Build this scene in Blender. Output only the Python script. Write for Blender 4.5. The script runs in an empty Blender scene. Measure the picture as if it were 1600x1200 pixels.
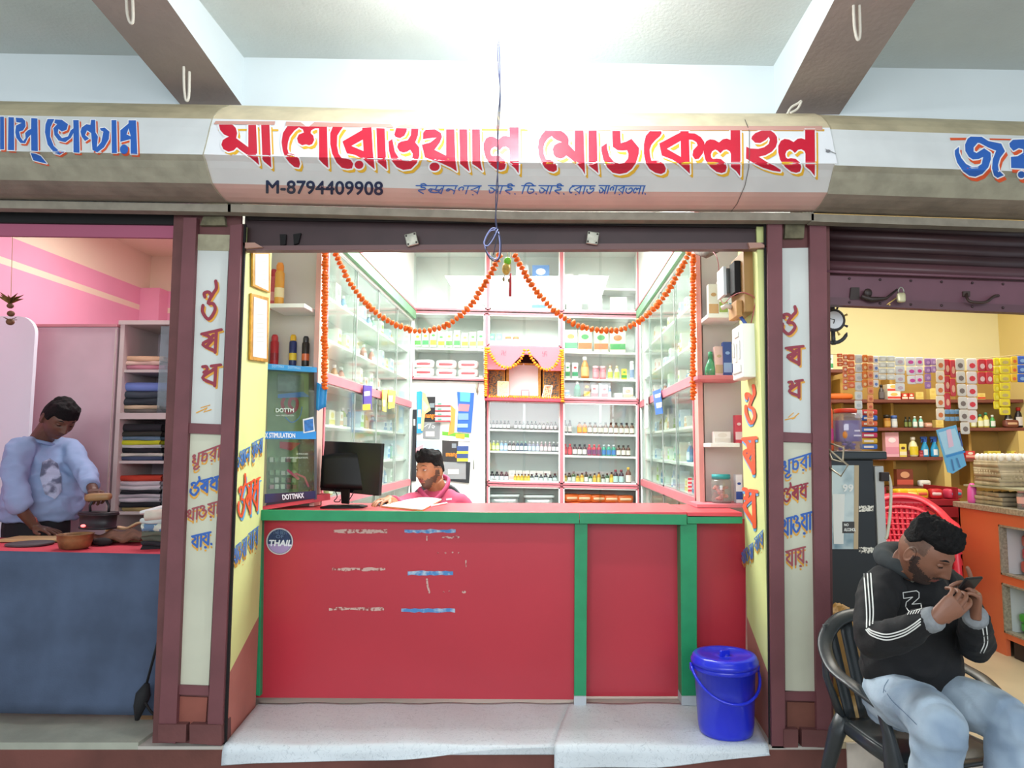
import bpy, bmesh, math, random
from mathutils import Vector, Matrix, noise
from mathutils.geometry import tessellate_polygon
random.seed(7)
sc = bpy.context.scene
COL = bpy.context.collection
# ---------------------------------------------------------------- camera, world, lights, exposure
F = 1100.0; CX = 857.0; CY = 600.0; CZ = 1.54
TH = math.atan(0.09); CT, ST = math.cos(TH), math.sin(TH)
cam_d = bpy.data.cameras.new('camera'); cam = bpy.data.objects.new('camera', cam_d); COL.objects.link(cam)
cam_d.lens = F/1600*36; cam_d.sensor_width = 36; cam_d.shift_x = (800-CX)/1600
cam.location = (0, 0, CZ); cam.rotation_euler = (math.pi/2+TH, 0, 0); sc.camera = cam
sc.view_settings.view_transform = 'Standard'; sc.view_settings.look = 'None'
sc.view_settings.gamma = 1; sc.view_settings.exposure = 0.0; sc.view_settings.use_curve_mapping = False
w = bpy.data.worlds.new('world'); sc.world = w; w.use_nodes = True
w.node_tree.nodes['Background'].inputs[0].default_value = (0.80, 0.90, 1.0, 1)
w.node_tree.nodes['Background'].inputs[1].default_value = 1.1
def area(name, loc, rot, sx, sy, power, col=(1, 1, 1)):
    l = bpy.data.lights.new(name, 'AREA'); l.shape = 'RECTANGLE'; l.size = sx; l.size_y = sy; l.energy = power; l.color = col
    o = bpy.data.objects.new(name, l); o.location = loc; o.rotation_euler = rot; COL.objects.link(o); return o
def point(name, loc, power, r=.05, col=(1, 1, 1)):
    l = bpy.data.lights.new(name, 'POINT'); l.energy = power; l.shadow_soft_size = r; l.color = col
    o = bpy.data.objects.new(name, l); o.location = loc; COL.objects.link(o); return o
area('shop_tube_light', (-.25, 5.6, 3.52), (0, 0, 0), 1.9, 1.6, 185, (.97, 1, .98))
area('shop_front_tube_light', (-.2, 4.45, 2.92), (0, 0, 0), 1.6, .12, 22, (.97, 1, .98))
area('left_shop_tube_light', (-2.6, 5.0, 3.3), (0, 0, 0), 1.2, .6, 34, (.98, 1, 1))
area('right_shop_tube_light', (2.7, 4.9, 3.3), (0, 0, 0), 1.4, .6, 60, (1, .97, .88))
point('corridor_bulb_light', (-.15, 2.72, 3.3), 48, .05, (.95, .98, 1))
area('front_fill_light', (0, -3.5, 3.0), (math.radians(68), 0, 0), 6, 2, 230, (.95, .98, 1))  # added fill from behind the camera, no lamp stands there
# ---------------------------------------------------------------- projection helpers
def ray(px, py):
    u = (px-CX)/F; v = (CY-py)/F
    return Vector((u, CT-v*ST, ST+v*CT))
def P(px, py, D):
    d = ray(px, py); t = D/d.y
    return Vector((d.x*t, D, CZ+d.z*t))
def PX(px, py, X):
    d = ray(px, py); t = X/d.x
    return Vector((X, d.y*t, CZ+d.z*t))
def PZ(px, py, Z):
    d = ray(px, py); t = (Z-CZ)/d.z
    return Vector((d.x*t, d.y*t, Z))
def proj(p):
    dy = p[1]*CT+(p[2]-CZ)*ST; dz = -p[1]*ST+(p[2]-CZ)*CT
    return (CX+F*p[0]/dy, CY-F*dz/dy)
# ---------------------------------------------------------------- materials
def lin(h):
    if not isinstance(h, str): return tuple(h)+((1,) if len(h) == 3 else ())
    h = h.lstrip('#'); o = []
    for i in (0, 2, 4):
        c = int(h[i:i+2], 16)/255; o.append(c/12.92 if c <= .04045 else ((c+.055)/1.055)**2.4)
    return (*o, 1)
MATS = {}
def M(name, h, rough=.6, var=0, vs=8, h2=None, bump=0, bs=40, metal=0, detail=3, coat=0, stretch=None, thr=None, spec=.5, wave=None):
    if name in MATS: return MATS[name]
    m = bpy.data.materials.new(name); m.use_nodes = True; nt = m.node_tree; b = nt.nodes['Principled BSDF']
    c = lin(h); b.inputs['Base Color'].default_value = c; b.inputs['Roughness'].default_value = rough
    b.inputs['Metallic'].default_value = metal; b.inputs['Coat Weight'].default_value = coat
    b.inputs['Specular IOR Level'].default_value = spec
    if var or h2 or bump:
        tc = nt.nodes.new('ShaderNodeTexCoord'); mp = nt.nodes.new('ShaderNodeMapping')
        if stretch: mp.inputs['Scale'].default_value = stretch
        nt.links.new(tc.outputs['Object'], mp.inputs[0])
    if var or h2:
        n = nt.nodes.new('ShaderNodeTexNoise'); n.inputs['Scale'].default_value = vs; n.inputs['Detail'].default_value = detail
        nt.links.new(mp.outputs[0], n.inputs[0]); r = nt.nodes.new('ShaderNodeValToRGB')
        lo, hi = thr or (.35, .65)
        r.color_ramp.elements[0].position = lo; r.color_ramp.elements[1].position = hi
        c2 = lin(h2) if h2 else tuple(min(1, x*(1+var)) for x in c[:3])+(1,)
        c1 = c if h2 else tuple(x*(1-var) for x in c[:3])+(1,)
        r.color_ramp.elements[0].color = c1; r.color_ramp.elements[1].color = c2
        nt.links.new(n.outputs[0], r.inputs[0]); nt.links.new(r.outputs[0], b.inputs['Base Color'])
    if bump:
        n2 = nt.nodes.new('ShaderNodeTexNoise'); n2.inputs['Scale'].default_value = bs; n2.inputs['Detail'].default_value = 4
        nt.links.new(mp.outputs[0], n2.inputs[0]); bp = nt.nodes.new('ShaderNodeBump'); bp.inputs['Strength'].default_value = bump
        bp.inputs['Distance'].default_value = .01
        nt.links.new(n2.outputs[0], bp.inputs['Height']); nt.links.new(bp.outputs[0], b.inputs['Normal'])
    MATS[name] = m; return m
def emit(name, h, s):
    if name in MATS: return MATS[name]
    m = bpy.data.materials.new(name); m.use_nodes = True; nt = m.node_tree; b = nt.nodes['Principled BSDF']
    b.inputs['Emission Color'].default_value = lin(h); b.inputs['Emission Strength'].default_value = s; MATS[name] = m; return m
def glass(name, tint='eef8f2', gl=.1, rough=.03, body=0):
    if name in MATS: return MATS[name]
    m = bpy.data.materials.new(name); m.use_nodes = True; nt = m.node_tree; nt.nodes.clear()
    o = nt.nodes.new('ShaderNodeOutputMaterial'); t = nt.nodes.new('ShaderNodeBsdfTransparent'); g = nt.nodes.new('ShaderNodeBsdfGlossy')
    mx = nt.nodes.new('ShaderNodeMixShader'); t.inputs[0].default_value = lin(tint); g.inputs['Roughness'].default_value = rough
    mx.inputs[0].default_value = gl; nt.links.new(t.outputs[0], mx.inputs[1]); nt.links.new(g.outputs[0], mx.inputs[2])
    last = mx
    if body:
        d = nt.nodes.new('ShaderNodeBsdfDiffuse'); d.inputs[0].default_value = lin(tint); m2 = nt.nodes.new('ShaderNodeMixShader'); m2.inputs[0].default_value = body
        nt.links.new(mx.outputs[0], m2.inputs[1]); nt.links.new(d.outputs[0], m2.inputs[2]); last = m2
    nt.links.new(last.outputs[0], o.inputs[0]); MATS[name] = m; return m
# ---------------------------------------------------------------- mesh builder
def smooth(pts, n=6, closed=False):
    pts = [Vector(p) for p in pts]; out = []; L = len(pts)
    if L < 3: return pts
    rng = L if closed else L-1
    for i in range(rng):
        p0 = pts[(i-1) % L] if closed or i > 0 else pts[0]*2-pts[1]
        p1 = pts[i]; p2 = pts[(i+1) % L]
        p3 = pts[(i+2) % L] if closed or i+2 < L else pts[-1]*2-pts[-2]
        for k in range(n):
            t = k/n; out.append(.5*((2*p1)+(p2-p0)*t+(2*p0-5*p1+4*p2-p3)*t*t+(3*p1-p0-3*p2+p3)*t**3))
    if not closed: out.append(pts[-1])
    return out
class MB:
    def __init__(s): s.v = []; s.f = []; s.m = []; s.s = []
    def add(s, vs, fs, mi=0, sm=False):
        o = len(s.v); s.v += [Vector(v) for v in vs]
        for f in fs: s.f.append([i+o for i in f]); s.m.append(mi); s.s.append(sm)
        return s
    def box(s, x0, x1, y0, y1, z0, z1, mi=0, mat=None):
        vs = [(x, y, z) for z in (z0, z1) for y in (y0, y1) for x in (x0, x1)]
        if mat is not None: vs = [mat @ Vector(v) for v in vs]
        return s.add(vs, [(0, 2, 3, 1), (4, 5, 7, 6), (0, 1, 5, 4), (2, 6, 7, 3), (0, 4, 6, 2), (1, 3, 7, 5)], mi)
    def rbox(s, c, size, b=.1, mi=0, mat=None, n=5, e=.35):
        # rounded box: superellipsoid
        nu, nv = 20, 12; vs = []; fs = []
        def pw(x): return math.copysign(abs(x)**e, x)
        for j in range(nv+1):
            a = -math.pi/2+math.pi*j/nv
            for i in range(nu):
                t = 2*math.pi*(i+.5)/nu
                vs.append((c[0]+size[0]/2*pw(math.cos(a))*pw(math.cos(t)), c[1]+size[1]/2*pw(math.cos(a))*pw(math.sin(t)), c[2]+size[2]/2*pw(math.sin(a))))
        if mat is not None: vs = [mat @ Vector(v) for v in vs]
        for j in range(nv):
            for i in range(nu): fs.append((j*nu+i, j*nu+(i+1) % nu, (j+1)*nu+(i+1) % nu, (j+1)*nu+i))
        return s.add(vs, fs, mi, True)
    def prism(s, poly, vec, mi=0):
        n = len(poly); a = [Vector(p) for p in poly]; b = [p+Vector(vec) for p in a]
        return s.add(a+b, [tuple(range(n)), tuple(range(2*n-1, n-1, -1))]+[(i, i+n, (i+1) % n+n, (i+1) % n) for i in range(n)], mi)
    def pq(s, pts, D, depth, mi=0):   # pixel-cornered face at distance D, straight back by depth
        return s.prism([P(x, y, D) for x, y in pts], (0, depth, 0), mi)
    def tube(s, pts, r, n=8, mi=0, caps=True, sm=True, closed=False):
        pts = [Vector(p) for p in pts]; L = len(pts)
        R = r if isinstance(r, (list, tuple)) else [r]*L
        vs = []; up = None
        for i, p in enumerate(pts):
            if closed: t = pts[(i+1) % L]-pts[i-1]
            else: t = pts[min(i+1, L-1)]-pts[max(i-1, 0)]
            if t.length < 1e-9: t = Vector((0, 0, 1))
            t.normalize()
            if up is None:
                up = Vector((0, 0, 1)) if abs(t.z) < .9 else Vector((1, 0, 0))
            a = t.cross(up)
            if a.length < 1e-6: a = t.orthogonal()
            a.normalize(); b = a.cross(t).normalized(); up = b
            ra, rb = R[i] if isinstance(R[i], (list, tuple)) else (R[i], R[i])
            for k in range(n):
                th = 2*math.pi*k/n; vs.append(p+a*math.cos(th)*ra+b*math.sin(th)*rb)
        fs = []
        for i in range(L if closed else L-1):
            j = (i+1) % L
            for k in range(n): fs.append((i*n+k, i*n+(k+1) % n, j*n+(k+1) % n, j*n+k))
        if caps and not closed: fs += [tuple(range(n-1, -1, -1)), tuple(range((L-1)*n, L*n))]
        return s.add(vs, fs, mi, sm)
    def loft(s, secs, n=20, mi=0, caps=True, sm=True, e=1.0):
        # secs: (center, ax vector, ay vector)
        vs = []
        def pw(x): return math.copysign(abs(x)**e, x)
        for c, ax, ay in secs:
            for k in range(n):
                th = 2*math.pi*k/n; vs.append(Vector(c)+Vector(ax)*pw(math.cos(th))+Vector(ay)*pw(math.sin(th)))
        fs = []; L = len(secs)
        for i in range(L-1):
            for k in range(n): fs.append((i*n+k, i*n+(k+1) % n, (i+1)*n+(k+1) % n, (i+1)*n+k))
        if caps: fs += [tuple(range(n-1, -1, -1)), tuple(range((L-1)*n, L*n))]
        return s.add(vs, fs, mi, sm)
    def lathe(s, prof, c=(0, 0, 0), n=20, mi=0, sm=True, mat=None, caps=True):
        vs = []
        for r, z in prof:
            for k in range(n):
                th = 2*math.pi*k/n; v = Vector((r*math.cos(th), r*math.sin(th), z))
                if mat is not None: v = mat @ v
                vs.append(v+Vector(c))
        fs = []; L = len(prof)
        for i in range(L-1):
            for k in range(n): fs.append((i*n+k, i*n+(k+1) % n, (i+1)*n+(k+1) % n, (i+1)*n+k))
        if caps: fs += [tuple(range(n-1, -1, -1)), tuple(range((L-1)*n, L*n))]
        return s.add(vs, fs, mi, sm)
    def ell(s, c, r, nu=12, nv=8, mi=0, mat=None, disp=None):
        vs = []; fs = []
        for j in range(nv+1):
            a = -math.pi/2+math.pi*j/nv
            for i in range(nu):
                t = 2*math.pi*i/nu; d = Vector((math.cos(a)*math.cos(t), math.cos(a)*math.sin(t), math.sin(a)))
                k = 1 if disp is None else disp(d)
                v = Vector((d.x*r[0]*k, d.y*r[1]*k, d.z*r[2]*k))
                if mat is not None: v = mat @ v
                vs.append(v+Vector(c))
        for j in range(nv):
            for i in range(nu): fs.append((j*nu+i, j*nu+(i+1) % nu, (j+1)*nu+(i+1) % nu, (j+1)*nu+i))
        return s.add(vs, fs, mi, True)
    def grid(s, fn, nu, nv, mi=0, thick=None, sm=True):
        g = [[Vector(fn(i/nu, j/nv)) for i in range(nu+1)] for j in range(nv+1)]
        W = nu+1; vs = [p for r in g for p in r]
        fs = [(j*W+i, j*W+i+1, (j+1)*W+i+1, (j+1)*W+i) for j in range(nv) for i in range(nu)]
        if thick:
            t = Vector(thick); N = len(vs); vs = vs+[p+t for p in vs]
            fs += [tuple(k+N for k in reversed(f)) for f in list(fs)]
            edge = [i for i in range(W)]+[j*W+nu for j in range(1, nv+1)]+[nv*W+i for i in range(nu-1, -1, -1)]+[j*W for j in range(nv-1, 0, -1)]
            for a, b in zip(edge, edge[1:]+edge[:1]): fs.append((b, a, a+N, b+N))
        return s.add(vs, fs, mi, sm)
    def tri2(s, verts, tris, mi=0): return s.add(verts, tris, mi)
    def xf(s, m):
        s.v = [m @ v for v in s.v]; return s
WL = {}
def build(name, mb, mats, parent=None, label=None, cat=None, group=None, kind=None, local=False, bevel=0):
    if not isinstance(mats, (list, tuple)): mats = [mats]
    me = bpy.data.meshes.new(name)
    vs = mb.v
    if parent is not None: L = WL[parent.name]
    elif local: L = Vector((0, 0, 0))
    else:
        xs = [v.x for v in vs]; ys = [v.y for v in vs]; zs = [v.z for v in vs]
        L = Vector(((min(xs)+max(xs))/2, (min(ys)+max(ys))/2, min(zs)))
    me.from_pydata([v-L for v in vs], [], mb.f)
    me.polygons.foreach_set('material_index', mb.m); me.polygons.foreach_set('use_smooth', mb.s)
    for m in mats: me.materials.append(m)
    bm = bmesh.new(); bm.from_mesh(me); bmesh.ops.recalc_face_normals(bm, faces=bm.faces[:]); bm.to_mesh(me); bm.free()
    me.update()
    o = bpy.data.objects.new(name, me); COL.objects.link(o)
    if parent is not None: o.parent = parent; WL[o.name] = L
    else: o.location = L; WL[o.name] = L
    if bevel:
        md = o.modifiers.new('b', 'BEVEL'); md.width = bevel; md.segments = 2; md.limit_method = 'ANGLE'
    tag(o, label, cat, group, kind); return o
def tag(o, label=None, cat=None, group=None, kind=None):
    if label: o['label'] = label
    if cat: o['category'] = cat
    if group: o['group'] = group
    if kind: o['kind'] = kind
    return o
def thing(name, label, cat, loc=(0, 0, 0), group=None):
    o = bpy.data.objects.new(name, None); o.empty_display_size = .05; COL.objects.link(o); o.location = loc
    WL[o.name] = Vector(loc); return tag(o, label, cat, group)
def dup(o, loc=None, rotz=None, label=None, group=None, scale=None, parent=None):
    c = o.copy(); COL.objects.link(c)
    if parent is not None: c.parent = parent
    if loc is not None: c.location = loc
    if rotz is not None: c.rotation_euler = (0, 0, rotz)
    if scale is not None: c.scale = scale if hasattr(scale, '__len__') else (scale,)*3
    if label: c['label'] = label
    if group: c['group'] = group
    WL[c.name] = Vector(c.location)
    for ch in list(o.children): dup(ch, parent=c)
    return c
ORD = ['first', 'second', 'third', 'fourth', 'fifth', 'sixth', 'seventh', 'eighth', 'ninth', 'tenth', 'eleventh', 'twelfth', 'thirteenth', 'fourteenth', 'fifteenth', 'sixteenth', 'seventeenth', 'eighteenth', 'nineteenth', 'twentieth']
# ---------------------------------------------------------------- painted marks (flat lettering laid on a surface)
class Ink:
    def __init__(s): s.t = []           # list of 2D convex/tri polys
    def stroke(s, pts, w, cap=True):
        pts = [Vector((p[0], p[1])) for p in pts]; L = len(pts)
        W = w if isinstance(w, (list, tuple)) else [w]*L
        Ls = []; Rs = []
        for i, p in enumerate(pts):
            t = pts[min(i+1, L-1)]-pts[max(i-1, 0)]
            if t.length < 1e-9: t = Vector((1, 0))
            t.normalize(); n = Vector((-t.y, t.x))*W[i]/2; Ls.append(p+n); Rs.append(p-n)
        for i in range(L-1): s.t.append([Ls[i], Ls[i+1], Rs[i+1], Rs[i]])
        if cap:
            for i in range(L) if L < 4 else (0, L-1):
                s.t.append([pts[i]+Vector((math.cos(a*math.pi/4), math.sin(a*math.pi/4)))*W[i]/2 for a in range(8)])
    def poly(s, pts, holes=(), grow=0, off=(0, 0)):
        loops = [[Vector((p[0]+off[0], p[1]+off[1])) for p in l] for l in (pts, *holes)]
        flat = [p for l in loops for p in l]
        if not (grow and holes):
            for t in tessellate_polygon([[Vector((p.x, p.y, 0)) for p in l] for l in loops]): s.t.append([flat[i] for i in t])
        else:
            for t in tessellate_polygon([[Vector((p.x, p.y, 0)) for p in l] for l in loops]): s.t.append([flat[i] for i in t])
        if grow:
            for l in loops:
                for a, b in zip(l, l[1:]+l[:1]): s.stroke([a, b], grow*2)
    def mb(s, surf, cuts=None, mi=0, mb=None):
        bm = bmesh.new()
        for k, p in enumerate(s.t):
            if len(p) < 3: continue
            try: bm.faces.new([bm.verts.new((q.x, q.y, (k % 61)*1.6e-5)) for q in p])
            except ValueError: pass
        if cuts:
            for kind, c in cuts:
                no = (0, 1, 0) if kind == 'y' else (1, 0, 0); co = (0, c, 0) if kind == 'y' else (c, 0, 0)
                bmesh.ops.bisect_plane(bm, geom=bm.verts[:]+bm.edges[:]+bm.faces[:], plane_co=co, plane_no=no)
        bm.verts.index_update(); r = mb or MB()
        eye = Vector((0, 0, CZ)); vs = []
        for v in bm.verts:
            q = surf(v.co.x, v.co.y); vs.append(q+(eye-q).normalized()*v.co.z)
        r.add(vs, [[v.index for v in f.verts] for f in bm.faces], mi); bm.free(); return r
# stroke alphabet for the Bengali writing: x right, y up, headline at 1
G = {
 'া': (.34, [[(.17, 1), (.17, 0)]], 1),
 'র': (.82, [[(.62, .92), (.1, .5), (.62, .12)], [(.62, 1), (.62, 0)], [(.3, -.1), (.36, -.12)]], 1),
 'ন': (.85, [[(.14, .62), (.05, .45), (.16, .33), (.26, .45), (.2, .6), (.14, .62)], [(.22, .6), (.4, .55), (.65, .3)], [(.65, 1), (.65, 0)]], 1),
 'গ': (.85, [[(.12, .45), (.05, .62), (.2, .85), (.36, .75), (.36, .45)], [(.66, 1), (.66, 0)]], .5),
 'ধ': (.85, [[(.05, 1.02), (.22, 1.0), (.25, .82), (.12, .74)], [(.6, .85), (.08, .48), (.62, .1)], [(.64, 1), (.64, 0)]], .5),
 'ষ': (.85, [[(.12, .95), (.3, .84), (.36, .66), (.08, .5), (.64, .06)], [(.64, 1), (.64, 0)], [(.36, .66), (.52, .82)], [(.25, .38), (.5, .62)]], 1),
 'য': (.85, [[(.1, .93), (.3, .86), (.36, .68), (.08, .5), (.64, .06)], [(.64, 1), (.64, 0)]], 1),
 'প': (.85, [[(.2, .68), (.05, .8), (.2, .95), (.36, .8), (.3, .6), (.08, .46), (.64, .08)], [(.64, 1), (.64, 0)]], .4),
 'খ': (.85, [[(.05, .92), (.2, 1.0), (.26, .85), (.1, .74), (.26, .7), (.3, .56), (.08, .42), (.64, .06)], [(.64, 1), (.64, 0)]], .3),
 'চ': (.85, [[(.18, 1), (.18, .25)], [(.18, .7), (.5, .76), (.66, .5), (.55, .14), (.18, .22)]], 1),
 'ড': (.85, [[(.36, 1), (.34, .68), (.46, .6), (.66, .72), (.7, .4), (.4, .04), (.12, .3), (.1, .55)]], 1),
 'ত': (.85, [[(.36, .55), (.5, .72), (.68, .66), (.72, .35), (.42, .04), (.1, .3), (.08, .68)]], 1),
 'ল': (.9, [[(.34, .22), (.2, .1), (.05, .4), (.14, .68), (.3, .68), (.38, .48), (.46, .68), (.66, .62)], [(.7, 1), (.7, 0)]], 1),
 'ট': (.8, [[(.2, 1), (.2, .3), (.42, .04), (.68, .25), (.6, .55), (.38, .58)]], 1),
 'ি': (.3, [[(.14, 1), (.14, 0)], [(.12, 1.0), (.25, 1.28), (.55, 1.32), (.85, 1.02)]], 1),
 'ে': (.45, [[(.42, .95), (.16, .78), (.08, .4), (.26, .08), (.36, .14)]], .3),
 'ও': (.95, [[(.2, .84), (.16, .98), (.4, 1.0), (.58, .84), (.4, .6), (.68, .56), (.8, .32), (.45, .03), (.1, .3), (.1, .55)]], 0),
 'ঔ': (.95, [[(.2, .84), (.16, .98), (.4, 1.0), (.55, .84), (.4, .6), (.68, .56), (.8, .32), (.45, .03), (.1, .3), (.1, .55)], [(.55, .8), (.7, .95), (.85, 1.1), (.8, 1.35)]], 0),
 'এ': (.9, [[(.05, .95), (.22, .98), (.3, .8), (.14, .5), (.62, .04), (.78, .5), (.6, .66), (.34, .6)]], 0),
 'আ': (1.15, [[(.08, .45), (.2, .1), (.42, .16), (.46, .45), (.3, .66), (.12, .72)], [(.46, .5), (.68, .3)], [(.7, 1), (.7, 0)], [(.98, 1), (.98, 0)]], 1),
 'ই': (.85, [[(.34, 1), (.28, .8), (.56, .74), (.62, .52), (.18, .4), (.6, 0)], [(.22, 1.16), (.42, 1.24), (.62, 1.05)]], 1),
 'ন্দ্র': (1.25, [[(.14, .62), (.05, .45), (.16, .33), (.26, .45), (.14, .62)], [(.22, .6), (.55, .5)], [(.55, 1), (.55, .45), (.85, .5), (.92, .7)], [(.85, .5), (.8, .2), (.98, .05)], [(.2, .22), (.55, .12), (.8, .2)], [(1.02, 1), (1.02, 0)]], 1),
 '.': (.4, [[(.12, .03), (.16, -.04)]], 0), ' ': (.5, [], 0), ',': (.3, [[(.12, .03), (.08, -.12)]], 0),
}
DOTX = {'য': .34, 'ড': .4}
def beng(ink, chars, quad, wt, slant=0, over=None):
    # chars: list of glyph names in visual order ('*' = dot under the letter before, 'u' = hook under it); quad: TL, TR, BR, BL pixels (headline / baseline)
    tot = sum(G[c][0] for c in chars if c not in '*u')
    tl, tr, br, bl = [Vector(q) for q in quad]
    def mp(x, y):
        a = x/tot; t = tl.lerp(tr, a); b = bl.lerp(br, a); return b+(t-b)*y
    x = 0; px0 = 0
    for c in chars:
        if c == '*': ink.stroke([mp(px0+.34, -.16), mp(px0+.38, -.18)], wt*1.25); continue
        if c == 'u':
            ink.stroke([mp(px0+a, b) for a, b in smooth([(.5, 0), (.3, -.1), (.34, -.3), (.62, -.32), (.8, -.2)], 3)], wt*.9); continue
        adv, st, hd = G[c]
        for l in st:
            q = smooth([Vector(p) for p in l], 4) if len(l) > 2 and not (c == 'র' and len(l) == 3) else [Vector(p) for p in l]
            ink.stroke([mp(x+p.x+slant*p.y, p.y) for p in q], wt)
        if hd: ink.stroke([mp(x+(0 if hd == 1 else adv*(1-hd)), 1), mp(x+adv, 1)], wt*.9)
        px0 = x; x += adv
    return ink
FC = {}
def latin(ink, txt, quad, bold=0, fat=0):
    # built-in typeface, glyph outlines flattened and fitted to the pixel quad TL, TR, BR, BL
    key = (txt, bold)
    if key not in FC:
        c = bpy.data.curves.new('t', 'FONT'); c.body = txt; c.size = 1; c.resolution_u = 3; c.offset = bold
        o = bpy.data.objects.new('t', c); COL.objects.link(o); bpy.context.view_layer.update()
        me = bpy.data.meshes.new_from_object(o.evaluated_get(bpy.context.evaluated_depsgraph_get()))
        vs = [v.co.copy() for v in me.vertices]; fs = [list(p.vertices) for p in me.polygons]
        bpy.data.objects.remove(o); bpy.data.curves.remove(c); bpy.data.meshes.remove(me); FC[key] = (vs, fs)
    vs, fs = FC[key]
    if not vs: return ink
    x0 = min(v.x for v in vs); x1 = max(v.x for v in vs); y0 = min(v.y for v in vs); y1 = max(v.y for v in vs)
    tl, tr, br, bl = [Vector(q) for q in quad]
    def mp(v):
        a = (v.x-x0)/(x1-x0+1e-9); b = (v.y-y0)/(y1-y0+1e-9); return bl.lerp(br, a).lerp(tl.lerp(tr, a), b)
    for f in fs: ink.t.append([mp(vs[i]) for i in f])
    if fat:
        cnt = {}
        for f in fs:
            for a, b in zip(f, f[1:]+f[:1]):
                k = (min(a, b), max(a, b)); cnt[k] = cnt.get(k, 0)+1
        for (a, b), n in cnt.items():
            if n == 1: ink.stroke([mp(vs[a]), mp(vs[b])], fat, cap=False)
    return ink
def rect(x0, y0, x1, y1): return [(x0, y0), (x1, y0), (x1, y1), (x0, y1)]
def flat(D): return lambda x, y: P(x, y, D)
# ================================================================ STRUCTURE
m_ceil = M('ceiling_paint', 'd2d8d4', .9, .05, 2, bump=.25, bs=60)
m_wallw = M('white_wall', 'dfe8ea', .85, .03, 2)
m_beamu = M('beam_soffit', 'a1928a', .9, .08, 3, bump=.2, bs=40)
m_conc = M('concrete', '9c968c', .9, .12, 5, bump=.3, bs=30)
m_riser = M('riser_brown', '6b4038', .8, .22, 3, bump=.3, bs=40)
m_brown = M('frame_brown', '6e4045', .6, .12, 4, bump=.1, bs=30)
m_brownd = M('frame_brown_deep', '663d3c', .7, .15, 5, bump=.2)
m_panel = M('pillar_panel', 'cdd3cf', .7, .05, 3)
m_panel2 = M('pillar_panel_cream', 'c6c8b4', .75, .06, 3)
m_dark = M('dark_steel', '2a2223', .6, .2, 6)
m_black = M('black_gap', '0d0b0c', .8)
m_lime = M('lime_wall', 'd4dc94', .75, .04, 3)
m_salmon = M('salmon_dado', 'b47468', .75, .08, 4)
m_floor = M('beige_floor', 'cdbf9f', .4, .06, 3)
m_ledge = M('ledge_cement', 'a3a698', .85, .1, 6, bump=.2)
m_pinkup = M('pink_wall', 'e9a3bb', .85, .04, 1.5)
m_cream = M('cream_wall', 'ece0c4', .85)
m_yel = M('yellow_wall', 'ece3b4', .85, .03, 1.5)
m_shopw = M('shop_white', 'eef0ec', .7)
b = MB(); b.box(-9, 9, -4, 3.4, -.1, 0); build('floor', b, m_conc, kind='structure')
b = MB(); b.box(-9, 9, 3.45, 9, -.05, .125)
build('plinth', b, m_riser, kind='structure')
b = MB(); b.box(-9, -1.93, 3.45, 9, .125, .157); build('floor', b, m_ledge, kind='structure')
b = MB(); b.box(1.32, 9, 3.46, 9, .125, .157); build('floor', b, m_floor, kind='structure')
b = MB(); b.box(-1.93, 1.32, 3.45, 9, .125, .14); build('floor', b, M('shop_floor', 'b9b4ac', .5), kind='structure')
# corridor ceiling, tilted very slightly like the building
b = MB(); vs = []
for z in (0, .2):
    for x, y in ((-9, -1.2), (9, -1.2), (9, 3.56), (-9, 3.56)): vs.append((x, y, 3.565-.017*x+z))
b.add(vs, [(0, 1, 2, 3), (7, 6, 5, 4), (0, 4, 5, 1), (1, 5, 6, 2), (2, 6, 7, 3), (3, 7, 4, 0)])
build('ceiling', b, m_ceil, kind='structure')
b = MB(); b.box(-9, 9, 3.55, 3.65, 2.8, 3.8); build('wall_front', b, m_wallw, kind='structure')
def beam(x0, x1, zw, sl):
    b = MB(); ys = [3.56, 2.2, -1.2]; vs = []
    for y in ys:
        zb = min(zw+sl*(3.55-y), 3.5)
        vs += [(x0, y, zb), (x1, y, zb), (x1, y, 3.63), (x0, y, 3.63)]
    for i in range(2):
        a, c = i*4, i*4+4
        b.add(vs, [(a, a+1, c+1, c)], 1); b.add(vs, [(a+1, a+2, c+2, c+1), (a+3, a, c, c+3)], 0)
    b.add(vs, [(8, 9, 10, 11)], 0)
    return build('beam', b, [m_wallw, m_beamu], kind='structure')
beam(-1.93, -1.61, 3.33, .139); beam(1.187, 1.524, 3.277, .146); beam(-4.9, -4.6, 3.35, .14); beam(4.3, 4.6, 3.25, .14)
# -------- pillars between the shops
def strip(name, pts, D, dep, m, kind='structure'):
    b = MB(); b.pq(pts, D, dep); return build(name, b, m, kind=kind)
# left pillar
strip('pillar', [(272, 330), (377, 330), (345, 1162), (238, 1162)], 3.485, .02, m_brownd)
strip('trim_1', [(287, 340), (307, 340), (274, 1162), (247, 1158)], 3.45, .03, m_brown)
strip('trim_2', [(360, 352), (378, 350), (346, 1165), (323, 1164)], 3.45, .03, m_brown)
strip('panel_1', [(309, 371), (358, 373), (345, 664), (298, 662)], 3.475, .008, m_panel)
strip('panel_2', [(296, 677), (345, 679), (326, 1071), (277, 1069)], 3.475, .008, m_panel2)
strip('trim_3', [(296, 661), (347, 663), (346, 679), (295, 677)], 3.46, .05, m_brown)
strip('trim_4', [(274, 1070), (326, 1072), (326, 1087), (274, 1085)], 3.465, .05, m_brown)
strip('panel_3', [(277, 1088), (324, 1090), (321, 1132), (274, 1130)], 3.475, .008, M('red_brown_box', '8d5145', .8, .15, 5))
strip('kerb', [(247, 1132), (291, 1132), (290, 1160), (247, 1158)], 3.44, .1, m_brownd)
strip('kerb', [(296, 1132), (346, 1133), (346, 1164), (296, 1162)], 3.44, .1, m_brownd)
strip('panel_4', [(318, 338), (350, 338), (352, 352), (312, 352)], 3.46, .04, M('old_plaster', '6b6650', .9, .25, 20))
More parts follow.
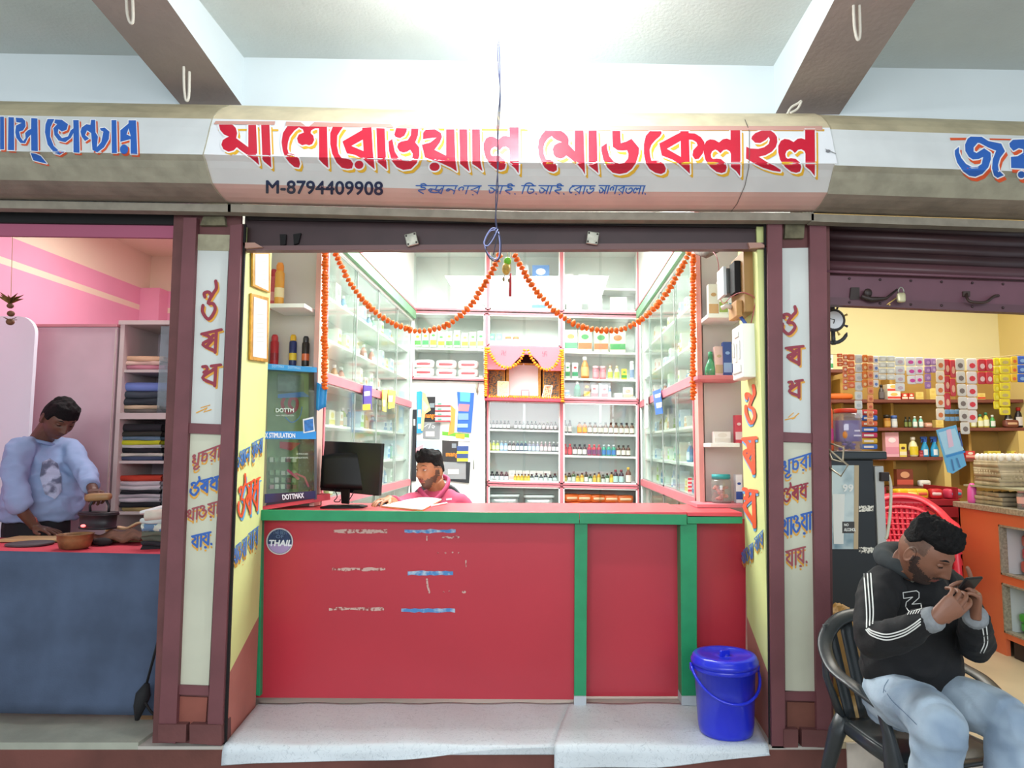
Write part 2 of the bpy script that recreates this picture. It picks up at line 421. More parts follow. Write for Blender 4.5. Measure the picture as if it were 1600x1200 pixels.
strip('panel_5', [(309, 366), (359, 367), (358, 392), (308, 391)], 3.472, .003, M('stained_plaster', 'a39f86', .9, .15, 14))
strip('trim_5', [(378, 350), (384, 350), (353, 1168), (346, 1168)], 3.47, .012, m_black)
# right pillar
strip('pillar', [(1199, 335), (1296, 335), (1303, 1168), (1208, 1168)], 3.485, .02, m_brownd)
strip('trim_6', [(1199, 345), (1222, 345), (1227, 1169), (1206, 1169)], 3.45, .03, m_brown)
strip('trim_7', [(1265, 345), (1291, 345), (1300, 1168), (1277, 1168)], 3.45, .03, m_brown)
strip('panel_6', [(1220, 388), (1264, 387), (1269, 677), (1223, 676)], 3.475, .008, m_panel)
strip('panel_7', [(1224, 691), (1270, 691), (1276, 1081), (1227, 1079)], 3.475, .008, m_panel2)
strip('trim_8', [(1222, 675), (1271, 677), (1271, 692), (1222, 690)], 3.46, .05, m_brown)
strip('trim_9', [(1226, 1081), (1277, 1081), (1277, 1096), (1226, 1094)], 3.465, .05, m_brown)
strip('panel_8', [(1230, 1097), (1278, 1098), (1279, 1141), (1230, 1139)], 3.475, .008, M('brown_box', '76483c', .8, .15, 5))
strip('kerb', [(1225, 1140), (1247, 1140), (1247, 1168), (1225, 1168)], 3.44, .1, m_brownd)
strip('kerb', [(1253, 1140), (1300, 1142), (1301, 1168), (1253, 1167)], 3.44, .1, m_brownd)
strip('panel_9', [(1228, 343), (1258, 343), (1256, 372), (1226, 372)], 3.46, .04, MATS['old_plaster'])
strip('trim_10', [(1194, 345), (1200, 345), (1207, 1172), (1202, 1172)], 3.47, .012, m_black)
# -------- shop shell: lime door jambs, partitions, inner walls
def jamb(xf, xb, nm):
    b = MB()
    zs = [(.14, .62, 1), (.62, 2.66, 0)]
    for z0, z1, mi in zs:
        # the dado line slopes as the photo shows: higher at the back
        d0 = .0 if z0 > .5 else 0
        t = -.16 if xf < 0 else .16
        zf0, zb0 = (z0, z0) if mi == 1 else (.45, .62)
        zf1, zb1 = (.45, .62) if mi == 1 else (z1, z1)
        vs = [(xf, 3.50, zf0), (xb, 3.95, zb0), (xb, 3.95, zb1), (xf, 3.50, zf1)]
        vs += [(v[0]+t, v[1], v[2]) for v in vs]
        b.add(vs, [(0, 1, 2, 3), (7, 6, 5, 4), (0, 4, 5, 1), (1, 5, 6, 2), (2, 6, 7, 3), (3, 7, 4, 0)], mi)
    return build(nm, b, [m_lime, m_salmon], kind='structure')
XJL, XJLb, XJR, XJRb = -1.54, -1.585, 1.06, 1.085
jamb(XJL, XJLb, 'wall_left'); jamb(XJR, XJRb, 'wall_right')
b = MB(); b.box(-1.78, -1.75, 3.6, 7.7, .14, 3.6); build('wall_left', b, m_shopw, kind='structure')
b = MB(); b.box(-1.81, -1.78, 3.56, 7.7, .157, 3.6); build('wall_left', b, m_pinkup, kind='structure')
b = MB(); b.box(1.27, 1.33, 3.6, 7.7, .14, 3.6); build('wall_right', b, m_shopw, kind='structure')
b = MB(); b.box(1.33, 1.36, 3.56, 7.7, .157, 3.6); build('wall_right', b, m_yel, kind='structure')
b = MB(); b.box(-1.75, 1.27, 7.52, 7.65, .14, 3.6); build('wall_back', b, m_shopw, kind='structure')
b = MB(); b.box(-1.93, 1.42, 3.62, 7.65, 3.6, 3.7); build('ceiling', b, m_shopw, kind='structure')
# recess walls beside the side cases (facing the street)
b = MB(); b.box(-1.75, -1.43, 4.36, 4.40, 1.19, 3.6); build('wall_left', b, M('recess_wall', 'd9d3c9', .8), kind='structure')
b = MB(); b.box(.99, 1.27, 4.47, 4.51, 1.19, 3.6); build('wall_right', b, M('recess_wall_pale', 'd6cfc8', .8), kind='structure')
# left shop room
b = MB()
for z0, z1, mi in ((.157, 2.81, 0), (2.81, 2.86, 1), (2.86, 3.02, 0), (3.02, 3.4, 1)): b.box(-3.95, -3.8, 3.6, 6.75, z0, z1, mi)
build('wall_left', b, [m_pinkup, m_cream], kind='structure')
b = MB()
for z0, z1, mi in ((.157, 2.81, 0), (2.81, 2.86, 1), (2.86, 3.02, 0), (3.02, 3.4, 1)): b.box(-3.8, -1.81, 6.6, 6.75, z0, z1, mi)
b.box(-3.8, -3.62, 6.45, 6.6, .157, 3.02, 0)
build('wall_back', b, [m_pinkup, m_cream], kind='structure')
b = MB(); b.box(-3.95, -1.81, 3.56, 6.75, 3.36, 3.45); build('ceiling', b, m_cream, kind='structure')
strip('lintel', [(-120, 345), (289, 350), (287, 372), (-120, 367)], 3.52, .02, M('mauve_lintel', 'a85a74', .8))
strip('gap_shade_strip', [(-120, 318), (289, 326), (289, 351), (-120, 346)], 3.50, .02, m_black)  # black strip standing in for the shade in the gap below the hood
# right shop room
b = MB(); b.box(1.36, 4.4, 6.5, 6.65, .157, 3.4); build('wall_back', b, m_yel, kind='structure')
b = MB(); b.box(4.2, 4.35, 3.6, 6.5, .157, 3.4); build('wall_right', b, M('yellow_wall_deep', 'e2cd8a', .85), kind='structure')
b = MB(); b.box(1.36, 4.35, 3.56, 6.65, 3.36, 3.45); build('ceiling', b, m_cream, kind='structure')
b = MB(); b.box(1.40, 4.5, 3.44, 3.452, .0, .158); build('kerb', b, M('ledge_white', 'c9bfb2', .8, .25, 6, bump=.4, bs=20), kind='structure')
# neighbouring walls closing the view at the far sides
b = MB(); b.box(-9, -3.95, 3.56, 3.7, 0, 3.6); build('wall_left', b, m_wallw, kind='structure')
b = MB(); b.box(4.5, 9, 3.56, 3.7, 0, 3.6); build('wall_right', b, m_wallw, kind='structure')
# ================================================================ SIGN COVERS (painted sheet-metal shutter hoods)
PROF = [(176, 3.36), (181, 3.28), (189, 3.225), (198, 3.19), (212, 3.17), (226, 3.155), (240, 3.138), (254, 3.12), (264, 3.145), (275, 3.165), (287, 3.19), (299, 3.215), (306, 3.245), (313, 3.28), (320, 3.32), (326, 3.365), (330, 3.41)]
def pD(y):
    if y <= PROF[0][0]: return PROF[0][1]
    for (a, da), (c, dc) in zip(PROF, PROF[1:]):
        if y <= c: return da+(dc-da)*(y-a)/(c-a)
    return PROF[-1][1]
def dyC(x): return -12.5+(x-335)/485*12.5 if x < 820 else (x-820)/480*1.5
def dyL(x): return -18+x/320*5.5
def dyR(x): return 4+(x-1300)/300*10
def signpt(dy, x, y, off=0): return P(x, y, pD(y-dy(x))-off)
def hood(name, label, dy, x0, x1, mats, sec, ncol=24, lap=0):
    b = MB(); rows = PROF; vs = []
    def px_at(X, y, D):
        v = (CY-y)/F; t = D/(CT-v*ST); return CX+X*F/t
    X0 = (x0-CX)/F*3.234; X1 = (x1-CX)/F*3.234
    for i in range(ncol+1):
        X = X0+(X1-X0)*i/ncol
        for y, D in rows:
            px = px_at(X, y, D)
            vs.append(P(px, y+dy(px), D-lap))
    R = len(rows)
    for i in range(ncol):
        for j in range(R-1):
            y = rows[j][0]; mi = 0 if y < 198 else 1 if y < 254 else 2 if y < 299 else 3
            b.add([vs[i*R+j], vs[(i+1)*R+j], vs[(i+1)*R+j+1], vs[i*R+j+1]], [(0, 1, 2, 3)], mi)
    # closed ends and back
    for i in (0, ncol):
        e = [vs[i*R+j] for j in range(R)]; b.add(e+[Vector((e[0].x, 3.56, e[-1].z))], [tuple(range(R+1))], 2)
    o = build(name, b, mats, label=label, cat='sign')
    l = MB(); n = 12
    pts = []
    for i in range(n+1):
        X = X0+(X1-X0)*i/n; px = px_at(X, 334, 3.42); pts.append(px)
    for a, c in zip(pts, pts[1:]):
        l.prism([P(a, 331+dy(a), 3.385), P(c, 331+dy(c), 3.385), P(c, 343+dy(c), 3.385), P(a, 343+dy(a), 3.385)], (0, .06, 0))
    build('bottom_rail', l, sec, parent=o)
    return o
m_top = M('sign_dusty_lit_top', 'd3c6a6', .7, .1, 9, bump=.05)  # beige mixes dust with the lamp's wash, painted into the colour
m_band = M('sign_white_band', 'e4e8ec', .35, .02, 6)
m_low = M('sign_white_shaded', 'cfcecb', .4, .05, 4)  # same white as the band, shading of the underside painted in
m_pinkish = M('sign_pink_bottom', 'd6b3a8', .5, .06, 4)
m_dirt = M('hood_dirty', '9a9683', .75, .12, 12, bump=.15, bs=80)
m_dirt2 = M('hood_dirty_brown', '8a7e70', .75, .15, 9, bump=.15, bs=60)
m_dband = M('hood_band_dirty', 'd3d8d8', .5, .05, 5)
m_dtop = M('hood_top_dirty', 'b3a98b', .8, .14, 7)
m_rail = M('hood_rail', '8d8677', .6, .12, 15)
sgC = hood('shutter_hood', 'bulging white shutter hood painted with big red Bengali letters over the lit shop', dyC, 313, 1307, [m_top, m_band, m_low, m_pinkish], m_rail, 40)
sgL = hood('shutter_hood', 'dusty grey shutter hood with blue Bengali letters over the ironing shop', dyL, -160, 318, [m_dtop, m_dband, m_dirt, m_dirt2], m_rail, 20, .012)
sgR = hood('shutter_hood', 'dusty grey shutter hood with blue letters outlined orange over the grocery', dyR, 1303, 1760, [m_dtop, m_dband, m_dirt, m_dirt2], m_rail, 20)
red = M('paint_red', 'c41f38', .3); redd = M('paint_red_dusty_lit', 'c99a8e', .7); yel = M('paint_yellow', 'e0ad2e', .4)  # redd: the red paled by dust and lamp wash in its colour
whi = M('paint_white', 'eef0f2', .35); navy = M('paint_navy', '1f2c4d', .4); blu = M('paint_blue', '2d62b0', .4); blu2 = M('paint_blue_bright', '2a62b8', .4); org = M('paint_orange', 'd9572e', .4)
LET = []
LET.append(([(342,194.5),(363,194.5),(368.5,200),(370.5,208),(369,216),(388,230),(388,195),(400,195),(402,240),(405,258),(396,250),(385,241),(375,234),(370,230),(365,235),(357,237),(349,233),(346,226),(348,219),(354,215),(358,213.5),(350,210),(344,203)], []))
LET.append(([(408,195),(421,195),(423,245),(424,262),(418,257),(412,252),(410,248)], []))
LET.append(([(449,197),(442,208),(440,222),(442,236),(446,246),(452,254),(460,261),(467,262),(469,256),(467,248),(461,242),(455,240),(451,240),(449,232),(450,222),(453,213),(460,204),(467,199),(469,197)], []))
LET.append(([(460,197),(511,198),(512,245),(513,262.5),(505,256),(498.5,249),(498.5,200.5),(492,200.5),(486,204),(485.5,208),(489.5,212),(491,219),(488,225),(483,227),(478,225.5),(472,227),(466,223),(464,216),(467,210),(475,207),(473,202),(467,199)], []))
LET.append(([(520,198),(516,208),(516,225),(519,240),(526,254),(534,262),(543,264),(550,263),(552,256),(548,250),(541,247.5),(534,247),(529,240),(526.5,228),(527,212),(532,204),(536,198.5)], []))
LET.append(([(566,199.5),(580.5,199),(583,240),(585.5,264.5),(576,257),(568,249),(555,242),(542,239.5),(535,221),(566,203)], [[(549,228),(567,218),(568,236)]]))
def circ(cx, cy, rx, ry, n=14): return [(cx+rx*math.cos(2*math.pi*i/n), cy+ry*math.sin(2*math.pi*i/n)) for i in range(n)]
LET.append((circ(561, 257.5, 7, 6.5), []))
LET.append(([(588,200),(601,200.5),(603,245),(604.5,265),(596,258),(590,253)], []))
LET.append(([(619,200),(616,210),(618,214),(625,216),(632,212),(635.5,205),(636,200.5)], []))
LET.append(([(642.5,201),(654,201),(653,212),(649,222.5),(655,230),(655.6,242.5),(651,255),(642,264),(630,265.6),(620,261),(612,251),(608,236),(607,221),(613,217),(614.5,225),(617,237),(623,246.5),(630,251),(637,252),(644,247.5),(645,240),(641,234),(636,237),(630,238.5),(624,236),(620.5,230),(622,224),(627,221),(637,219),(642,211)], []))
LET.append(([(661,217.5),(661,207.5),(665,202.5),(680,202),(689,207.5),(690.6,214),(687.5,222.5),(679,234),(697,243),(697,202),(710,202),(712,255),(714,268),(705,262),(690,255),(680,251),(664,246),(659,226),(672.5,222.5),(682,215),(674,215.6)], []))
LET.append((circ(679, 260.6, 8, 6.6), []))
LET.append(([(717.5,202),(730,202),(731,255),(733.5,268),(726,262),(719,256)], []))
LET.append(([(737.5,202),(750,202),(751,255),(754,267.5),(746,261),(738,256)], []))
LA = [(1258,203),(1273,203),(1273.5,250),(1273,275),(1267,267),(1258.5,260),(1258.5,240),(1257,236),(1252,233),(1247,234),(1242,239),(1238,235),(1234,233),(1229,236),(1227,241),(1228,246),(1231,248),(1236,247),(1243,248),(1250,254),(1252,261),(1250,268),(1244,270),(1236,268),(1227,261),(1219,250),(1216,238),(1216,228),(1220,220),(1226,217),(1233,218),(1240,222),(1246,217),(1252,216),(1258,218)]
LET.append(([(1258+(x-1258)*.96-462, y-4) for x, y in LA], []))
LET.append(([(x-116.5, y+.5) for x, y in LA], []))
LET.append((LA, []))
LET.append(([(852,204),(846,211),(841.7,219),(840.6,230),(841.7,241.6),(846,253),(851,262),(857.6,267),(865,268.7),(870,266),(870,259.7),(866,253),(860,249.6),(853,249),(850,241.6),(849,232),(851,223.6),(855.5,217),(862,212.4),(865,216),(870,219),(878,222),(872.5,223),(866,227),(863.5,233),(865,241.6),(869,246),(875.7,248),(881,246.4),(884.7,243),(891.6,248),(902,256.5),(909.7,265),(914,272.5),(913.4,254),(911.8,204),(898,204),(898,236),(888.4,225.7),(889,219),(886.9,213),(882,207.6),(876.8,204.4)], []))
LET.append(([(919.3,204),(932.5,204),(933.6,254.4),(935,271),(932,268),(920,258.6)], []))
LET.append(([(956.5,204.4),(969,204.4),(970,223.6),(978.8,221),(986.7,216.7),(998.4,231),(998,240.6),(993.7,254.4),(987,264),(978.8,270),(968,272),(957.5,269.8),(949,261.8),(942.6,249),(939.5,235),(939.5,229.4),(948,223.6),(948.5,231),(952,243.8),(959.6,253.3),(968,256),(975.6,254.4),(981,248),(982,240.6),(979.8,234.7),(972.4,235.3),(965,234.7),(957.5,229.4)], []))
LET.append(([(1015.5,205),(1009,212),(1006,225),(1006,240),(1009,255),(1015,264),(1024,270),(1033,272),(1039,269),(1040.5,263),(1037,256),(1030,251.5),(1024,250.5),(1018,251.5),(1016,244),(1015,234),(1018,226),(1024,219),(1031,213),(1034,208),(1033,205)], []))
LET.append(([(1063,205),(1076,205),(1076,208),(1086,208.5),(1095,214),(1100.5,222),(1101,230),(1098,240),(1092,248),(1086,249),(1082,243),(1083,235),(1090,227),(1088,222),(1082,218.5),(1076.5,218),(1077.5,250),(1078,271.5),(1070,264),(1060,255),(1050,249),(1034,243),(1030,224),(1040,219),(1055,211),(1063,207)], [[(1042,232.5),(1063.5,220),(1064,245)]]))
LET.append(([(1174,217),(1175,213),(1180,208),(1190,204),(1204,204),(1210,208),(1214,214),(1214.5,222),(1212,230),(1206,237),(1196,242.5),(1185.5,245),(1200,254),(1210,259),(1220,265.5),(1219.5,268.5),(1208,267),(1192,262),(1180,256),(1165.5,247.5),(1166,229),(1172,232),(1185,232.5),(1194,230),(1201,225),(1203,218),(1201,214),(1196,219),(1188,223.5),(1180,223)], []))
CUTS = [('y', y) for y in range(186, 332, 6)]+[('x', x) for x in range(360, 1290, 60)]
def offp(pts, dx, dy): return [(x+dx, y+dy) for x, y in pts]
iy, iw, ir = Ink(), Ink(), Ink()
for pts, holes in LET:
    iy.poly(pts, holes, grow=1.2, off=(3.8, 5)); iw.poly(pts, holes, grow=2.4); ir.poly(pts, holes)
for x0, x1 in ((338, 430), (606, 618), (656, 820), (842, 1283)): iy.poly([(x0, 199+dyC(x0)*.5), (x1, 199.5+dyC(x1)*.5+2), (x1, 202+dyC(x1)*.5+2), (x0, 202+dyC(x0)*.5)] if 0 else [(x0+3, 201), (x1+5, 202), (x1+5, 205), (x0+3, 204)])
idt = Ink()
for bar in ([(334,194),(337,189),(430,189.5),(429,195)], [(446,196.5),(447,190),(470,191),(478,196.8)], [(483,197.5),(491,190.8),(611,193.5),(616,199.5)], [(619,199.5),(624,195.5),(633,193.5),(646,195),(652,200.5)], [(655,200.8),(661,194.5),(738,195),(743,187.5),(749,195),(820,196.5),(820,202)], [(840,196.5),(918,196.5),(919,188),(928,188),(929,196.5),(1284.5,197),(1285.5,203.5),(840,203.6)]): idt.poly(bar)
sf = lambda k: (lambda x, y: signpt(dyC, x, y, .0015+.001*k))
build('letter_shadow', iy.mb(sf(0), CUTS), yel, parent=sgC, label='yellow outline of the letters')
build('letter_edge', iw.mb(sf(1), CUTS), whi, parent=sgC, label='white edge around the letters')
for pts, holes in LET: ir = Ink(); ir.poly(pts, holes); build('letter', ir.mb(sf(2.2), CUTS), red, parent=sgC)
build('letter_headline', idt.mb(sf(2.2), CUTS), redd, parent=sgC, label='red headline stroke paled by dust and lamp wash')
i1 = Ink(); latin(i1, 'M-8794409908', [(416, 282), (598, 284), (598, 305), (416, 302)], fat=1.3)
build('phone_number', i1.mb(sf(1), CUTS), navy, parent=sgC, label='navy painted phone number')
i2 = Ink()
for ch, x0, x1 in ((['ই', 'ন্দ্র', 'ন', 'গ', 'র'], 650, 752), (['আ', 'ই', '.'], 763, 812), (['ি', 'ট', '.'], 815, 845), (['আ', 'ই', '.'], 842, 888), (['ে', 'র', 'া', 'ড'], 889, 930), (['আ', 'গ', 'র', 'ত', 'ল', 'া', '.'], 936, 1014)):
    i2 = Ink(); beng(i2, ch, [(x0, 290), (x1, 290.5), (x1-2, 303), (x0-2, 302.5)], 1.9, .1); build('address_word', i2.mb(sf(1), CUTS), blu, parent=sgC)
# seam of the overlapping sheet on the right half and small stain marks
i3 = Ink(); i3.stroke([(1164, 187), (1168, 197), (1171, 206), (1171, 235), (1170, 262), (1164, 290), (1152, 318), (1143, 330)], 1.1)
build('sheet_seam', i3.mb(sf(3), CUTS), M('seam_dark', '6b625a', .7), parent=sgC)
i3 = Ink(); i3.poly(circ(1294, 236, 4, 2.5, 9)); i3.stroke([(1290, 233), (1306, 240)], 1)
build('stain', i3.mb(sf(3), CUTS), M('stain_grey', '77777a', .7), parent=sgC)
# left hood letters (traced blue with orange shadow)
def q1(pts): return [(x/4.706, 160+y/4.706) for x, y in pts]
LL = [q1(p) for p in (
 [(0,105),(28,105),(30,345),(0,345)], [(62,108),(102,110),(104,352),(58,350)],
 [(115,112),(165,115),(185,135),(188,175),(170,205),(140,215),(150,255),(170,285),(188,262),(185,225),(205,205),(228,195),(230,115),(275,118),(278,358),(230,355),(228,235),(205,260),(185,300),(150,298),(120,260),(112,220),(118,170),(160,150),(120,145)],
 [(225,372),(262,378),(300,395),(345,450),(300,440),(245,425)],
 [(350,122),(400,122),(372,180),(368,250),(395,320),(430,352),(478,360),(440,385),(400,375),(350,310),(330,220),(335,160)],
 [(405,125),(455,128),(500,160),(490,200),(455,215),(430,195),(425,225),(455,262),(500,250),(520,205),(540,190),(538,130),(578,130),(585,370),(540,366),(540,225),(520,262),(480,292),(430,280),(400,240),(392,190),(420,160),(400,150)],
 [(600,185),(635,160),(665,165),(670,128),(700,128),(702,220),(720,250),(712,330),(745,290),(760,215),(740,205),(735,190),(770,185),(805,215),(800,270),(765,330),(715,368),(680,350),(670,225),(640,205),(625,240),(655,265),(625,285),(600,250),(592,215)],
 [(820,130),(855,130),(860,372),(822,372)],
 [(945,132),(1000,132),(1010,382),(960,380),(960,270),(885,290),(885,205),(945,155)])]
LH = {8: [q1([(945,190),(930,235),(962,250)])]}
iy, iw, ir = Ink(), Ink(), Ink()
for i, p in enumerate(LL):
    h = LH.get(i, []); iy.poly(p, h, grow=.9, off=(2.8, 3)); iw.poly(p, h, grow=1.4); ir.poly(p, h)
iy.poly(q1(circ(925, 358, 34, 38)))
sl = lambda k: (lambda x, y: signpt(dyL, x, y, .0135+.001*k))
CL = [('y', y) for y in range(180, 270, 6)]+[('x', 80), ('x', 160)]
build('letter_shadow', iy.mb(sl(0), CL), org, parent=sgL, label='orange outline of the letters')
build('letter_edge', iw.mb(sl(1), CL), whi, parent=sgL, label='white edge around the letters')
for i, p in enumerate(LL+[q1(circ(912, 345, 30, 36))]): ir = Ink(); ir.poly(p, LH.get(i, [])); build('letter', ir.mb(sl(2.2), CL), blu2, parent=sgL)
def q2(pts): return [(1480+x/10.909, 190+y/10.909) for x, y in pts]
LR = [q2(p) for p in (
 [(200,430),(200,520),(240,620),(320,720),(420,775),(520,770),(590,720),(615,600),(540,635),(440,645),(370,600),(310,500),(305,390),(350,290),(400,255),(590,260),(700,330),(920,375),(985,505),(900,620),(865,740),(880,830),(965,915),(860,960),(800,920),(765,800),(775,650),(835,495),(700,440),(560,365),(520,360),(450,440),(450,510),(500,535),(630,455),(740,530),(745,640),(700,780),(600,890),(480,940),(380,925),(270,845),(170,700),(130,560),(130,490)],
 [(1130,500),(1070,430),(1060,370),(1120,310),(1320,300),(1420,330),(1430,480),(1300,560),(1440,600),(1700,650),(1700,900),(1600,820),(1300,800),(1090,790),(1085,600),(1200,590),(1300,530),(1300,470),(1220,450)],
 circ(1265, 905, 60, 60))]
iy, iw, ir = Ink(), Ink(), Ink()
for p in LR: iy.poly(p, grow=1.4, off=(3, 6)); iw.poly(p, grow=2); ir.poly(p)
iy.poly(q2([(45,275),(340,275),(330,315),(60,320)])); iy.poly(q2([(720,285),(1100,295),(1070,320),(730,312)]))
sr = lambda k: (lambda x, y: signpt(dyR, x, y, .0015+.001*k))
CR = [('y', y) for y in range(200, 290, 6)]+[('x', 1540), ('x', 1580)]
build('letter_shadow', iy.mb(sr(0), CR), org, parent=sgR, label='orange outline of the letters')
build('letter_edge', iw.mb(sr(1), CR), whi, parent=sgR, label='white edge around the letters')
for p in LR: ir = Ink(); ir.poly(p); build('letter', ir.mb(sr(2.2), CR), blu2, parent=sgR)
# ================================================================ SHUTTERS
m_sh = M('shutter_brown', '3a2528', .45, .15, 5); m_shp = M('shutter_plum', '6a4450', .4, .1, 4); m_met = M('worn_steel', 'a7a79a', .4, .25, 25, metal=.6)
# centre shutter rolled up
t = thing('rolling_shutter', 'dark brown rolled up shutter with two padlock plates above the counter', 'shutter', P(790, 388, 3.5))
b = MB(); b.pq([(383, 330), (1197, 343), (1197, 389), (380, 389)], 3.52, .03); build('bottom_rail', b, m_sh, parent=t, bevel=.003)
b = MB(); b.pq([(380, 384), (1195, 379), (1195, 389), (380, 391)], 3.49, .05); build('edge_angle', b, M('angle_mauve', '6f5252', .5), parent=t)
for k in range(2):
    b = MB(); y = 330+k*10
    b.pq([(384, y-2), (1197, y+11), (1197, y+16), (384, y+3)], 3.505, .02); build('slat', b, m_dark, parent=t, bevel=.003)
for cx, cy, a in ((643, 374, -.25), (926, 372, .15)):
    b = MB(); c = P(cx, cy, 3.47)
    m = Matrix.Translation(c) @ Matrix.Rotation(a, 4, 'Y')
    b.box(-.03, .03, -.006, .012, -.032, .032, 0, m)
    pl = build('lock_plate', b, m_met, parent=t, bevel=.004)
    s = MB()
    for sx in (-1, 1):
        for sz in (-1, 1): s.lathe([(.005, 0), (.004, .004), (0.001, .005)], m @ Vector((sx*.021, -.006, sz*.022)), 8, mat=Matrix.Rotation(math.pi/2, 3, 'X'))
    s2 = build('screw', s, m_dark, parent=pl)
for px in (392, 1182):
    b = MB()
    b.prism([P(px-13, 379, 3.47), P(px+6, 379, 3.47), P(px+18, 386, 3.47), P(px-10, 388, 3.47)], (0, .02, 0)); build('stop_bracket', b, M('bracket_pink', 'b08878', .5), parent=t)
b = MB(); b.pq([(437, 366), (447, 366), (446, 382), (438, 384)], 3.505, .012); b.pq([(458, 366), (470, 364), (466, 380), (459, 382)], 3.505, .012)
build('latch', b, m_black, parent=t)
# right shutter
t = thing('rolling_shutter', 'plum brown half raised shutter with padlock and handle above the grocery', 'shutter', P(1450, 480, 3.5))
for k in range(6):
    y0 = 342+k*16; y1 = y0+18
    def fn(u, v, y0=y0, y1=y1):
        px = 1291+u*400; y = y0+(y1-y0)*v+u*16
        return P(px, y, 3.53-.02*math.sin(math.pi*v))
    b = MB(); b.grid(fn, 1, 6, thick=(0, .004, 0)); build('slat', b, m_sh if k < 4 else M('slat_plum', '5a3a40', .45), parent=t)
b = MB(); b.tube([P(1290, 424, 3.49), P(1700, 439, 3.49)], .008, 8); build('round_bar', b, m_shp, parent=t)
b = MB(); b.pq([(1296, 430), (1700, 444), (1700, 489), (1294, 473)], 3.51, .03); build('bottom_rail', b, m_shp, parent=t, bevel=.003)
b = MB(); b.pq([(1294, 464), (1700, 481), (1700, 493), (1292, 476)], 3.50, .05); build('edge_angle', b, M('angle_plum', '5c3d46', .45), parent=t)
for k in range(7):
    for yy in (434, 471):
        b = MB(); px = 1327+k*48; b.lathe([(.007, 0), (.006, .004), (.002, .006)], P(px, yy+(px-1290)*.036, 3.51 if yy < 450 else 3.5), 8, mat=Matrix.Rotation(math.pi/2, 3, 'X')); build('rivet', b, m_sh, parent=t)
b = MB(); pts = smooth([P(1510, 459, 3.505), P(1512, 468, 3.47), P(1520, 472, 3.46), P(1540, 472, 3.46), P(1553, 463, 3.48), P(1560, 462, 3.505)], 4); b.tube(pts, .007, 8)
b.pq([(1505, 455), (1516, 455), (1516, 463), (1505, 463)], 3.5, .01); build('handle', b, M('handle_dark', '3b2a24', .5, .2, 20), parent=t)
b = MB(); b.tube([P(1346, 463, 3.48), P(1362, 468, 3.47), P(1385, 466, 3.47), P(1402, 452, 3.475)], [.012, .014, .007, .005], 8)
b.pq([(1330, 449), (1343, 449), (1343, 468), (1328, 468)], 3.495, .012); b.ell(P(1356, 458, 3.48), (.022, .016, .024), 10, 6)
build('latch', b, M('latch_dark', '2c1f1c', .5), parent=t)
# padlock and its key hang from the latch
t = thing('padlock', 'brass coloured padlock with key hanging from the grocery shutter', 'padlock', P(1408, 475, 3.44))
b = MB(); b.rbox(P(1408, 465, 3.455), (.042, .02, .05), e=.5); build('body', b, M('brass_pale', 'c9c19a', .35, .1, 30, metal=.5), parent=t)
b = MB(); c = P(1408, 457, 3.455); b.tube([c+Vector((math.cos(a)*.014, 0, math.sin(a)*.026)) for a in [math.pi*i/10 for i in range(11)]], .003, 6); build('shackle', b, m_met, parent=t)
b = MB(); b.tube([P(1401, 465, 3.44), P(1386, 476, 3.435)], .003, 6); b.box(-.004, .004, -.001, .001, -.004, .004, 0, Matrix.Translation(P(1390, 476, 3.436))); build('key', b, M('brass', 'c7a860', .35, metal=.7), parent=t)
# iron bars of a folding hook at the grocery door
tm = M('hook_steel', 'a89c86', .4, metal=.5)
b = MB(); b.tube([P(1292, 691, 3.5), P(1318, 700, 3.44), P(1317, 722, 3.44), P(1300, 718, 3.46), P(1292, 700, 3.5)], .005, 6); b.tube([P(1292, 700, 3.47), P(1325, 727, 3.42), P(1314, 744, 3.42), P(1292, 728, 3.5)], .005, 6)
build('door_hook', b, tm, label='bent metal shutter hook sticking out beside the drinks fridge', cat='hook')
# ================================================================ PILLAR LETTERING (parts of the painted panels)
mrn = M('paint_maroon', '8f2b3c', .5); ora = M('paint_ochre', 'dc9f35', .5); bl3 = M('paint_royal', '2c5eb0', .5); mrn2 = M('paint_faded_maroon', '9c4b52', .6)
def word(chars, quad, wt, m, D=None, surf=None, parent=None, shadow=None, soff=(2.5, 3), slant=0, name='lettering', lift=.0015):
    s = surf or flat(D)
    if shadow:
        i = Ink(); beng(i, chars, [(x+soff[0], y+soff[1]) for x, y in quad], wt*.8, slant); build('lettering_shadow', i.mb(s), shadow, parent=parent, kind=None if parent else 'structure')
    i = Ink(); beng(i, chars, quad, wt, slant)
    nx = 0 if surf is None else (.0025 if quad[0][0] < 800 else -.0025)
    s2 = (lambda x, y: s(x, y)+Vector((nx, -lift, 0)))
    return build(name, i.mb(s2), m, parent=parent, kind=None if parent else 'structure')
PN = {o.name: o for o in bpy.data.objects}
p1, p2, p6, p7 = PN['panel_1'], PN['panel_2'], PN['panel_6'], PN['panel_7']
def qd(x0, y0, x1, y1, sk=0, rise=0): return [(x0+sk, y0), (x1+sk, y0-rise), (x1, y1-rise), (x0, y1)]
DL = 3.473
word(['ঔ'], qd(314, 458, 340, 502, 1, 4), 5.2, mrn, DL, parent=p1, shadow=ora); word(['ষ'], qd(313, 522, 344, 556, 2, 7), 5, mrn, DL, parent=p1, shadow=ora); word(['ধ'], qd(313, 574, 343, 606, 2, 4), 5, mrn, DL, parent=p1, shadow=ora)
i = Ink(); i.stroke([(307, 645), (324, 637), (318, 644), (330, 640)], 1.8); i.stroke([(314, 637), (328, 633)], 1.4); build('flourish', i.mb(flat(DL)), ora, parent=p1)
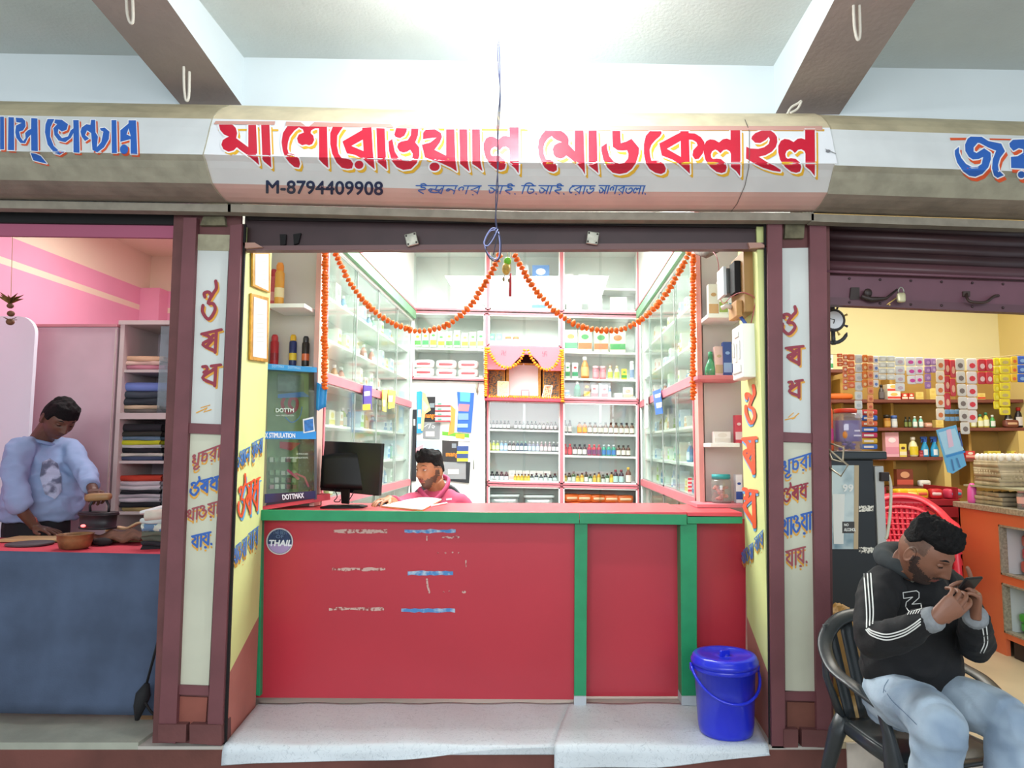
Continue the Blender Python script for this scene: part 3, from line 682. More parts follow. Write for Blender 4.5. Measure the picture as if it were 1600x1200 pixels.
word(['খ', 'u', 'চ', 'র', 'া'], qd(299, 712, 344, 730, 2, 17), 2.8, mrn2, DL, parent=p2, shadow=ora, soff=(0, 5)); word(['ঔ', 'ষ', 'ধ'], qd(296, 756, 342, 776, 1, 12), 3.4, bl3, DL, parent=p2, shadow=ora, soff=(0, 5))
word(['প', 'া', 'ও', 'য', '*', 'া'], qd(292, 797, 342, 815, 1, 14), 2.8, mrn2, DL, parent=p2, shadow=ora, soff=(0, 5)); word(['য', 'া', 'য', '*', '.'], qd(299, 838, 334, 857, 1, 8), 3.2, bl3, DL, parent=p2, shadow=ora, soff=(0, 5))
word(['ঔ'], qd(1220, 492, 1246, 524, 0, 2), 5, mrn, DL, parent=p6, shadow=ora); word(['ষ'], qd(1228, 544, 1255, 572, 0, 3), 4.8, mrn, DL, parent=p6, shadow=ora); word(['ধ'], qd(1231, 598, 1254, 624, 0, 4), 4.6, mrn, DL, parent=p6, shadow=ora)
i = Ink(); i.stroke([(1227, 656), (1243, 652), (1238, 655), (1248, 646)], 1.8); i.stroke([(1232, 652), (1240, 645)], 1.4); build('flourish', i.mb(flat(DL)), ora, parent=p6)
word(['খ', 'u', 'চ', 'র', 'া'], qd(1223, 722, 1268, 742, 0, 14), 2.9, bl3, DL, parent=p7, shadow=ora, soff=(0, 5)); word(['ঔ', 'ষ', 'ধ'], qd(1223, 765, 1262, 786, 0, 10), 3, mrn, DL, parent=p7, shadow=ora, soff=(0, 5))
word(['প', 'া', 'ও', 'য', '*', 'া'], qd(1222, 812, 1268, 838, 0, 12), 3.2, bl3, DL, parent=p7, shadow=ora, soff=(0, 5)); word(['য', 'া', 'য', '*', '.'], qd(1228, 862, 1264, 886, 0, 9), 3, mrn2, DL, parent=p7, shadow=ora, soff=(0, 5))
# on the lime jambs
def jsurf(side):
    def s(x, y):
        # intersect with the slanted jamb plane
        xf, xb = (XJL, XJLb) if side < 0 else (XJR, XJRb)
        d = ray(x, y); k = (xb-xf)/.45
        t = (xf-k*3.5)/(d.x-k*d.y); p = Vector((d.x*t, d.y*t, CZ+d.z*t)); p.x += .003 if side < 0 else -.003
        return p
    return s
wl = [o for o in bpy.data.objects if o.name.startswith('wall_left')][0]; wr = [o for o in bpy.data.objects if o.name.startswith('wall_right')][0]
jl, jr = jsurf(-1), jsurf(1); oj = M('paint_orange_red', 'e4572e', .5); bj = M('paint_jamb_blue', '3d78c0', .5); lb = M('paint_sky', '5fa8dc', .5)
word(['এ', 'খ', 'া', 'ে', 'ন'], [(368, 708), (390, 698), (389, 720), (367, 734)], 1.5, bj, surf=jl, parent=wl, shadow=ora, soff=(0, 6)); word(['খ', 'u', 'চ', 'র', 'া'], [(393, 692), (410, 684), (409, 706), (392, 716)], 1.4, bj, surf=jl, parent=wl, shadow=ora, soff=(0, 6))
word(['ঔ', 'ষ', 'ধ'], [(371, 763), (405, 746), (403, 796), (370, 812)], 3.0, oj, surf=jl, parent=wl, shadow=lb, soff=(2, 5))
word(['প', 'া', 'ও', 'য', '*', 'া'], [(364, 856), (385, 838), (384, 866), (363, 884)], 1.5, bj, surf=jl, parent=wl, shadow=ora, soff=(0, 7)); word(['য', 'া', 'য', '*'], [(387, 834), (403, 822), (402, 850), (386, 862)], 1.5, bj, surf=jl, parent=wl, shadow=ora, soff=(0, 7))
word(['ঔ'], [(1164, 614), (1182, 620), (1184, 668), (1166, 658)], 5, oj, surf=jr, parent=wr, shadow=lb, soff=(-1, 4)); word(['ষ'], [(1162, 686), (1183, 684), (1184, 742), (1163, 730)], 6, oj, surf=jr, parent=wr, shadow=lb, soff=(0, 5))
word(['ধ'], [(1162, 765), (1184, 768), (1186, 826), (1163, 814)], 6, oj, surf=jr, parent=wr, shadow=lb, soff=(0, 5))
word(['প', 'া', 'ও', 'য', '*', 'া'], [(1160, 862), (1178, 848), (1178, 872), (1160, 882)], 1.4, bj, surf=jr, parent=wr, shadow=ora, soff=(0, 6)); word(['য', 'া', 'য', '*'], [(1180, 842), (1194, 828), (1194, 850), (1180, 864)], 1.4, bj, surf=jr, parent=wr, shadow=ora, soff=(0, 6))
# ================================================================ COUNTER
m_cr = M('counter_red', 'b83241', .32, .05, 1.2); m_ct = M('counter_top_pink', 'd94f57', .3, .04, 2); m_gr = M('counter_green', '1f8f5f', .4, .07, 10)
ct = thing('shop_counter', 'long red laminate counter with green edging and posts in the shop opening', 'counter', P(780, 1088, 3.95))
b = MB(); b.pq([(402, 806), (898, 812), (898, 1093), (400, 1090)], 3.99, .03); build('front_panel', b, m_cr, parent=ct)
b = MB(); b.pq([(898, 812), (1070, 814), (1070, 1088), (898, 1088)], 4.06, .03); build('front_panel', b, m_cr, parent=ct)
b = MB(); b.pq([(1068, 810), (1165, 811), (1165, 1098), (1068, 1092)], 4.10, .03); build('front_panel', b, m_cr, parent=ct)
for i, (q, D) in enumerate((([(898, 818), (918, 818), (916, 1094), (897, 1094)], 3.96), ([(1063, 818), (1089, 818), (1089, 1094), (1065, 1094)], 3.96), ([(399, 812), (409, 812), (406, 1088), (397, 1086)], 3.955))):
    b = MB(); b.pq(q, D, .14); build('post', b, m_gr, parent=ct, bevel=.002)
for q in ([(897, 1088), (916, 1088), (916, 1103), (897, 1102)], [(1065, 1088), (1088, 1088), (1088, 1103), (1065, 1102)]):
    b = MB(); b.pq(q, 3.95, .12); build('post_foot', b, M('mat_grey', 'b6bec4', .5), parent=ct)
zt = 1.185
def ctop(x0, x1, yb0=4.56, yb1=4.56, yf=3.93, mi=0):
    b = MB(); b.box(x0, x1, yf, yb0, zt-.012, zt, mi); return b
b = MB()
xa, xb_, xc = P(402, 798, 3.93).x, P(1073, 806, 3.93).x, P(1160, 808, 3.93).x
b.prism([(xa, 3.93, zt-.03), (xb_, 3.93, zt-.03), (xb_, 4.56, zt-.03), (-1.35, 4.56, zt-.03), (-1.35, 4.35, zt-.03), (xa, 4.35, zt-.03)], (0, 0, .03)); build('counter_top', b, m_ct, parent=ct, bevel=.003)
b = MB(); b.box(xb_+.004, xc, 3.93, 4.46, zt-.03, zt-.002); build('counter_top', b, m_ct, parent=ct, bevel=.003)
b = MB(); b.pq([(404, 797), (905, 802), (905, 818), (403, 813)], 3.925, .03); build('edge_strip', b, m_gr, parent=ct)
b = MB(); b.pq([(906, 802), (1073, 804), (1073, 820), (906, 818)], 3.925, .03); build('edge_strip', b, m_gr, parent=ct)
b = MB(); b.pq([(1074, 806), (1160, 807), (1160, 818), (1074, 818)], 3.93, .03); build('edge_strip', b, m_gr, parent=ct)
b = MB(); b.box(xa+.05, xb_-.05, 4.2, 4.5, .14, .2); build('plinth_board', b, m_cr, parent=ct)
# peeled sticker remains
stw = M('sticker_rest', 'c9a9a0', .7, .3, 60, h2='9c3a3e', thr=(.5, .62)); stb = M('sticker_rest_blue', '4a86c0', .6, .3, 30, h2='b9c9d4', thr=(.45, .7))
def rag(x0, y0, x1, y1, seed):
    r = random.Random(seed); n = 12
    return [(x0+(x1-x0)*i/n, y0+r.uniform(-.8, 1.2)) for i in range(n+1)]+[(x1-(x1-x0)*i/n, y1+r.uniform(-1.4, .8)) for i in range(n+1)]
class Bits(list):
    def poly(s, p): i = Ink(); i.poly(p); s.append(i)
    def stroke(s, p, w): i = Ink(); i.stroke(p, w); s.append(i)
iW, iB = Bits(), Bits()
for k, r in enumerate(((521, 827, 605, 833), (519, 887, 602, 892), (514, 949, 600, 954))): iW.poly(rag(*r, k))
for k, r in enumerate(((632, 827, 712, 833), (637, 892, 708, 899), (627, 951, 711, 957))): iB.poly(rag(*r, k+5))
for x, y in ((684, 864), (696, 864), (707, 863), (717, 864), (693, 925), (702, 924)): iW.poly(circ(x, y, 1.6, 1.4, 6))
iW.stroke([(667, 838), (667, 844)], 2); iW.poly(rag(690, 838, 718, 841, 21)); iW.stroke([(728, 876), (728, 885)], 2); iW.stroke([(667, 905), (668, 915), (671, 926)], 3); iW.poly(circ(725, 925, 3.5, 2.2, 7))
for i in iW: build('sticker_scrap', i.mb(flat(3.988)), stw, parent=ct)
for i in iB: build('sticker_scrap', i.mb(flat(3.988)), stb, parent=ct)
# round sticker
b = MB(); c = P(437, 846, 3.988)
st = thing('round_sticker', 'round blue and lilac sticker on the counter front near the lime jamb', 'sticker', c+Vector((0, 0, -.08)))
i = Ink(); i.poly(circ(437, 846, 21, 21, 28)); build('rim', i.mb(flat(3.986)), M('stk_rim', 'c9c4c8', .4), parent=st)
i = Ink(); i.poly(circ(437, 846, 19, 19, 28)); build('field', i.mb(flat(3.985)), M('stk_blue', '27385f', .4, .3, 30), parent=st)
i = Ink(); i.poly([(419, 850)]+[(437+18.5*math.cos(a), 846+18.5*math.sin(a)) for a in [math.pi*(.93-.86*k/12) for k in range(13)]]+[(455, 850)]); build('lower_field', i.mb(flat(3.984)), M('stk_lilac', 'a58fc0', .4), parent=st)
i = Ink(); latin(i, 'THAIL', [(421, 844), (457, 844), (455, 853), (420, 853)], fat=1); build('lettering', i.mb(flat(3.983)), M('stk_white', 'e6e8ee', .4), parent=st)
i = Ink(); latin(i, 'THE BEST', [(427, 829), (448, 829), (449, 835), (426, 835)]); latin(i, 'OF', [(431, 836), (443, 836), (443, 841), (431, 841)]); build('lettering', i.mb(flat(3.983)), M('stk_pale', '6d86a8', .4), parent=st)
# ================================================================ MATS on the platform
m_mat = M('mat_vinyl', 'b9c4ca', .42, .05, 14, bump=.12, bs=25)
def vein(m):
    nt = m.node_tree; b = nt.nodes['Principled BSDF']; tc = nt.nodes.new('ShaderNodeTexCoord')
    v = nt.nodes.new('ShaderNodeTexNoise'); v.inputs['Scale'].default_value = 22; v.inputs['Detail'].default_value = 6; v.inputs['Distortion'].default_value = 1.6
    nt.links.new(tc.outputs['Object'], v.inputs[0]); r = nt.nodes.new('ShaderNodeValToRGB'); e = r.color_ramp.elements
    e[0].position = .485; e[0].color = (0, 0, 0, 1); e[1].position = .5; e[1].color = (1, 1, 1, 1); n = e.new(.515); n.color = (0, 0, 0, 1)
    mx = nt.nodes.new('ShaderNodeMixRGB'); mx.inputs[1].default_value = lin('d0dae0'); mx.inputs[2].default_value = lin('aab6be')
    nt.links.new(v.outputs[0], r.inputs[0]); nt.links.new(r.outputs[0], mx.inputs[0]); nt.links.new(mx.outputs[0], b.inputs['Base Color'])
vein(m_mat)
def matpiece(xbL, xbR, xfL, xfR, bot, label):
    # bot(u): bottom pixel of the drape
    zr = .146
    def fn(u, v):
        xb = xbL+(xbR-xbL)*u; xf = xfL+(xfR-xfL)*u
        bk = P(xb, 1090, 3.98); X0 = bk.x; X1 = P(xf, 1150, 3.44).x
        if v <= .55:
            a = v/.55; y = 3.99+(3.46-3.99)*a; x = X0+(X1-X0)*a
            return Vector((x, y, zr+.004*math.sin(x*7)*a+.003*math.sin(x*17+y*9)))
        if v <= .7:
            a = (v-.55)/.15*math.pi/2; return Vector((X1, 3.46-.035*math.sin(a), zr-.035*(1-math.cos(a))+.004*math.sin(X1*7)))
        a = (v-.7)/.3; zb = P(xf, bot(u), 3.42).z
        return Vector((X1, 3.425-.006*math.sin(X1*11+2)*a-.008*a, (zr-.035)+(zb-(zr-.035))*a))
    b = MB(); b.grid(fn, 48, 34, thick=(0, .0025, .0025))
    return build('floor_mat', b, m_mat, label=label, cat='mat')
matpiece(404, 890, 350, 866, lambda u: 1197-30*u**1.3-3*math.sin(u*9), 'pale grey vinyl mat draped over the step, the longer piece by the left jamb')
matpiece(888, 1166, 866, 1200, lambda u: 1201-4*u-18*max(0, u-.45)**1.2*2, 'pale grey vinyl mat draped over the step, the shorter piece under the blue bucket')
# ================================================================ BUCKET
m_bk = M('bucket_blue', '1f2fd0', .28, .04, 5, coat=.3)
c = PZ(1133, 1128, .148); c.y = 3.60; c.x = (1133-CX)/F*3.60*.966
t = thing('bucket', 'blue plastic bucket with lid standing on the mat before the red counter', 'bucket', (c.x, c.y, .15))
s = 1.0; H = .36
b = MB(); b.lathe([(.10, 0), (.128, .003), (.132, .02), (.136, .05), (.148, .3), (.150, .30), (.158, .305), (.158, .325), (.15, .327)], (c.x, c.y, .15), 36); build('body', b, m_bk, parent=t)
b = MB(); b.lathe([(.157, .325), (.163, .326), (.165, .345), (.158, .35), (.157, .362), (.15, .37), (.12, .374), (.116, .368), (.06, .366), (.055, .362), (.02, .362), (.018, .372), (.0, .373)], (c.x, c.y, .15), 36, caps=False)
ld = build('lid', b, m_bk, parent=t)
b = MB(); b.box(-.028, .028, -.008, .008, .36, .392, 0, Matrix.Translation((c.x, c.y-.01, .15)) @ Matrix.Rotation(.4, 4, 'Z')); build('knob', b, m_bk, parent=ld, bevel=.005)
b = MB(); pts = []
for k in range(17):
    a = math.pi*k/16; pts.append(Vector((c.x-.168*math.cos(a)+.0, c.y-.14-.03*math.sin(a), .15+.31-.16*math.sin(a))) if 0 else Vector((c.x+.168*math.cos(a+math.pi*1.0), c.y-.168*math.sin(a)*.93, .15+.305-.125*math.sin(a)+.02*math.cos(a))))
b.tube(pts, [.0075]*17, 8); build('handle', b, m_bk, parent=t)
for sx in (-1, 1):
    b = MB(); b.rbox((c.x+sx*.163, c.y, .15+.305), (.02, .03, .03), e=.6); build('handle_lug', b, m_bk, parent=t)
# ================================================================ INSIDE THE MEDICINE SHOP
m_pk = M('case_pink', 'd77a84', .45, .03); m_wf = M('case_white_frame', 'f0f2ee', .4); m_sh_w = M('shelf_white', 'eef1ee', .5); m_inn = M('case_inner', 'e3e9e5', .6)
m_gl = glass('case_glass', 'fbfdfc', .05); m_gl2 = glass('case_glass_green', 'f8fdfa', .13, .06); m_alu = M('aluminium', 'b9c0bd', .35, metal=.6); m_gbeam = M('green_beam', '78ab84', .6, .06)
SL = .022
def yy(x, y): return y+SL*(x-760)
DB = 7.2
def bp(x, y, d=DB): return P(x, yy(x, y), d)
SHZ = {}
def case(name, label, x0, x1, yt, yb, shelves=(), rails=(), panes=True, cat='cabinet', deep=.3):
    a, c = bp(x0, yb), bp(x1, yt); t = thing(name, label, cat, ((a.x+c.x)/2, DB+deep/2, a.z))
    def q(xa, ya, xb, yb_, D, dep, nm, m, par=t):
        b = MB(); b.prism([P(xa, yy(xa, ya), D), P(xb, yy(xb, ya), D), P(xb, yy(xb, yb_), D), P(xa, yy(xa, yb_), D)], (0, dep, 0)); return build(nm, b, m, parent=par)
    A = P(x0, yy(x0, yt), DB); B = P(x1, yy(x1, yt), DB); C = P(x1, yy(x1, yb), DB); Dd = P(x0, yy(x0, yb), DB)
    b = MB(); o = Vector((0, deep, 0))
    b.prism([A+o, B+o, C+o, Dd+o], (0, .01, 0)); build('back_panel', b, m_inn, parent=t)
    th = .012
    for nm, (p, r, v) in (('side_panel', (A, Dd, (th, 0, 0))), ('side_panel', (B, C, (-th, 0, 0)))):
        b = MB(); b.prism([p, r, r+o, p+o], v); build(nm, b, m_inn, parent=t)
    for nm, (p, r, s) in (('top_panel', (A, B, -1)), ('bottom_panel', (Dd, C, 1))):
        b = MB(); b.prism([p, r, r+o, p+o], (0, 0, s*th)); build(nm, b, m_inn, parent=t)
    # pink face frame and white sash
    for r in ((x0-.4, yt-.9, x1+.4, yt+2), (x0-.4, yb-2, x1+.4, yb+.9), (x0-.4, yt, x0+2, yb), (x1-2, yt, x1+.4, yb)): q(*r, DB-.012, .012, 'face_frame', m_pk)
    for r in ((x0+2, yt+2, x1-2, yt+4.2), (x0+2, yb-4.2, x1-2, yb-2), (x0+2, yt+2, x0+4.2, yb-2), (x1-4.2, yt+2, x1-2, yb-2)): q(*r, DB-.004, .014, 'sash', m_wf)
    for y in shelves:
        p, r = bp(x0+2, y, DB+.02), bp(x1-2, y, DB+.02); b = MB()
        b.prism([p, r, r+Vector((0, deep-.03, 0)), p+Vector((0, deep-.03, 0))], (0, 0, -.02)); build('shelf', b, m_sh_w, parent=t)
    if panes:
        xm = (x0+x1)/2
        for k, (xa, xb) in enumerate(((x0+3, xm+2), (xm-2, x1-3))):
            g = q(xa, yt+3, xb, yb-3, DB+.002+.006*k, .003, 'glass_pane', m_gl)
            q(xb-9 if k else xa+5, yb-7, xb-3 if k else xa+11, yb-5, DB-.008, .008, 'handle', m_alu, g)
    return t
case('wall_cabinet', 'overhead glass cabinet at the back, left of the charm string', 641, 762, 380, 485)
case('wall_cabinet', 'overhead glass cabinet at the back holding blue and white cartons', 763, 877, 380, 485, (446,))
case('wall_cabinet', 'overhead glass cabinet at the back, furthest to the right', 878, 998, 380, 485, (446,))
case('wall_cabinet', 'glass cabinet with baby packs left of the shrine', 643, 760, 489, 594, (545,))
case('wall_cabinet', 'short glass cabinet right above the garlanded shrine', 761, 877, 489, 541)
case('wall_cabinet', 'glass cabinet with lotions and soap boxes right of the shrine', 878, 998, 489, 621, (546, 588))
case('display_case', 'glass case with three rows of syrup bottles under the shrine', 761, 877, 624, 754, (670, 704))
case('display_case', 'glass case with coloured bottles at the back right', 878, 998, 624, 754, (674, 708.5))
case('display_case', 'low glass case with clear plastic boxes, half hidden by the counter', 761, 877, 757, 812)
case('display_case', 'low glass case full of orange packs, half hidden by the counter', 878, 998, 757, 812)
# back door and its hasp
b = MB(); b.prism([bp(643, 597, 7.23), bp(758, 597, 7.23), bp(758, 905, 7.23), bp(643, 905, 7.23)], (0, .04, 0)); dr = build('door_1', b, M('door_white', 'e9ebe4', .6), kind='structure')
b = MB(); b.tube([bp(746, 598, 7.22), bp(745, 607, 7.215), bp(746, 614, 7.215)], .012, 8); build('door_hasp', b, M('hasp', 'b9b7a0', .4, metal=.5), parent=dr)
b = MB(); b.tube([bp(740, 712, 7.22), bp(740, 733, 7.22)], .006, 8); build('door_handle', b, m_alu, parent=dr)
# ---- side cases
def sidecase(X, s, y0, y1, label, xin):
    t = thing('side_case', label, 'cabinet', (X-s*.17, (y0+y1)/2, .14))
    def bx(nm, xa, xb, ya, yb, za, zb, m, par=t, bev=0):
        b = MB(); b.box(min(xa, xb), max(xa, xb), ya, yb, za, zb); return build(nm, b, m, parent=par)
    xo = X-s*.32
    bx('side_panel', xo, X, y0, y0+.02, .14, 2.9, m_sh_w); bx('side_panel', xo, X, y1-.02, y1, .14, 2.9, m_sh_w); bx('back_panel', xo, xo+s*.012, y0, y1, .14, 2.9, m_inn)
    for z in (1.19, 1.975): bx('rail', X-s*.02, X+s*.004, y0, y1, z-.03, z+.03, m_pk); bx('floor_panel', xo, X-s*.01, y0+.02, y1-.02, z-.012, z+.012, m_sh_w)
    bx('rail', X-s*.02, X+s*.006, y0, y0+.025, 1.19, 2.86, m_pk)
    bx('top_panel', xo, X, y0, y1, 2.84, 2.9, m_sh_w)
    bx('kick_panel', X-s*.02, X, y0, y1, .14, .5, m_pk)
    for z in (1.42, 1.68, 2.24, 2.52): bx('shelf', xo, X-s*.045, y0+.02, y1-.02, z-.009, z+.009, m_sh_w)
    for z in (.5,): bx('rail', X-s*.02, X+s*.004, y0, y1, z-.02, z+.02, m_pk)
    for za, zb in ((.52, 1.16), (1.22, 1.945), (2.005, 2.84)):
        n = 4; w = (y1-y0-.05)/n
        for k in range(n):
            a = y0+.025+k*w-(.03 if k else 0); c = y0+.025+(k+1)*w+.02 if k < n-1 else y1-.02
            xx = X-s*(.006+.008*(k % 2)); g = bx('glass_pane', xx, xx-s*.003, a, c, za, zb, m_gl2)
            for yv in (a, c-.014): bx('pane_frame', xx+s*.002, xx-s*.005, yv, yv+.014, za, zb, m_alu, g)
            for zv in (za, zb-.012): bx('pane_frame', xx+s*.002, xx-s*.005, a, c, zv, zv+.012, m_alu, g)
    bx('cornice', X-s*.05, X+s*.03, y0-.0, y1, 2.86, 2.95, m_gbeam); bx('cornice_trim', X+s*.03, X+s*.036, y0, y1, 2.945, 2.965, m_pk)
    return t
XL, XR = -1.40, .936
sidecase(XL, 1, 4.375, 7.19, 'tall glass-fronted side case along the left wall, behind the monitor', 1)
sidecase(XR, -1, 4.515, 7.19, 'tall glass-fronted side case along the right wall, beside the recess', -1)
for s, X, y0 in ((1, XL, 4.375), (-1, XR, 4.515)):
    b = MB(); b.box(min(X, X-s*.3), max(X, X-s*.3), y0, 7.19, 2.97, 3.6); build('trim_11' if s > 0 else 'trim_12', b, M('loft_front', 'e9ebe6', .6), kind='structure')
    b = MB(); b.box(min(X+s*.0, X-s*.02), max(X+s*.0, X-s*.02), y0-.12, y0, .14, 3.6) if 0 else b.box(min(X, X-s*.03), max(X, X-s*.03), y0-.12, y0-.005, 1.19, 3.6)
    build('trim_13' if s > 0 else 'trim_14', b, M('recess_edge', 'cfa79c', .7) if s > 0 else M('recess_edge_pink', 'dba198', .7), kind='structure')
# ---------------------------------------------------------------- goods
PROTO = {}
def cm(h, r=.4): return M('c_'+h+('_g' if r != .4 else ''), h, r)
def bottle(w, h, body, cap, lab, kind='syrup'):
    k = (w, h, body, cap, lab, kind)
    if k in PROTO: return PROTO[k]
    r = w/2; b = MB()
    if kind == 'syrup': b.lathe([(r*.9, 0), (r, h*.03), (r, h*.6), (r*.85, h*.7), (r*.42, h*.78), (r*.42, h*.84)], n=10)
    elif kind == 'can': b.lathe([(r*.92, 0), (r, h*.03), (r, h*.78), (r*.9, h*.83)], n=12)
    elif kind == 'flask': b.lathe([(r*.8, 0), (r, h*.05), (r, h*.45), (r*.7, h*.7), (r*.4, h*.78), (r*.4, h*.85)], n=12)
    elif kind == 'tub': b.lathe([(r*.95, 0), (r, h*.04), (r, h*.7), (r*.96, h*.74)], n=12)
    o = build({'syrup': 'syrup_bottle', 'can': 'spray_can', 'flask': 'bottle', 'tub': 'jar'}[kind], b, cm(body), local=True, cat='bottle' if kind != 'tub' else 'jar')
    c = MB()
    if kind == 'can': c.lathe([(r*.9, h*.83), (r*.88, h*.95), (r*.6, h)], n=12)
    elif kind == 'tub': c.lathe([(r*1.02, h*.74), (r*1.02, h*.97), (r*.9, h)], n=12)
    else: c.lathe([(r*.52, h*.83), (r*.52, h*.98), (r*.4, h)], n=8)
    build('cap', c, cm(cap), parent=o)
    l = MB(); l.grid(lambda u, v: Vector((r*1.05*math.cos(math.radians(205+130*u)), r*1.05*math.sin(math.radians(205+130*u)), h*(.1+.42*v))), 6, 1); build('label', l, cm(lab), parent=o)
    PROTO[k] = o; PROTO[k+('used',)] = False; return o
def carton(w, h, d, base, band, name='carton', band2=None):
    k = ('box', w, h, d, base, band, name, band2)
    if k in PROTO: return PROTO[k]
    b = MB(); b.box(-w/2, w/2, -d/2, d/2, 0, h); o = build(name, b, cm(base, .5), local=True, cat='box')
    i = MB(); i.box(-w/2*.99, w/2*.99, -d/2-.0012, -d/2, h*.12, h*.4); build('printed_band', i, cm(band, .5), parent=o)
    i = MB(); i.add([(w*.36*math.cos(a)*.8, -d/2-.0015, h*.68+min(w, h)*.2*math.sin(a)) for a in [2*math.pi*q/12 for q in range(12)]], [tuple(range(12))]); build('printed_mark', i, cm(band2 or band, .5), parent=o)
    PROTO[k] = o; PROTO[k+('used',)] = False; return o
def pack(w, h, d, base, band):
    k = ('pack', w, h, d, base, band)
    if k in PROTO: return PROTO[k]
    b = MB(); b.rbox((0, 0, h/2), (w, d, h), e=.45); o = build('soft_pack', b, cm(base, .3), local=True, cat='packet')
    i = MB(); i.rbox((0, -d*.03, h*.5), (w*.86, d, h*.4), e=.45); build('printed_band', i, cm(band, .3), parent=o)
    PROTO[k] = o; PROTO[k+('used',)] = False; return o
def put(pr, loc, label, group=None, rz=0, sc_=1):
    k = next(k for k, v in PROTO.items() if v is pr)
    if not PROTO.get(k+('used',)):
        PROTO[k+('used',)] = True; o = pr; o.location = loc; o.rotation_euler = (0, 0, rz); o.scale = (sc_,)*3
        o['label'] = label
        if group: o['group'] = group
    else:
        o = dup(pr, loc, rz, label, group or '', sc_)
        if not group and 'group' in o: del o['group']
    return o
MPP = 7.27/F*1.0
def backrow(items, yb, where, group, D=7.26):
    # items: (x, w_px, h_px, kind, colours..., noun)
    for n, it in enumerate(items):
        x, wp, hp, kind, c1, c2, c3, noun = it
        z = bp(x, yb, DB+.02).z; X = P(x, yy(x, yb), D).x
        if kind == 'box': pr = carton(round(wp*MPP, 3), round(hp*MPP, 3), .05, c1, c2, 'carton', c3)
        elif kind == 'pack': pr = pack(round(wp*MPP, 3), round(hp*MPP, 3), .12, c1, c2)
        else: pr = bottle(round(wp*MPP, 3), round(hp*MPP, 3), c1, c2, c3, kind)
        put(pr, (X, D, z+.0005), noun+', '+ORD[n]+' '+where, group)
W = 'f0f2ee'
it = [(765+i*5.9, 5.2, 13, 'syrup', '3a2a26', '22262a', 'e6e8ea', 'dark syrup bottle with white label') for i in range(6)]+[(806+i*6.2, 5.2, 13, 'syrup', '3a2a26' if i < 6 else '5a463e', '22262a' if i < 6 else ('c9b6b8', 'd8dad6', '8a8f5a', '8f5a5a', '3a3a2a')[i-6], 'e6e8ea' if i < 7 else 'eadde0', 'small syrup bottle with white label') for i in range(11)]
backrow(it, 669.5, 'along the top shelf under the shrine', 'syrup bottles on the top shelf under the shrine')
cols = [('d8c93a', '4a5a2a', 'd8d060')]+[('b8c850', 'd8dcd0', 'e2e8c0')]*2+[('8fb4dc', 'c8c8c0', 'dbe6f4')]*2+[('4a3a3a', 'd0d0d0', 'f4e8ea')]*2+[('33476a', '9ac0b0', 'e6ecf4')]*3+[('9a9ab0', 'e6e6e6', 'cfe0f4')]*3+[('a08a90', 'e6d0d8', 'f4e0e6')]*3+[('55565a', 'e8e8e8', 'eeeeee')]*2
it = [(765+i*6.25, 5.6, 15, 'syrup', c[0], c[1], c[2], 'small bottle with coloured label') for i, c in enumerate(cols)]
backrow(it, 703.5, 'along the second shelf under the shrine', 'bottles on the second shelf under the shrine')
it = [(769+i*7.4, 6.8, 14, 'syrup', '2e2a2c', '20242a', 'dfe6ee', 'dark bottle with pale label') for i in range(4)]+[(805+i*5.2, 5, 11, 'syrup', 'c9a21e', '5a3a22', 'e8d060', 'yellow bottle') for i in range(5)]+[(831+i*7.2, 6.4, 13 if i % 2 else 11, 'syrup', '38444a', '20242a', 'd6e6e6', 'dark bottle with teal label') for i in range(6)]
backrow(it, 751, 'along the lowest shelf under the shrine', 'bottles on the lowest shelf under the shrine')
it = [(800+i*11, 10, 16, 'box', 'f2f0ea', 'e2c8c4', 'd8dde0', 'pale carton behind the bottles') for i in range(6)]
backrow(it, 751, 'on the lowest shelf under the shrine', 'pale cartons behind the bottles', 7.38)
it = [(883, 6.4, 20, 'syrup', '3a2426', '1e1e20', 'd8cfc8', 'tall dark bottle'), (890.5, 6.4, 20, 'syrup', '3a2426', '1e1e20', 'd8cfc8', 'tall dark bottle')]+[(905.5+i*8.2, 7.4, 17.5, 'syrup', 'd0681e' if i < 2 else '6a4a34', '4a2a20' if i < 2 else '2a2422', 'e8b03a' if i < 2 else 'ece2d4', 'amber bottle with white label' if i > 1 else 'orange bottle') for i in range(11)]
backrow(it, 673.5, 'along the upper shelf, right case', 'bottles on the upper shelf of the right case')
rc = [('b01e2a', 'd83a3a', 'd84a50')]*2+[('4a2a2a', '2a2222', 'ece6e0')]*3+[('c02438', 'e04a50', '7a3a6a')]*3+[('2f9a7a', 'dfe8ea', '3a7ac0')]*3+[('5a3426', '3a2a24', 'e6dcd0')]*3
it = [(883+i*7.6, 7, 17, 'syrup', *c, 'red bottle' if c[0][0] in 'bc' and c[0] != '4a2a2a' else 'small coloured bottle') for i, c in enumerate(rc)]
backrow(it, 708, 'along the middle shelf, right case', 'bottles on the middle shelf of the right case')
it = [(883+i*6.6, 6, 13+(i % 3)*2, 'syrup', ('c9951e', '3a3a2a', '2f5a3a', 'b8922a')[i % 4], ('3a2a22', '22262a')[i % 2], ('e8d27a', 'dfe6e0', 'd6e0d2', 'e6c860')[i % 4], 'short squat bottle') for i in range(12)]+[(962, 8, 21, 'syrup', '2c3440', '8a2a3a', 'bfe0dc', 'tall dark bottle with teal label'), (971, 8, 21, 'syrup', '2c3440', '8a2a3a', 'bfe0dc', 'tall dark bottle with teal label'), (982, 9, 25, 'syrup', '6a3a24', 'e0b03a', 'eee6da', 'largest amber bottle with yellow cap')]
backrow(it, 751, 'along the lowest shelf, right case', 'bottles on the lowest shelf of the right case')
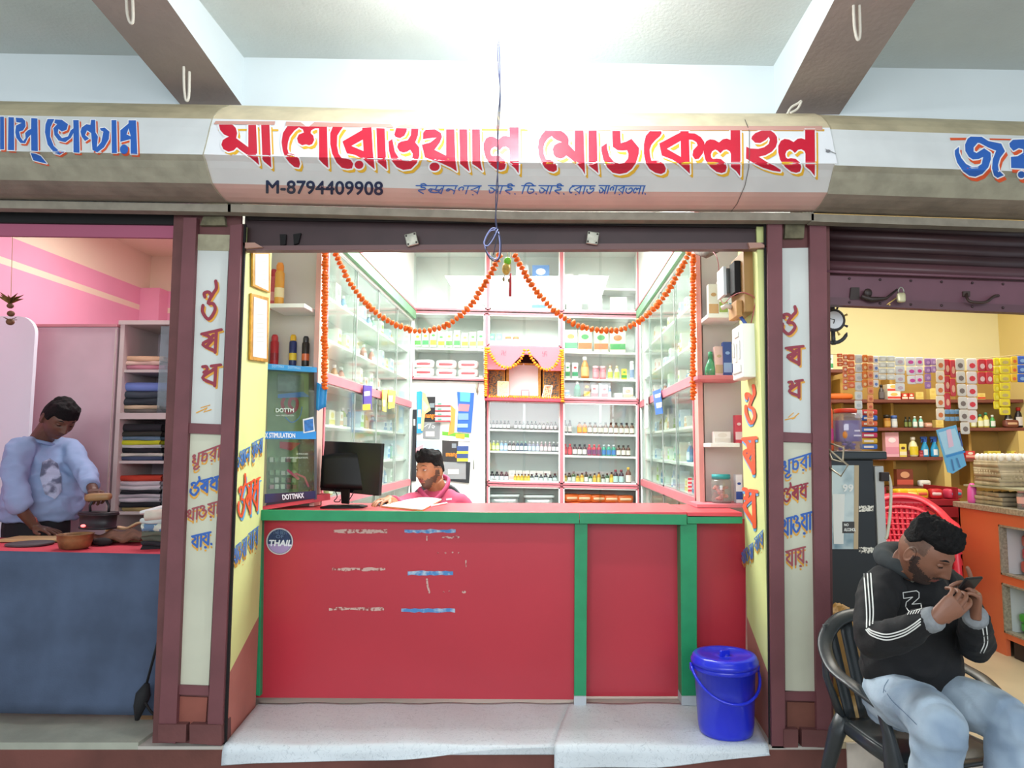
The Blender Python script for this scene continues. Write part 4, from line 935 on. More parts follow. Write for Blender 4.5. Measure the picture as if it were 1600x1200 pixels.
it = [(892, 20, 34, 'box', 'f2f2ea', '5fae7a', 'e89a5a', 'white food carton with green oval'), (914, 21, 34, 'box', 'e9e2b8', 'e0703a', '4a9a5a', 'cream food carton with orange foot'), (939, 22, 33, 'box', 'e9e2b8', 'e0703a', '4a9a5a', 'cream food carton with orange foot'), (965, 24, 33, 'box', 'f0e6c2', '4a9a5a', 'e0703a', 'cream food carton with green foot')]
backrow(it, 545.5, 'above the lotions at the back right', 'food cartons beside the shrine')
it = [(887, 7, 24, 'box', 'e8f2ea', '3a9a5a', '3a9a5a', 'green and white carton'), (898.5, 9, 24, 'box', 'f2f2f2', '3a9a6a', 'c83a3a', 'green and white carton'), (914, 13, 34, 'flask', 'd98a3a', 'f0f0ea', 'e8c080', 'orange pump bottle'), (931, 10, 20, 'tub', 'e88a98', 'e8c0c8', 'f0a8b0', 'pink jar'), (942, 10, 20, 'tub', 'e88a98', 'e8c0c8', 'f0a8b0', 'pink jar'), (953.5, 8, 21, 'flask', 'e9e8c0', 'e8e0b0', 'b8d060', 'pale lotion bottle'), (964, 8, 21, 'flask', 'e9e8c0', 'e8e0b0', 'b8d060', 'pale lotion bottle'), (975, 8, 16, 'box', 'e8c83a', '4a9a3a', '4a9a3a', 'yellow and green box'), (987.5, 7, 29, 'can', 'dfe6ee', 'f0f0f0', '8aa0c0', 'tall white bottle')]
backrow(it, 587.5, 'on the shelf beside the shrine', None)
it = [(886, 8, 12, 'tub', '5a8fb8', 'e8eef0', 'bcd8e4', 'small blue jar'), (902, 11, 26, 'flask', '2f9a72', 'e8ece8', '1f7a5a', 'green mouthwash bottle'), (917, 10, 26, 'box', '4a3322', 'e0a838', 'e0b040', 'brown tall box with yellow disc'), (929, 10, 21, 'box', 'f0e6e6', 'd0505a', 'c04a5a', 'white and red box'), (944, 10, 21, 'box', 'f0e6e6', 'd0505a', 'c04a5a', 'white and red box'), (953, 5, 20, 'flask', '3a7ac0', 'f0f0f0', 'cfe0f0', 'slim blue spray bottle'), (966, 12, 9, 'box', 'f2f2ee', 'dfe2e0', 'dfe2e0', 'flat white box'), (981, 15, 18, 'box', 'f0efe2', 'e8c0a0', 'd8a890', 'white box with peach print')]
backrow(it, 618.5, 'on the lowest shelf beside the shrine', None)
gy = ['6ab85a', '5ab070', 'd8cf4a', 'e6cf3a', '6ab85a', '5cae66', 'e0d048', 'd8c85a', 'e6b870']
it = [(653+i*12.3, 9.5, 23+(i % 3)*2, 'box', 'eef0dc' if i % 2 else 'e6f0e0', gy[i], gy[(i+2) % 9], 'baby food carton with green print' if gy[i][0] in '56' else 'baby food carton with yellow print') for i in range(9)]
backrow(it, 543.5, 'in the cabinet left of the shrine', None)
it = [(663+i*34.5, 32, 14, 'pack', 'f0eae6', 'cf5a60', None, 'white baby wipes pack with red print') for i in range(3)]
backrow(it, 591, 'in the bottom layer left of the shrine', 'wipes packs, bottom layer')
for n, i in enumerate(it):
    z = bp(i[0], 591, DB+.02).z+14*MPP-.004; put(pack(round(32*MPP, 3), round(14*MPP, 3), .12, 'f0eae6', 'cf5a60'), (P(i[0], yy(i[0], 580), 7.26).x, 7.26, z), 'white and red wipes pack, '+ORD[n]+' from the left, upper layer', 'wipes packs, upper layer')
it = [(769, 8, 18, 'box', '7ac0a0', 'c8e6d8', 'e0f0e8', 'mint green box'), (780, 8, 18, 'box', '8ac8b0', 'c8e6d8', 'e0f0e8', 'mint green box'), (794, 9, 14, 'tub', 'e6dcd4', 'e0905a', 'f0e6e0', 'small jar with orange lid'), (806, 9, 14, 'tub', 'e6dcd4', 'e0905a', 'f0e6e0', 'small jar with orange lid'), (828, 9, 10, 'box', 'eef0ee', 'cfd6d2', 'd6dcd8', 'small white box'), (841, 11, 9, 'box', 'eef0ee', 'cfd6d2', 'd6dcd8', 'small white box'), (855, 11, 10, 'box', 'eef0ee', 'cfd6d2', 'd6dcd8', 'small white box')]
backrow(it, 538.5, 'in the short cabinet above the shrine', None)
it = [(816, 20, 33, 'box', 'dfe8f4', '9ab8e0', 'cfdff4', 'pale blue carton in the overhead cabinet'), (845, 27, 33, 'box', '5a8ed0', 'e6eef8', 'eef4fa', 'blue carton with big white disc')]
backrow(it, 444, 'in the overhead cabinet', None)
it = [(889, 14, 20, 'box', 'f2eeee', 'e8b0b0', 'e8b0b0', 'white carton with red print'), (912, 16, 20, 'box', 'f0f2f2', 'cfe0ea', 'cfe0ea', 'white carton')]
backrow(it, 444, 'in the right overhead cabinet', None)
it = [(897, 24, 22, 'box', 'f2eeea', 'e8cfc0', 'e8c0b0', 'white carton with peach print'), (930, 22, 20, 'box', 'f2f2ee', 'dfe0dc', 'e0e0e0', 'plain white carton'), (966, 26, 22, 'box', 'f2f2ee', 'dfe0dc', 'e0e0e0', 'plain white carton')]
backrow(it, 481, 'on the floor of the right overhead cabinet', None)
it = [(842, 22, 18, 'box', 'e6ecf4', '6a98d0', '6a98d0', 'white carton with blue stripe')]
backrow(it, 481, 'under the blue carton', None)
# orange packs and clear boxes in the low cases
rr = random.Random(3); n = 0
for x, y in [(892+21*(k % 5)+(4 if k//5 == 1 else 0), (796, 783, 771)[k//5]) for k in range(15)]:
    pk = pack(.17, .085, .14, 'd9641e', 'f0c8a0'); c = bp(x, y, 7.3)
    zz = bp(x, 808, 7.22).z+{0: .0, 1: .083, 2: .165}[0 if y > 790 else 1 if y > 778 else 2]
    put(pk, (c.x, 7.3, zz), 'orange soft pack, '+('bottom', 'middle', 'top')[0 if y > 790 else 1 if y > 778 else 2]+' layer, '+ORD[n % 5]+' from the shrine side', 'orange packs in the low case', rr.uniform(-.2, .2)); n += 1
m_cl = glass('clear_plastic', 'e6eeee', .12, .1, .25)
for x in (788, 842):
    c = bp(x, 806, 7.3); t = thing('storage_box', 'clear plastic storage box with clip lid, '+('nearer the door' if x < 800 else 'nearer the orange packs'), 'box', (c.x, 7.33, c.z+.02))
    b = MB(); b.loft([((c.x, 7.33, c.z+.02), (.13, 0, 0), (0, .09, 0)), ((c.x, 7.33, c.z+.2), (.15, 0, 0), (0, .1, 0))], 24, e=.3); build('tub', b, m_cl, parent=t)
    b = MB(); b.rbox((c.x, 7.33, c.z+.21), (.32, .22, .03), e=.25); build('lid', b, M('lid_grey', 'c6cfcf', .4), parent=t)
    b = MB(); b.rbox((c.x, 7.235, c.z+.1), (.05, .01, .05), e=.4); build('label', b, M('lab_w', 'e6e8e8', .5), parent=t)
# goods in the side cases, standing behind the glass
rr = random.Random(11)
pal = [('dfe8e2', '9fc8b0'), ('eceada', 'd8cf7a'), ('e6ecf2', '9fb8d8'), ('f0e4e0', 'd8988a'), ('e9f0e6', 'b0cf6a'), ('f2efe8', 'd8b08a'), ('dbe9f2', '6aa0d0')]
for s, X, y0, side in ((1, XL, 4.375, 'left'), (-1, XR, 4.515, 'right')):
    for zi, z in enumerate((1.202, 1.429, 1.689, 1.987, 2.249, 2.529)):
        y = y0+.14; n = 0
        while y < 7.0 and n < 12:
            wv = rr.choice((.08, .1, .13)); h = rr.uniform(.09, .2); c = rr.choice(pal)
            if rr.random() < .4: pr = bottle(.06, .15, c[1], 'e8e8e8', c[0], 'flask')
            else: pr = carton(round(wv, 2), round(h, 2), .08, c[0], c[1], 'carton')
            put(pr, (X-s*.15, y, z), ('bottle' if pr.name.startswith('bottle') else 'carton')+' in the '+side+' side case, '+ORD[n]+' from the street, '+('lowest', 'second lowest', 'third lowest', 'third highest', 'second highest', 'highest')[zi]+' shelf', None, s*math.pi/2); y += wv+rr.uniform(.06, .2); n += 1
# ---------------------------------------------------------------- SHRINE
m_sr = M('shrine_red', 'd9475a', .6); D0 = 7.02
sn = thing('shrine', 'small red cloth hung shrine shelf with religious pictures in the back wall', 'shrine', bp(819, 622, 7.1))
def sq(pts, D, dep, nm, m, par=sn):
    b = MB(); b.prism([bp(x, y, D) for x, y in pts], (0, dep, 0)); return build(nm, b, m, parent=par)
sq([(757, 619), (881, 619), (881, 625), (757, 625)], D0, .4, 'shelf', m_sr); sq([(757, 541), (881, 541), (881, 544), (757, 544)], D0, .4, 'top_panel', m_sr)
sq([(757, 541), (761, 541), (761, 622), (757, 622)], D0, .4, 'side_panel', m_sr); sq([(877, 541), (881, 541), (881, 622), (877, 622)], D0, .4, 'side_panel', m_sr)
sq([(757, 541), (881, 541), (881, 622), (757, 622)], D0+.38, .01, 'back_panel', M('shrine_back', '4a3434', .7))
arch = [(758, 541), (880, 541), (880, 577), (853, 577), (846, 572), (840, 562), (832, 555), (822, 552), (813, 556), (806, 563), (799, 571), (789, 577), (758, 577)]
va = sq(arch, D0-.01, .008, 'valance', M('valance_pink', 'e0707c', .7))
for cx, cy, f in ((787, 551, -1), (851, 551, 1)):
    i = Ink()
    for a in range(4):
        ca, sa = math.cos(a*math.pi/2), math.sin(a*math.pi/2); r = lambda x, y: (cx+f*(x*ca-y*sa), cy+(x*sa+y*ca))
        i.stroke([r(0, 0), r(3.2, 0), r(3.2, 3.2) if f < 0 else r(3.2, 3.2)], .9)
    build('emblem', i.mb(lambda x, y: bp(x, y, D0-.012)), M('emblem_rose', 'b0485a', .7), parent=va)
def picframe(pts, D, lab, m_fr, m_in, tilt=0, marks=()):
    xs = [p[0] for p in pts]; ys = [p[1] for p in pts]; c = bp(sum(xs)/4, max(ys), D)
    t = thing('picture_frame', lab, 'picture', c); sq(pts, D, .012, 'frame', m_fr, t)
    cx, cy = sum(xs)/4, sum(ys)/4; k = .84
    ins = [(cx+(x-cx)*k, cy+(y-cy)*(k+.04)) for x, y in pts]; pc = sq(ins, D-.002, .002, 'picture', m_in, t)
    for q, m in marks: i = Ink(); i.poly(q); build('picture_detail', i.mb(lambda x, y: bp(x, y, D-.003)), m, parent=t)
    return t
gold = M('gold_frame', 'c9953a', .4, .2, 30, metal=.3)
dei = M('deity_print', 'c9a24a', .5, .3, 55, h2='4a6a6a', thr=(.4, .6)); dei2 = M('deity_print_warm', 'c8603a', .5, .3, 60, h2='d8c8a0', thr=(.4, .62)); dei3 = M('deity_print_pale', 'e6d8a8', .5, .3, 60, h2='8ab890', thr=(.4, .7))
picframe([(762, 577), (789, 577), (789, 620), (762, 620)], 7.25, 'colourful religious picture at the far left in the shrine', gold, dei)
picframe([(848, 577), (875, 577), (875, 620), (848, 620)], 7.25, 'colourful religious picture at the far right in the shrine', gold, dei)
sil = M('white_idol', 'f4f4f0', .5)
picframe([(791, 566), (845, 566), (845, 620), (791, 620)], 7.28, 'large central gold framed picture with a white figure', gold, M('pic_white', 'f2f2ec', .5), marks=[([(796, 592), (806, 580), (815, 573), (818, 566), (822, 573), (832, 582), (841, 594), (841, 616), (796, 616)], sil)])
picframe([(777, 595), (795, 595), (795, 619), (777, 619)], 7.14, 'small white framed picture leaning before the left shrine picture', M('frame_cream', 'e9e2c0', .5), dei3)
picframe([(851, 600), (864, 600), (860, 620), (846, 620)], 7.14, 'small tilted white framed card with red figure', M('frame_white', 'efece6', .5), dei2)
b = MB(); b.tube([bp(x, y, 7.12) for x, y in ((814, 619), (815, 608), (826, 608), (827, 619))], .004, 6, sm=False); build('wire_stand', b, M('stand_red', 'c04050', .4), label='tiny red wire stand in front of the white figure', cat='stand')
# ---------------------------------------------------------------- MARIGOLD GARLANDS
m_mg = M('marigold', 'e8690c', .7, .18, 60, bump=.3, bs=150); m_mg2 = M('marigold_yellow', 'f0900c', .7, .15, 60, bump=.3, bs=150); m_str = M('string', 'c9b48a', .8)
def flower_mesh(r, m, seed):
    rd = random.Random(seed); b = MB()
    b.ell((0, 0, 0), (r, r, r*.62), 10, 6, disp=lambda d: 1+.14*math.sin(7*math.atan2(d.y, d.x)+3*d.z)+rd.uniform(-.05, .05))
    o = build('flower', b, m, local=True); me = o.data; bpy.data.objects.remove(o); return me
def garland(path, D, n, r, label, m, group=None, sur=None, cat='garland'):
    pts = [Vector((x, y, 0)) for x, y in path]; pts = smooth(pts, 8) if len(pts) > 2 else [pts[0].lerp(pts[1], k/10) for k in range(11)]
    sur = sur or flat(D); w3 = [sur(p.x, p.y) for p in pts]
    b = MB(); b.tube(w3, r*.12, 5); o = build('marigold_garland', b, m_str, label=label, cat=cat, group=group)
    L = [0]
    for a, c in zip(w3, w3[1:]): L.append(L[-1]+(c-a).length)
    base = WL[o.name]; ms = [flower_mesh(r, m, k) for k in range(3)]
    for k in range(n):
        s = L[-1]*(k+.5)/n; j = max(i for i in range(len(L)) if L[i] <= s); j = min(j, len(w3)-2)
        f = (s-L[j])/(L[j+1]-L[j]+1e-9); p = w3[j].lerp(w3[j+1], f); d = (w3[j+1]-w3[j]).normalized()
        fo = bpy.data.objects.new('flower', ms[k % 3]); COL.objects.link(fo); fo.parent = o
        fo.location = p-base+Vector((random.uniform(-.002, .002), random.uniform(-.003, .003), random.uniform(-.002, .002)))
        q = d.to_track_quat('Z', 'Y'); fo.rotation_mode = 'QUATERNION'; fo.rotation_quaternion = q @ Matrix.Rotation(random.uniform(0, 6), 3, 'Z').to_quaternion()
        s_ = random.uniform(.82, 1.12); fo.scale = (s_, s_, s_)
    return o
DG = 4.28
garland([(524, 394), (533, 414), (546, 440), (563, 464), (585, 486), (608, 502), (632, 512), (652, 517), (680, 514), (706, 503), (733, 480), (752, 452), (768, 425), (782, 396)], DG, 50, .021, 'orange marigold garland drooping across the shop, left swag', m_mg)
garland([(803, 396), (814, 416), (829, 442), (848, 467), (872, 490), (900, 507), (930, 515), (965, 516), (995, 504), (1020, 484), (1043, 456), (1062, 424), (1078, 393)], DG, 52, .021, 'orange marigold garland drooping across the shop, right swag', m_mg)
garland([(508, 392), (507, 608)], 4.22, 42, .020, 'straight orange marigold garland hanging by the left recess', m_mg)
garland([(1083, 396), (1083, 626)], 4.34, 44, .019, 'straight orange marigold garland hanging by the right recess', m_mg)
sb = lambda x, y: bp(x, y, 6.96)
garland([(762, 543), (768, 556), (779, 569), (793, 574), (807, 568), (816, 556), (820, 544)], 6.96, 20, .018, 'small yellow garland swag on the left of the shrine cloth', m_mg2, sur=sb)
garland([(824, 544), (832, 560), (843, 572), (855, 576), (867, 569), (874, 557), (878, 543)], 6.96, 20, .018, 'small yellow garland swag on the right of the shrine cloth', m_mg2, sur=sb)
garland([(759, 543), (759, 620)], 6.95, 22, .019, 'upright yellow garland on the left edge of the shrine', m_mg2, sur=sb)
garland([(879, 543), (879, 626)], 6.95, 24, .019, 'upright yellow garland on the right edge of the shrine', m_mg2, sur=sb)
garland([(763, 619.5), (875, 619.5)], 6.96, 30, .013, 'low yellow garland along the shrine shelf', m_mg2, sur=sb)
# lemon and chilli charm
t = thing('hanging_charm', 'lemon, leaf and red tassel charm hung on strings between the garland swags', 'charm', P(794, 392, DG))
b = MB(); b.tube([P(792, 388, DG), P(793, 402, DG)], .002, 5); b.tube([P(798, 388, DG), P(798, 425, DG)], .002, 5); build('string', b, m_str, parent=t)
b = MB(); b.ell(P(791, 420, DG), (.026, .024, .04), 14, 9); build('lemon', b, M('charm_lemon', 'b8a04a', .5, .3, 60), parent=t)
b = MB(); b.ell(P(793, 408, DG-.004), (.024, .018, .026), 12, 7); build('leaf', b, M('charm_leaf', '6abf2a', .5), parent=t)
b = MB(); b.tube([P(798, 427, DG), P(797.5, 444, DG), P(797, 463, DG)], [.005, .009, .009], 8); build('tassel', b, M('charm_red', 'b0343c', .7), parent=t)
b = MB(); b.ell(P(787, 436, DG), (.008, .008, .016), 8, 6); b.ell(P(795, 438, DG), (.007, .007, .014), 8, 6); b.tube([P(789, 428, DG), P(787, 440, DG)], .002, 5); build('bead', b, M('charm_bead', '8a7a5a', .6), parent=t)
# ---------------------------------------------------------------- BULB AND WIRE
bl = thing('light_bulb', 'glowing bulb hanging from the corridor ceiling above the sign', 'lamp', P(799, -14, 2.72))
c = P(799, -16, 2.72)
b = MB(); b.ell(c, (.04, .04, .045), 16, 10); build('globe', b, emit('bulb_glow', 'f4faff', 30), parent=bl)
b = MB(); b.lathe([(.02, .04), (.022, .09), (.03, .1), (.03, .2)], c, 12); build('holder', b, M('holder_white', 'e0e0dc', .5), parent=bl)
m_wire = M('wire_dark', '2b2e48', .4); m_wire2 = M('wire_blue', '8a94c8', .4)
t = thing('hanging_wire', 'thin twisted dark wire hanging from the ceiling and coiled before the shutter', 'wire', P(770, 400, 3.02))
b = MB(); w1 = smooth([P(x, y, d) for x, y, d in ((798, -18, 2.72), (784, 6, 2.76), (780, 30, 2.8), (781, 90, 2.85), (781, 150, 2.9), (777, 200, 2.95), (779, 250, 3.0), (775, 300, 3.02), (775, 340, 3.03), (777, 365, 3.03), (771, 398, 3.03))], 5); b.tube(w1, .0024, 5); build('strand', b, m_wire, parent=t)
b = MB(); b.tube(smooth([P(x, y, d) for x, y, d in ((781, 22, 2.8), (778, 90, 2.85), (782, 150, 2.9), (779, 200, 2.95), (777, 250, 3.0), (778, 300, 3.02), (774, 340, 3.03), (776, 360, 3.03))], 5), .0024, 5); build('strand', b, m_wire, parent=t)
b = MB(); b.tube(smooth([P(x, y, 3.02) for x, y in ((776, 357), (768, 357), (760, 368), (756, 380), (762, 384), (770, 374), (778, 358))], 5), .0026, 5)
b.tube(smooth([P(x, y, 3.03) for x, y in ((774, 359), (765, 362), (757, 378), (760, 392), (768, 402), (778, 404), (781, 385), (779, 362))], 5), .0026, 5); build('coil', b, m_wire2, parent=t, label='loose pale blue coil')
b = MB(); b.tube(smooth([P(x, y, 3.03) for x, y in ((776, 360), (760, 385), (763, 400), (774, 408), (782, 398), (782, 372), (776, 362))], 5), .003, 5); build('coil', b, m_wire, parent=t)
# rope loops under the beams and ceiling conduit lines
m_rope = M('rope_white', 'd8d2c4', .8)
for k, (pts, D, lab) in enumerate((([(197, -8), (199, 22), (204, 36), (208, 30), (207, -8)], 2.8, 'white rope loop hanging at the outer end of the left beam'), ([(287, 104), (288, 140), (291, 157), (295, 150), (296, 112)], 3.15, 'white rope loop hanging from the left beam near the hood'), ([(1333, -8), (1335, 40), (1340, 62), (1344, 50), (1342, -8)], 2.8, 'white rope loop hanging at the outer end of the right beam'), ([(1230, 178), (1236, 168), (1246, 162), (1252, 158), (1246, 170), (1234, 177)], 3.3, 'crumpled white rope end at the foot of the right beam'))):
    b = MB(); b.tube(smooth([P(x, y, D) for x, y in pts], 6), .006, 6); build('rope_loop', b, m_rope, label=lab, cat='rope')
# ---------------------------------------------------------------- COUNTER TOP THINGS
def Dc(x): return 4.0+.24*(x-413)/82
cs = lambda o=0: (lambda x, y: P(x, y, Dc(x)-o))
t = thing('display_cabinet', 'narrow counter display cabinet with blue strips and printed glass beside the monitor', 'cabinet', P(454, 790, 4.25))
bk = Vector((-.05, .05, 0))
def cpr(pts, vec, nm, m, o=0, par=t):
    b = MB(); b.prism([cs(o)(x, y) for x, y in pts], vec); return build(nm, b, m, parent=par)
m_cb = M('cabinet_green', '5c7a5c', .6, .25, 8)
cpr([(412, 783), (516, 771), (516, 781), (410, 797)], bk*1.6, 'base', M('base_pink', 'd4525c', .4), -.01)
b = MB(); b.prism([cs(-.08)(x, y) for x, y in ((418, 576), (492, 580), (492, 774), (414, 784))], bk*.3); build('back_panel', b, M('cabinet_back', 'a3b88a', .6, .2, 6), parent=t)
cpr([(413, 572), (418, 572), (416, 790), (410, 791)], bk, 'side_panel', M('cab_side', '8b8a70', .5)); cpr([(491, 577), (495, 577), (495, 780), (491, 781)], bk, 'side_panel', M('cab_side_dark', '5a5f66', .4))
cpr([(417, 783), (492, 773), (492, 779), (415, 790)], bk, 'bottom_panel', M('cab_dark', '33303e', .4))
hb = cpr([(417, 568), (495, 574), (495, 582), (417, 577)], bk, 'header_strip', M('strip_blue', '3aa0e0', .4))
i = Ink(); latin(i, 'DOTTMAX', [(425, 570), (444, 571), (444, 575), (425, 574)]); latin(i, 'DOTTMAX', [(450, 572), (470, 573.5), (470, 577.5), (450, 576)]); build('lettering', i.mb(cs(.010)), M('txt_pale', 'b8dcf2', .4), parent=hb)
mb_ = cpr([(415, 674), (494, 674), (494, 686), (414, 686)], bk*.1, 'middle_strip', M('strip_blue2', '2f8ed8', .4), .004)
i = Ink(); latin(i, 'X STIMULATION', [(414, 676), (461, 677), (461, 684), (414, 684)], fat=.5); build('lettering', i.mb(cs(.014)), M('txt_white', 'eaf2f8', .4), parent=mb_)
bs_ = cpr([(414, 772), (493, 767), (493, 779), (414, 786)], bk*.1, 'lower_strip', M('strip_navy', '2a3a7c', .4, .3, 3, h2='3a2a38'), .004)
i = Ink(); latin(i, 'DOTTMAX', [(441, 773), (474, 770), (475, 778), (442, 781)], fat=.6); build('lettering', i.mb(cs(.014)), MATS['txt_white'], parent=bs_)
g = cpr([(418, 578), (491, 582), (491, 774), (416, 784)], (0, .002, 0), 'glass_pane', glass('print_glass', 'eaf2ec', .07, .05), .002)
i = Ink(); latin(i, 'DOTTM', [(431, 638), (459, 638), (459, 644), (431, 644)], fat=.5); latin(i, 'MAX STIMULATION', [(431, 648), (459, 648), (459, 650.5), (431, 650.5)]); latin(i, '30 POUCHES', [(463, 708), (481, 708), (481, 710.5), (463, 710.5)]); latin(i, 'INSTANT SENSATION', [(445, 714), (481, 714), (481, 716.5), (445, 716.5)])
build('glass_lettering', i.mb(cs(.012)), M('txt_mint', 'cfe0d8', .4), parent=g)
i = Ink(); i.stroke(smooth([(444, 622), (441, 632), (449, 645), (462, 640), (464, 626), (456, 622), (452, 632), (458, 640)], 4), 5); i.poly([(437, 690), (470, 692), (455, 704), (437, 700)]); build('printed_logo', i.mb(cs(-.02)), M('logo_red', 'b0343c', .5), parent=g)
i = Ink(); i.stroke(smooth([(446, 652), (456, 660), (468, 652), (472, 636)], 4), 1.6); i.poly([(434, 616), (474, 612), (484, 620), (434, 622)]); build('printed_logo', i.mb(cs(-.02)), M('logo_blue', '3a78c8', .5), parent=g)
i = Ink(); i.poly([(434, 584), (475, 587), (475, 613), (434, 611)]); build('paper_note', i.mb(cs(-.03)), M('note_grey', '6f8078', .6, .2, 40), parent=t)
i = Ink(); i.poly([(473, 655), (490, 651), (492, 674), (474, 677)]); build('card', i.mb(cs(.008)), M('card_white', 'dfe6ea', .5), parent=t)
i = Ink(); i.poly([(475, 657), (489, 654), (490, 672), (476, 675)]); build('card', i.mb(cs(.010)), M('card_blue', '2f6cb0', .5, .3, 40), parent=t)
i = Ink(); i.poly([(466, 687), (492, 688), (492, 764), (466, 768)]); build('dark_print', i.mb(cs(-.02)), M('dark_print', '2a3044', .4, .3, 80, h2='5a6478', thr=(.55, .7)), parent=t)
rr = random.Random(5)
for r_, y in enumerate((722, 742, 754, 764)):
    for k in range(5):
        x = 421+k*9+rr.uniform(-1, 1); h = rr.uniform(6, 8)
        b = MB(); b.prism([cs(-.03)(x, y-h), cs(-.03)(x+6, y-h), cs(-.03)(x+6, y), cs(-.03)(x, y)], bk*.2); build('carton', b, cm(rr.choice(['c9d2c4', '9ab090', 'b8909a', '8a5a5a', 'c8c8c0'])), parent=t)
i = Ink(); i.stroke([(462, 740), (476, 746), (482, 760)], 3); i.stroke([(450, 735), (466, 748)], 4); build('pink_tassel', i.mb(cs(-.015)), M('pink_print', 'c84a78', .5), parent=t)
def cpt(x, D, z=zt+.0005): return Vector(((x-CX)/F*D*1.0, D, z))
# cans on the display cabinet and alcove shelf
def can(c, w, h, body, cap, lab, label, name='spray_can'):
    t = thing(name, label, 'can', c)
    r = w/2; b = MB(); b.lathe([(r*.9, 0), (r, .01), (r, h*.76), (r*.72, h*.82)], c, 16); build('body', b, cm(body, .3), parent=t)
    b = MB(); b.lathe([(r*.78, h*.8), (r*.8, h*.93), (r*.55, h), (0.001, h)], c, 14, caps=False); build('cap', b, cm(cap, .3), parent=t)
    b = MB(); b.lathe([(r*1.02, h*.2), (r*1.02, h*.42)], c, 16, caps=False); build('label', b, cm(lab, .3), parent=t)
    return t
zc_ = P(455, 573, 4.3).z
b = MB(); b.box(-1.72, -1.44, 4.26, 4.36, zc_-.015, zc_-.002); build('ledge', b, m_sh_w, label='narrow white ledge behind the display cabinet carrying three cans', cat='shelf')
for x, w, h, c1, c2, c3, lab in ((427, .05, .2, 'c8303a', 'd84048', 'a82834', 'red spray can at the left end above the display cabinet'), (456, .045, .2, '26356a', 'e8b82a', 'e8c83a', 'navy and yellow deodorant can with yellow cap'), (476, .045, .19, '2a2624', '3a3a3c', 'd86a3a', 'black and orange deodorant can with dark cap')):
    can(Vector((P(x, 573, 4.3).x, 4.31, zc_)), w, h, c1, c2, c3, lab)
zs_ = P(450, 475, 4.1).z
def shelfm(x0, x1, ytop, y0, y1, lab, m=m_sh_w, th=.025):
    z = P((x0+x1)/2, ytop, y0).z; a = P(x0, ytop, y0).x; c = P(x1, ytop, y0).x
    b = MB(); b.box(a, c, y0, y1, z-th, z); build('wall_shelf', b, m, label=lab, cat='shelf', bevel=.003); return z
z = shelfm(419, 476, 474, 4.1, 4.36, 'short white shelf in the left recess holding two tall cans')
can(Vector((P(436, 470, 4.2).x, 4.2, z)), .055, .27, 'e0a03a', 'e8902a', 'f0e0b0', 'tall orange and cream spray can on the left recess shelf')
can(Vector((P(427, 470, 4.26).x-.01, 4.28, z)), .05, .25, 'd85a6a', 'c83a4a', 'e8a0a8', 'pink spray can behind the orange one')
# framed certificates on the left jamb
def jambframe(pts, lab, D=0):
    t = thing('picture_frame', lab, 'picture', jl(sum(p[0] for p in pts)/4, max(p[1] for p in pts)))
    b = MB(); b.prism([jl(*p) for p in pts], (.012, 0, 0)); build('frame', b, gold, parent=t, bevel=.002)
    cx = sum(p[0] for p in pts)/4; cy = sum(p[1] for p in pts)/4
    i = Ink(); i.poly([(cx+(x-cx)*.78, cy+(y-cy)*.9) for x, y in pts]); b = i.mb(lambda x, y: jl(x, y)+Vector((.0135, 0, 0))); build('certificate', b, M('cert_paper', 'dfe6e4', .3), parent=t)
    i = Ink()
    for k in range(7): yy_ = cy+(k-3)*7; i.stroke([(cx-6, yy_), (cx+5, yy_-.6)], .7)
    build('print_lines', i.mb(lambda x, y: jl(x, y)+Vector((.0145, 0, 0))), M('print_grey', 'b6bfc0', .5), parent=t)
jambframe([(391, 394), (418, 394), (418, 458), (391, 447)], 'upper gold framed certificate on the left lime jamb')
jambframe([(389, 458), (416, 465), (415, 566), (387, 562)], 'lower gold framed certificate on the left lime jamb')
# cloth bag hanging under the left garland
b = MB(); b.grid(lambda u, v: P(495+u*16-v*3+1.5*math.sin(u*9), 597+v*42+3*math.sin(u*5), 4.24-.01*math.sin(u*6)), 8, 6, thick=(0, .008, 0)); build('hanging_pouch', b, M('pouch_blue', '2a94d8', .45), label='bright blue pouch hanging at the foot of the left garland', cat='pouch')
# MONITOR
m_mon = M('monitor_black', '14161a', .25, .1, 3); m_monb = M('monitor_back', '08090a', .45, spec=.3)
t = thing('computer_monitor', 'black flat computer monitor seen from behind, standing on the red counter', 'monitor', Vector((P(540, 790, 4.25).x, 4.25, zt)))
Dm = lambda x: 4.34-.16*(x-503)/92
def mpz(pts, vec, nm, m, o=0, bev=.004):
    b = MB(); b.prism([P(x, y, Dm(x)-o) for x, y in pts], vec); return build(nm, b, m, parent=t, bevel=bev)
mpz([(507, 689), (597, 693), (592, 775), (500, 766)], (.01, .028, 0), 'screen_housing', m_mon)
b = MB(); b.grid(lambda u, v: P(503+u*88-v*3, 712+v*50+u*5-7*math.sin(math.pi*u)*(1-v), Dm(547)-.012-.028*math.sin(math.pi*min(1, max(0, u)))**.5*(.3+.7*v)), 16, 6, thick=(0, .03, 0)); build('rear_bulge', b, m_monb, parent=t)
mpz([(531, 748), (547, 749), (545, 788), (533, 787)], (0, .02, 0), 'stand_neck', m_monb, .03)
c = Vector((P(538, 790, 4.22).x, 4.22, zt)); b = MB(); b.loft([(c, (.125, .01, 0), (0, .075, 0)), (c+Vector((0, 0, .008)), (.125, .01, 0), (0, .075, 0)), (c+Vector((0, 0, .014)), (.1, .008, 0), (0, .055, 0))], 24, e=.3); build('stand_base', b, m_monb, parent=t)
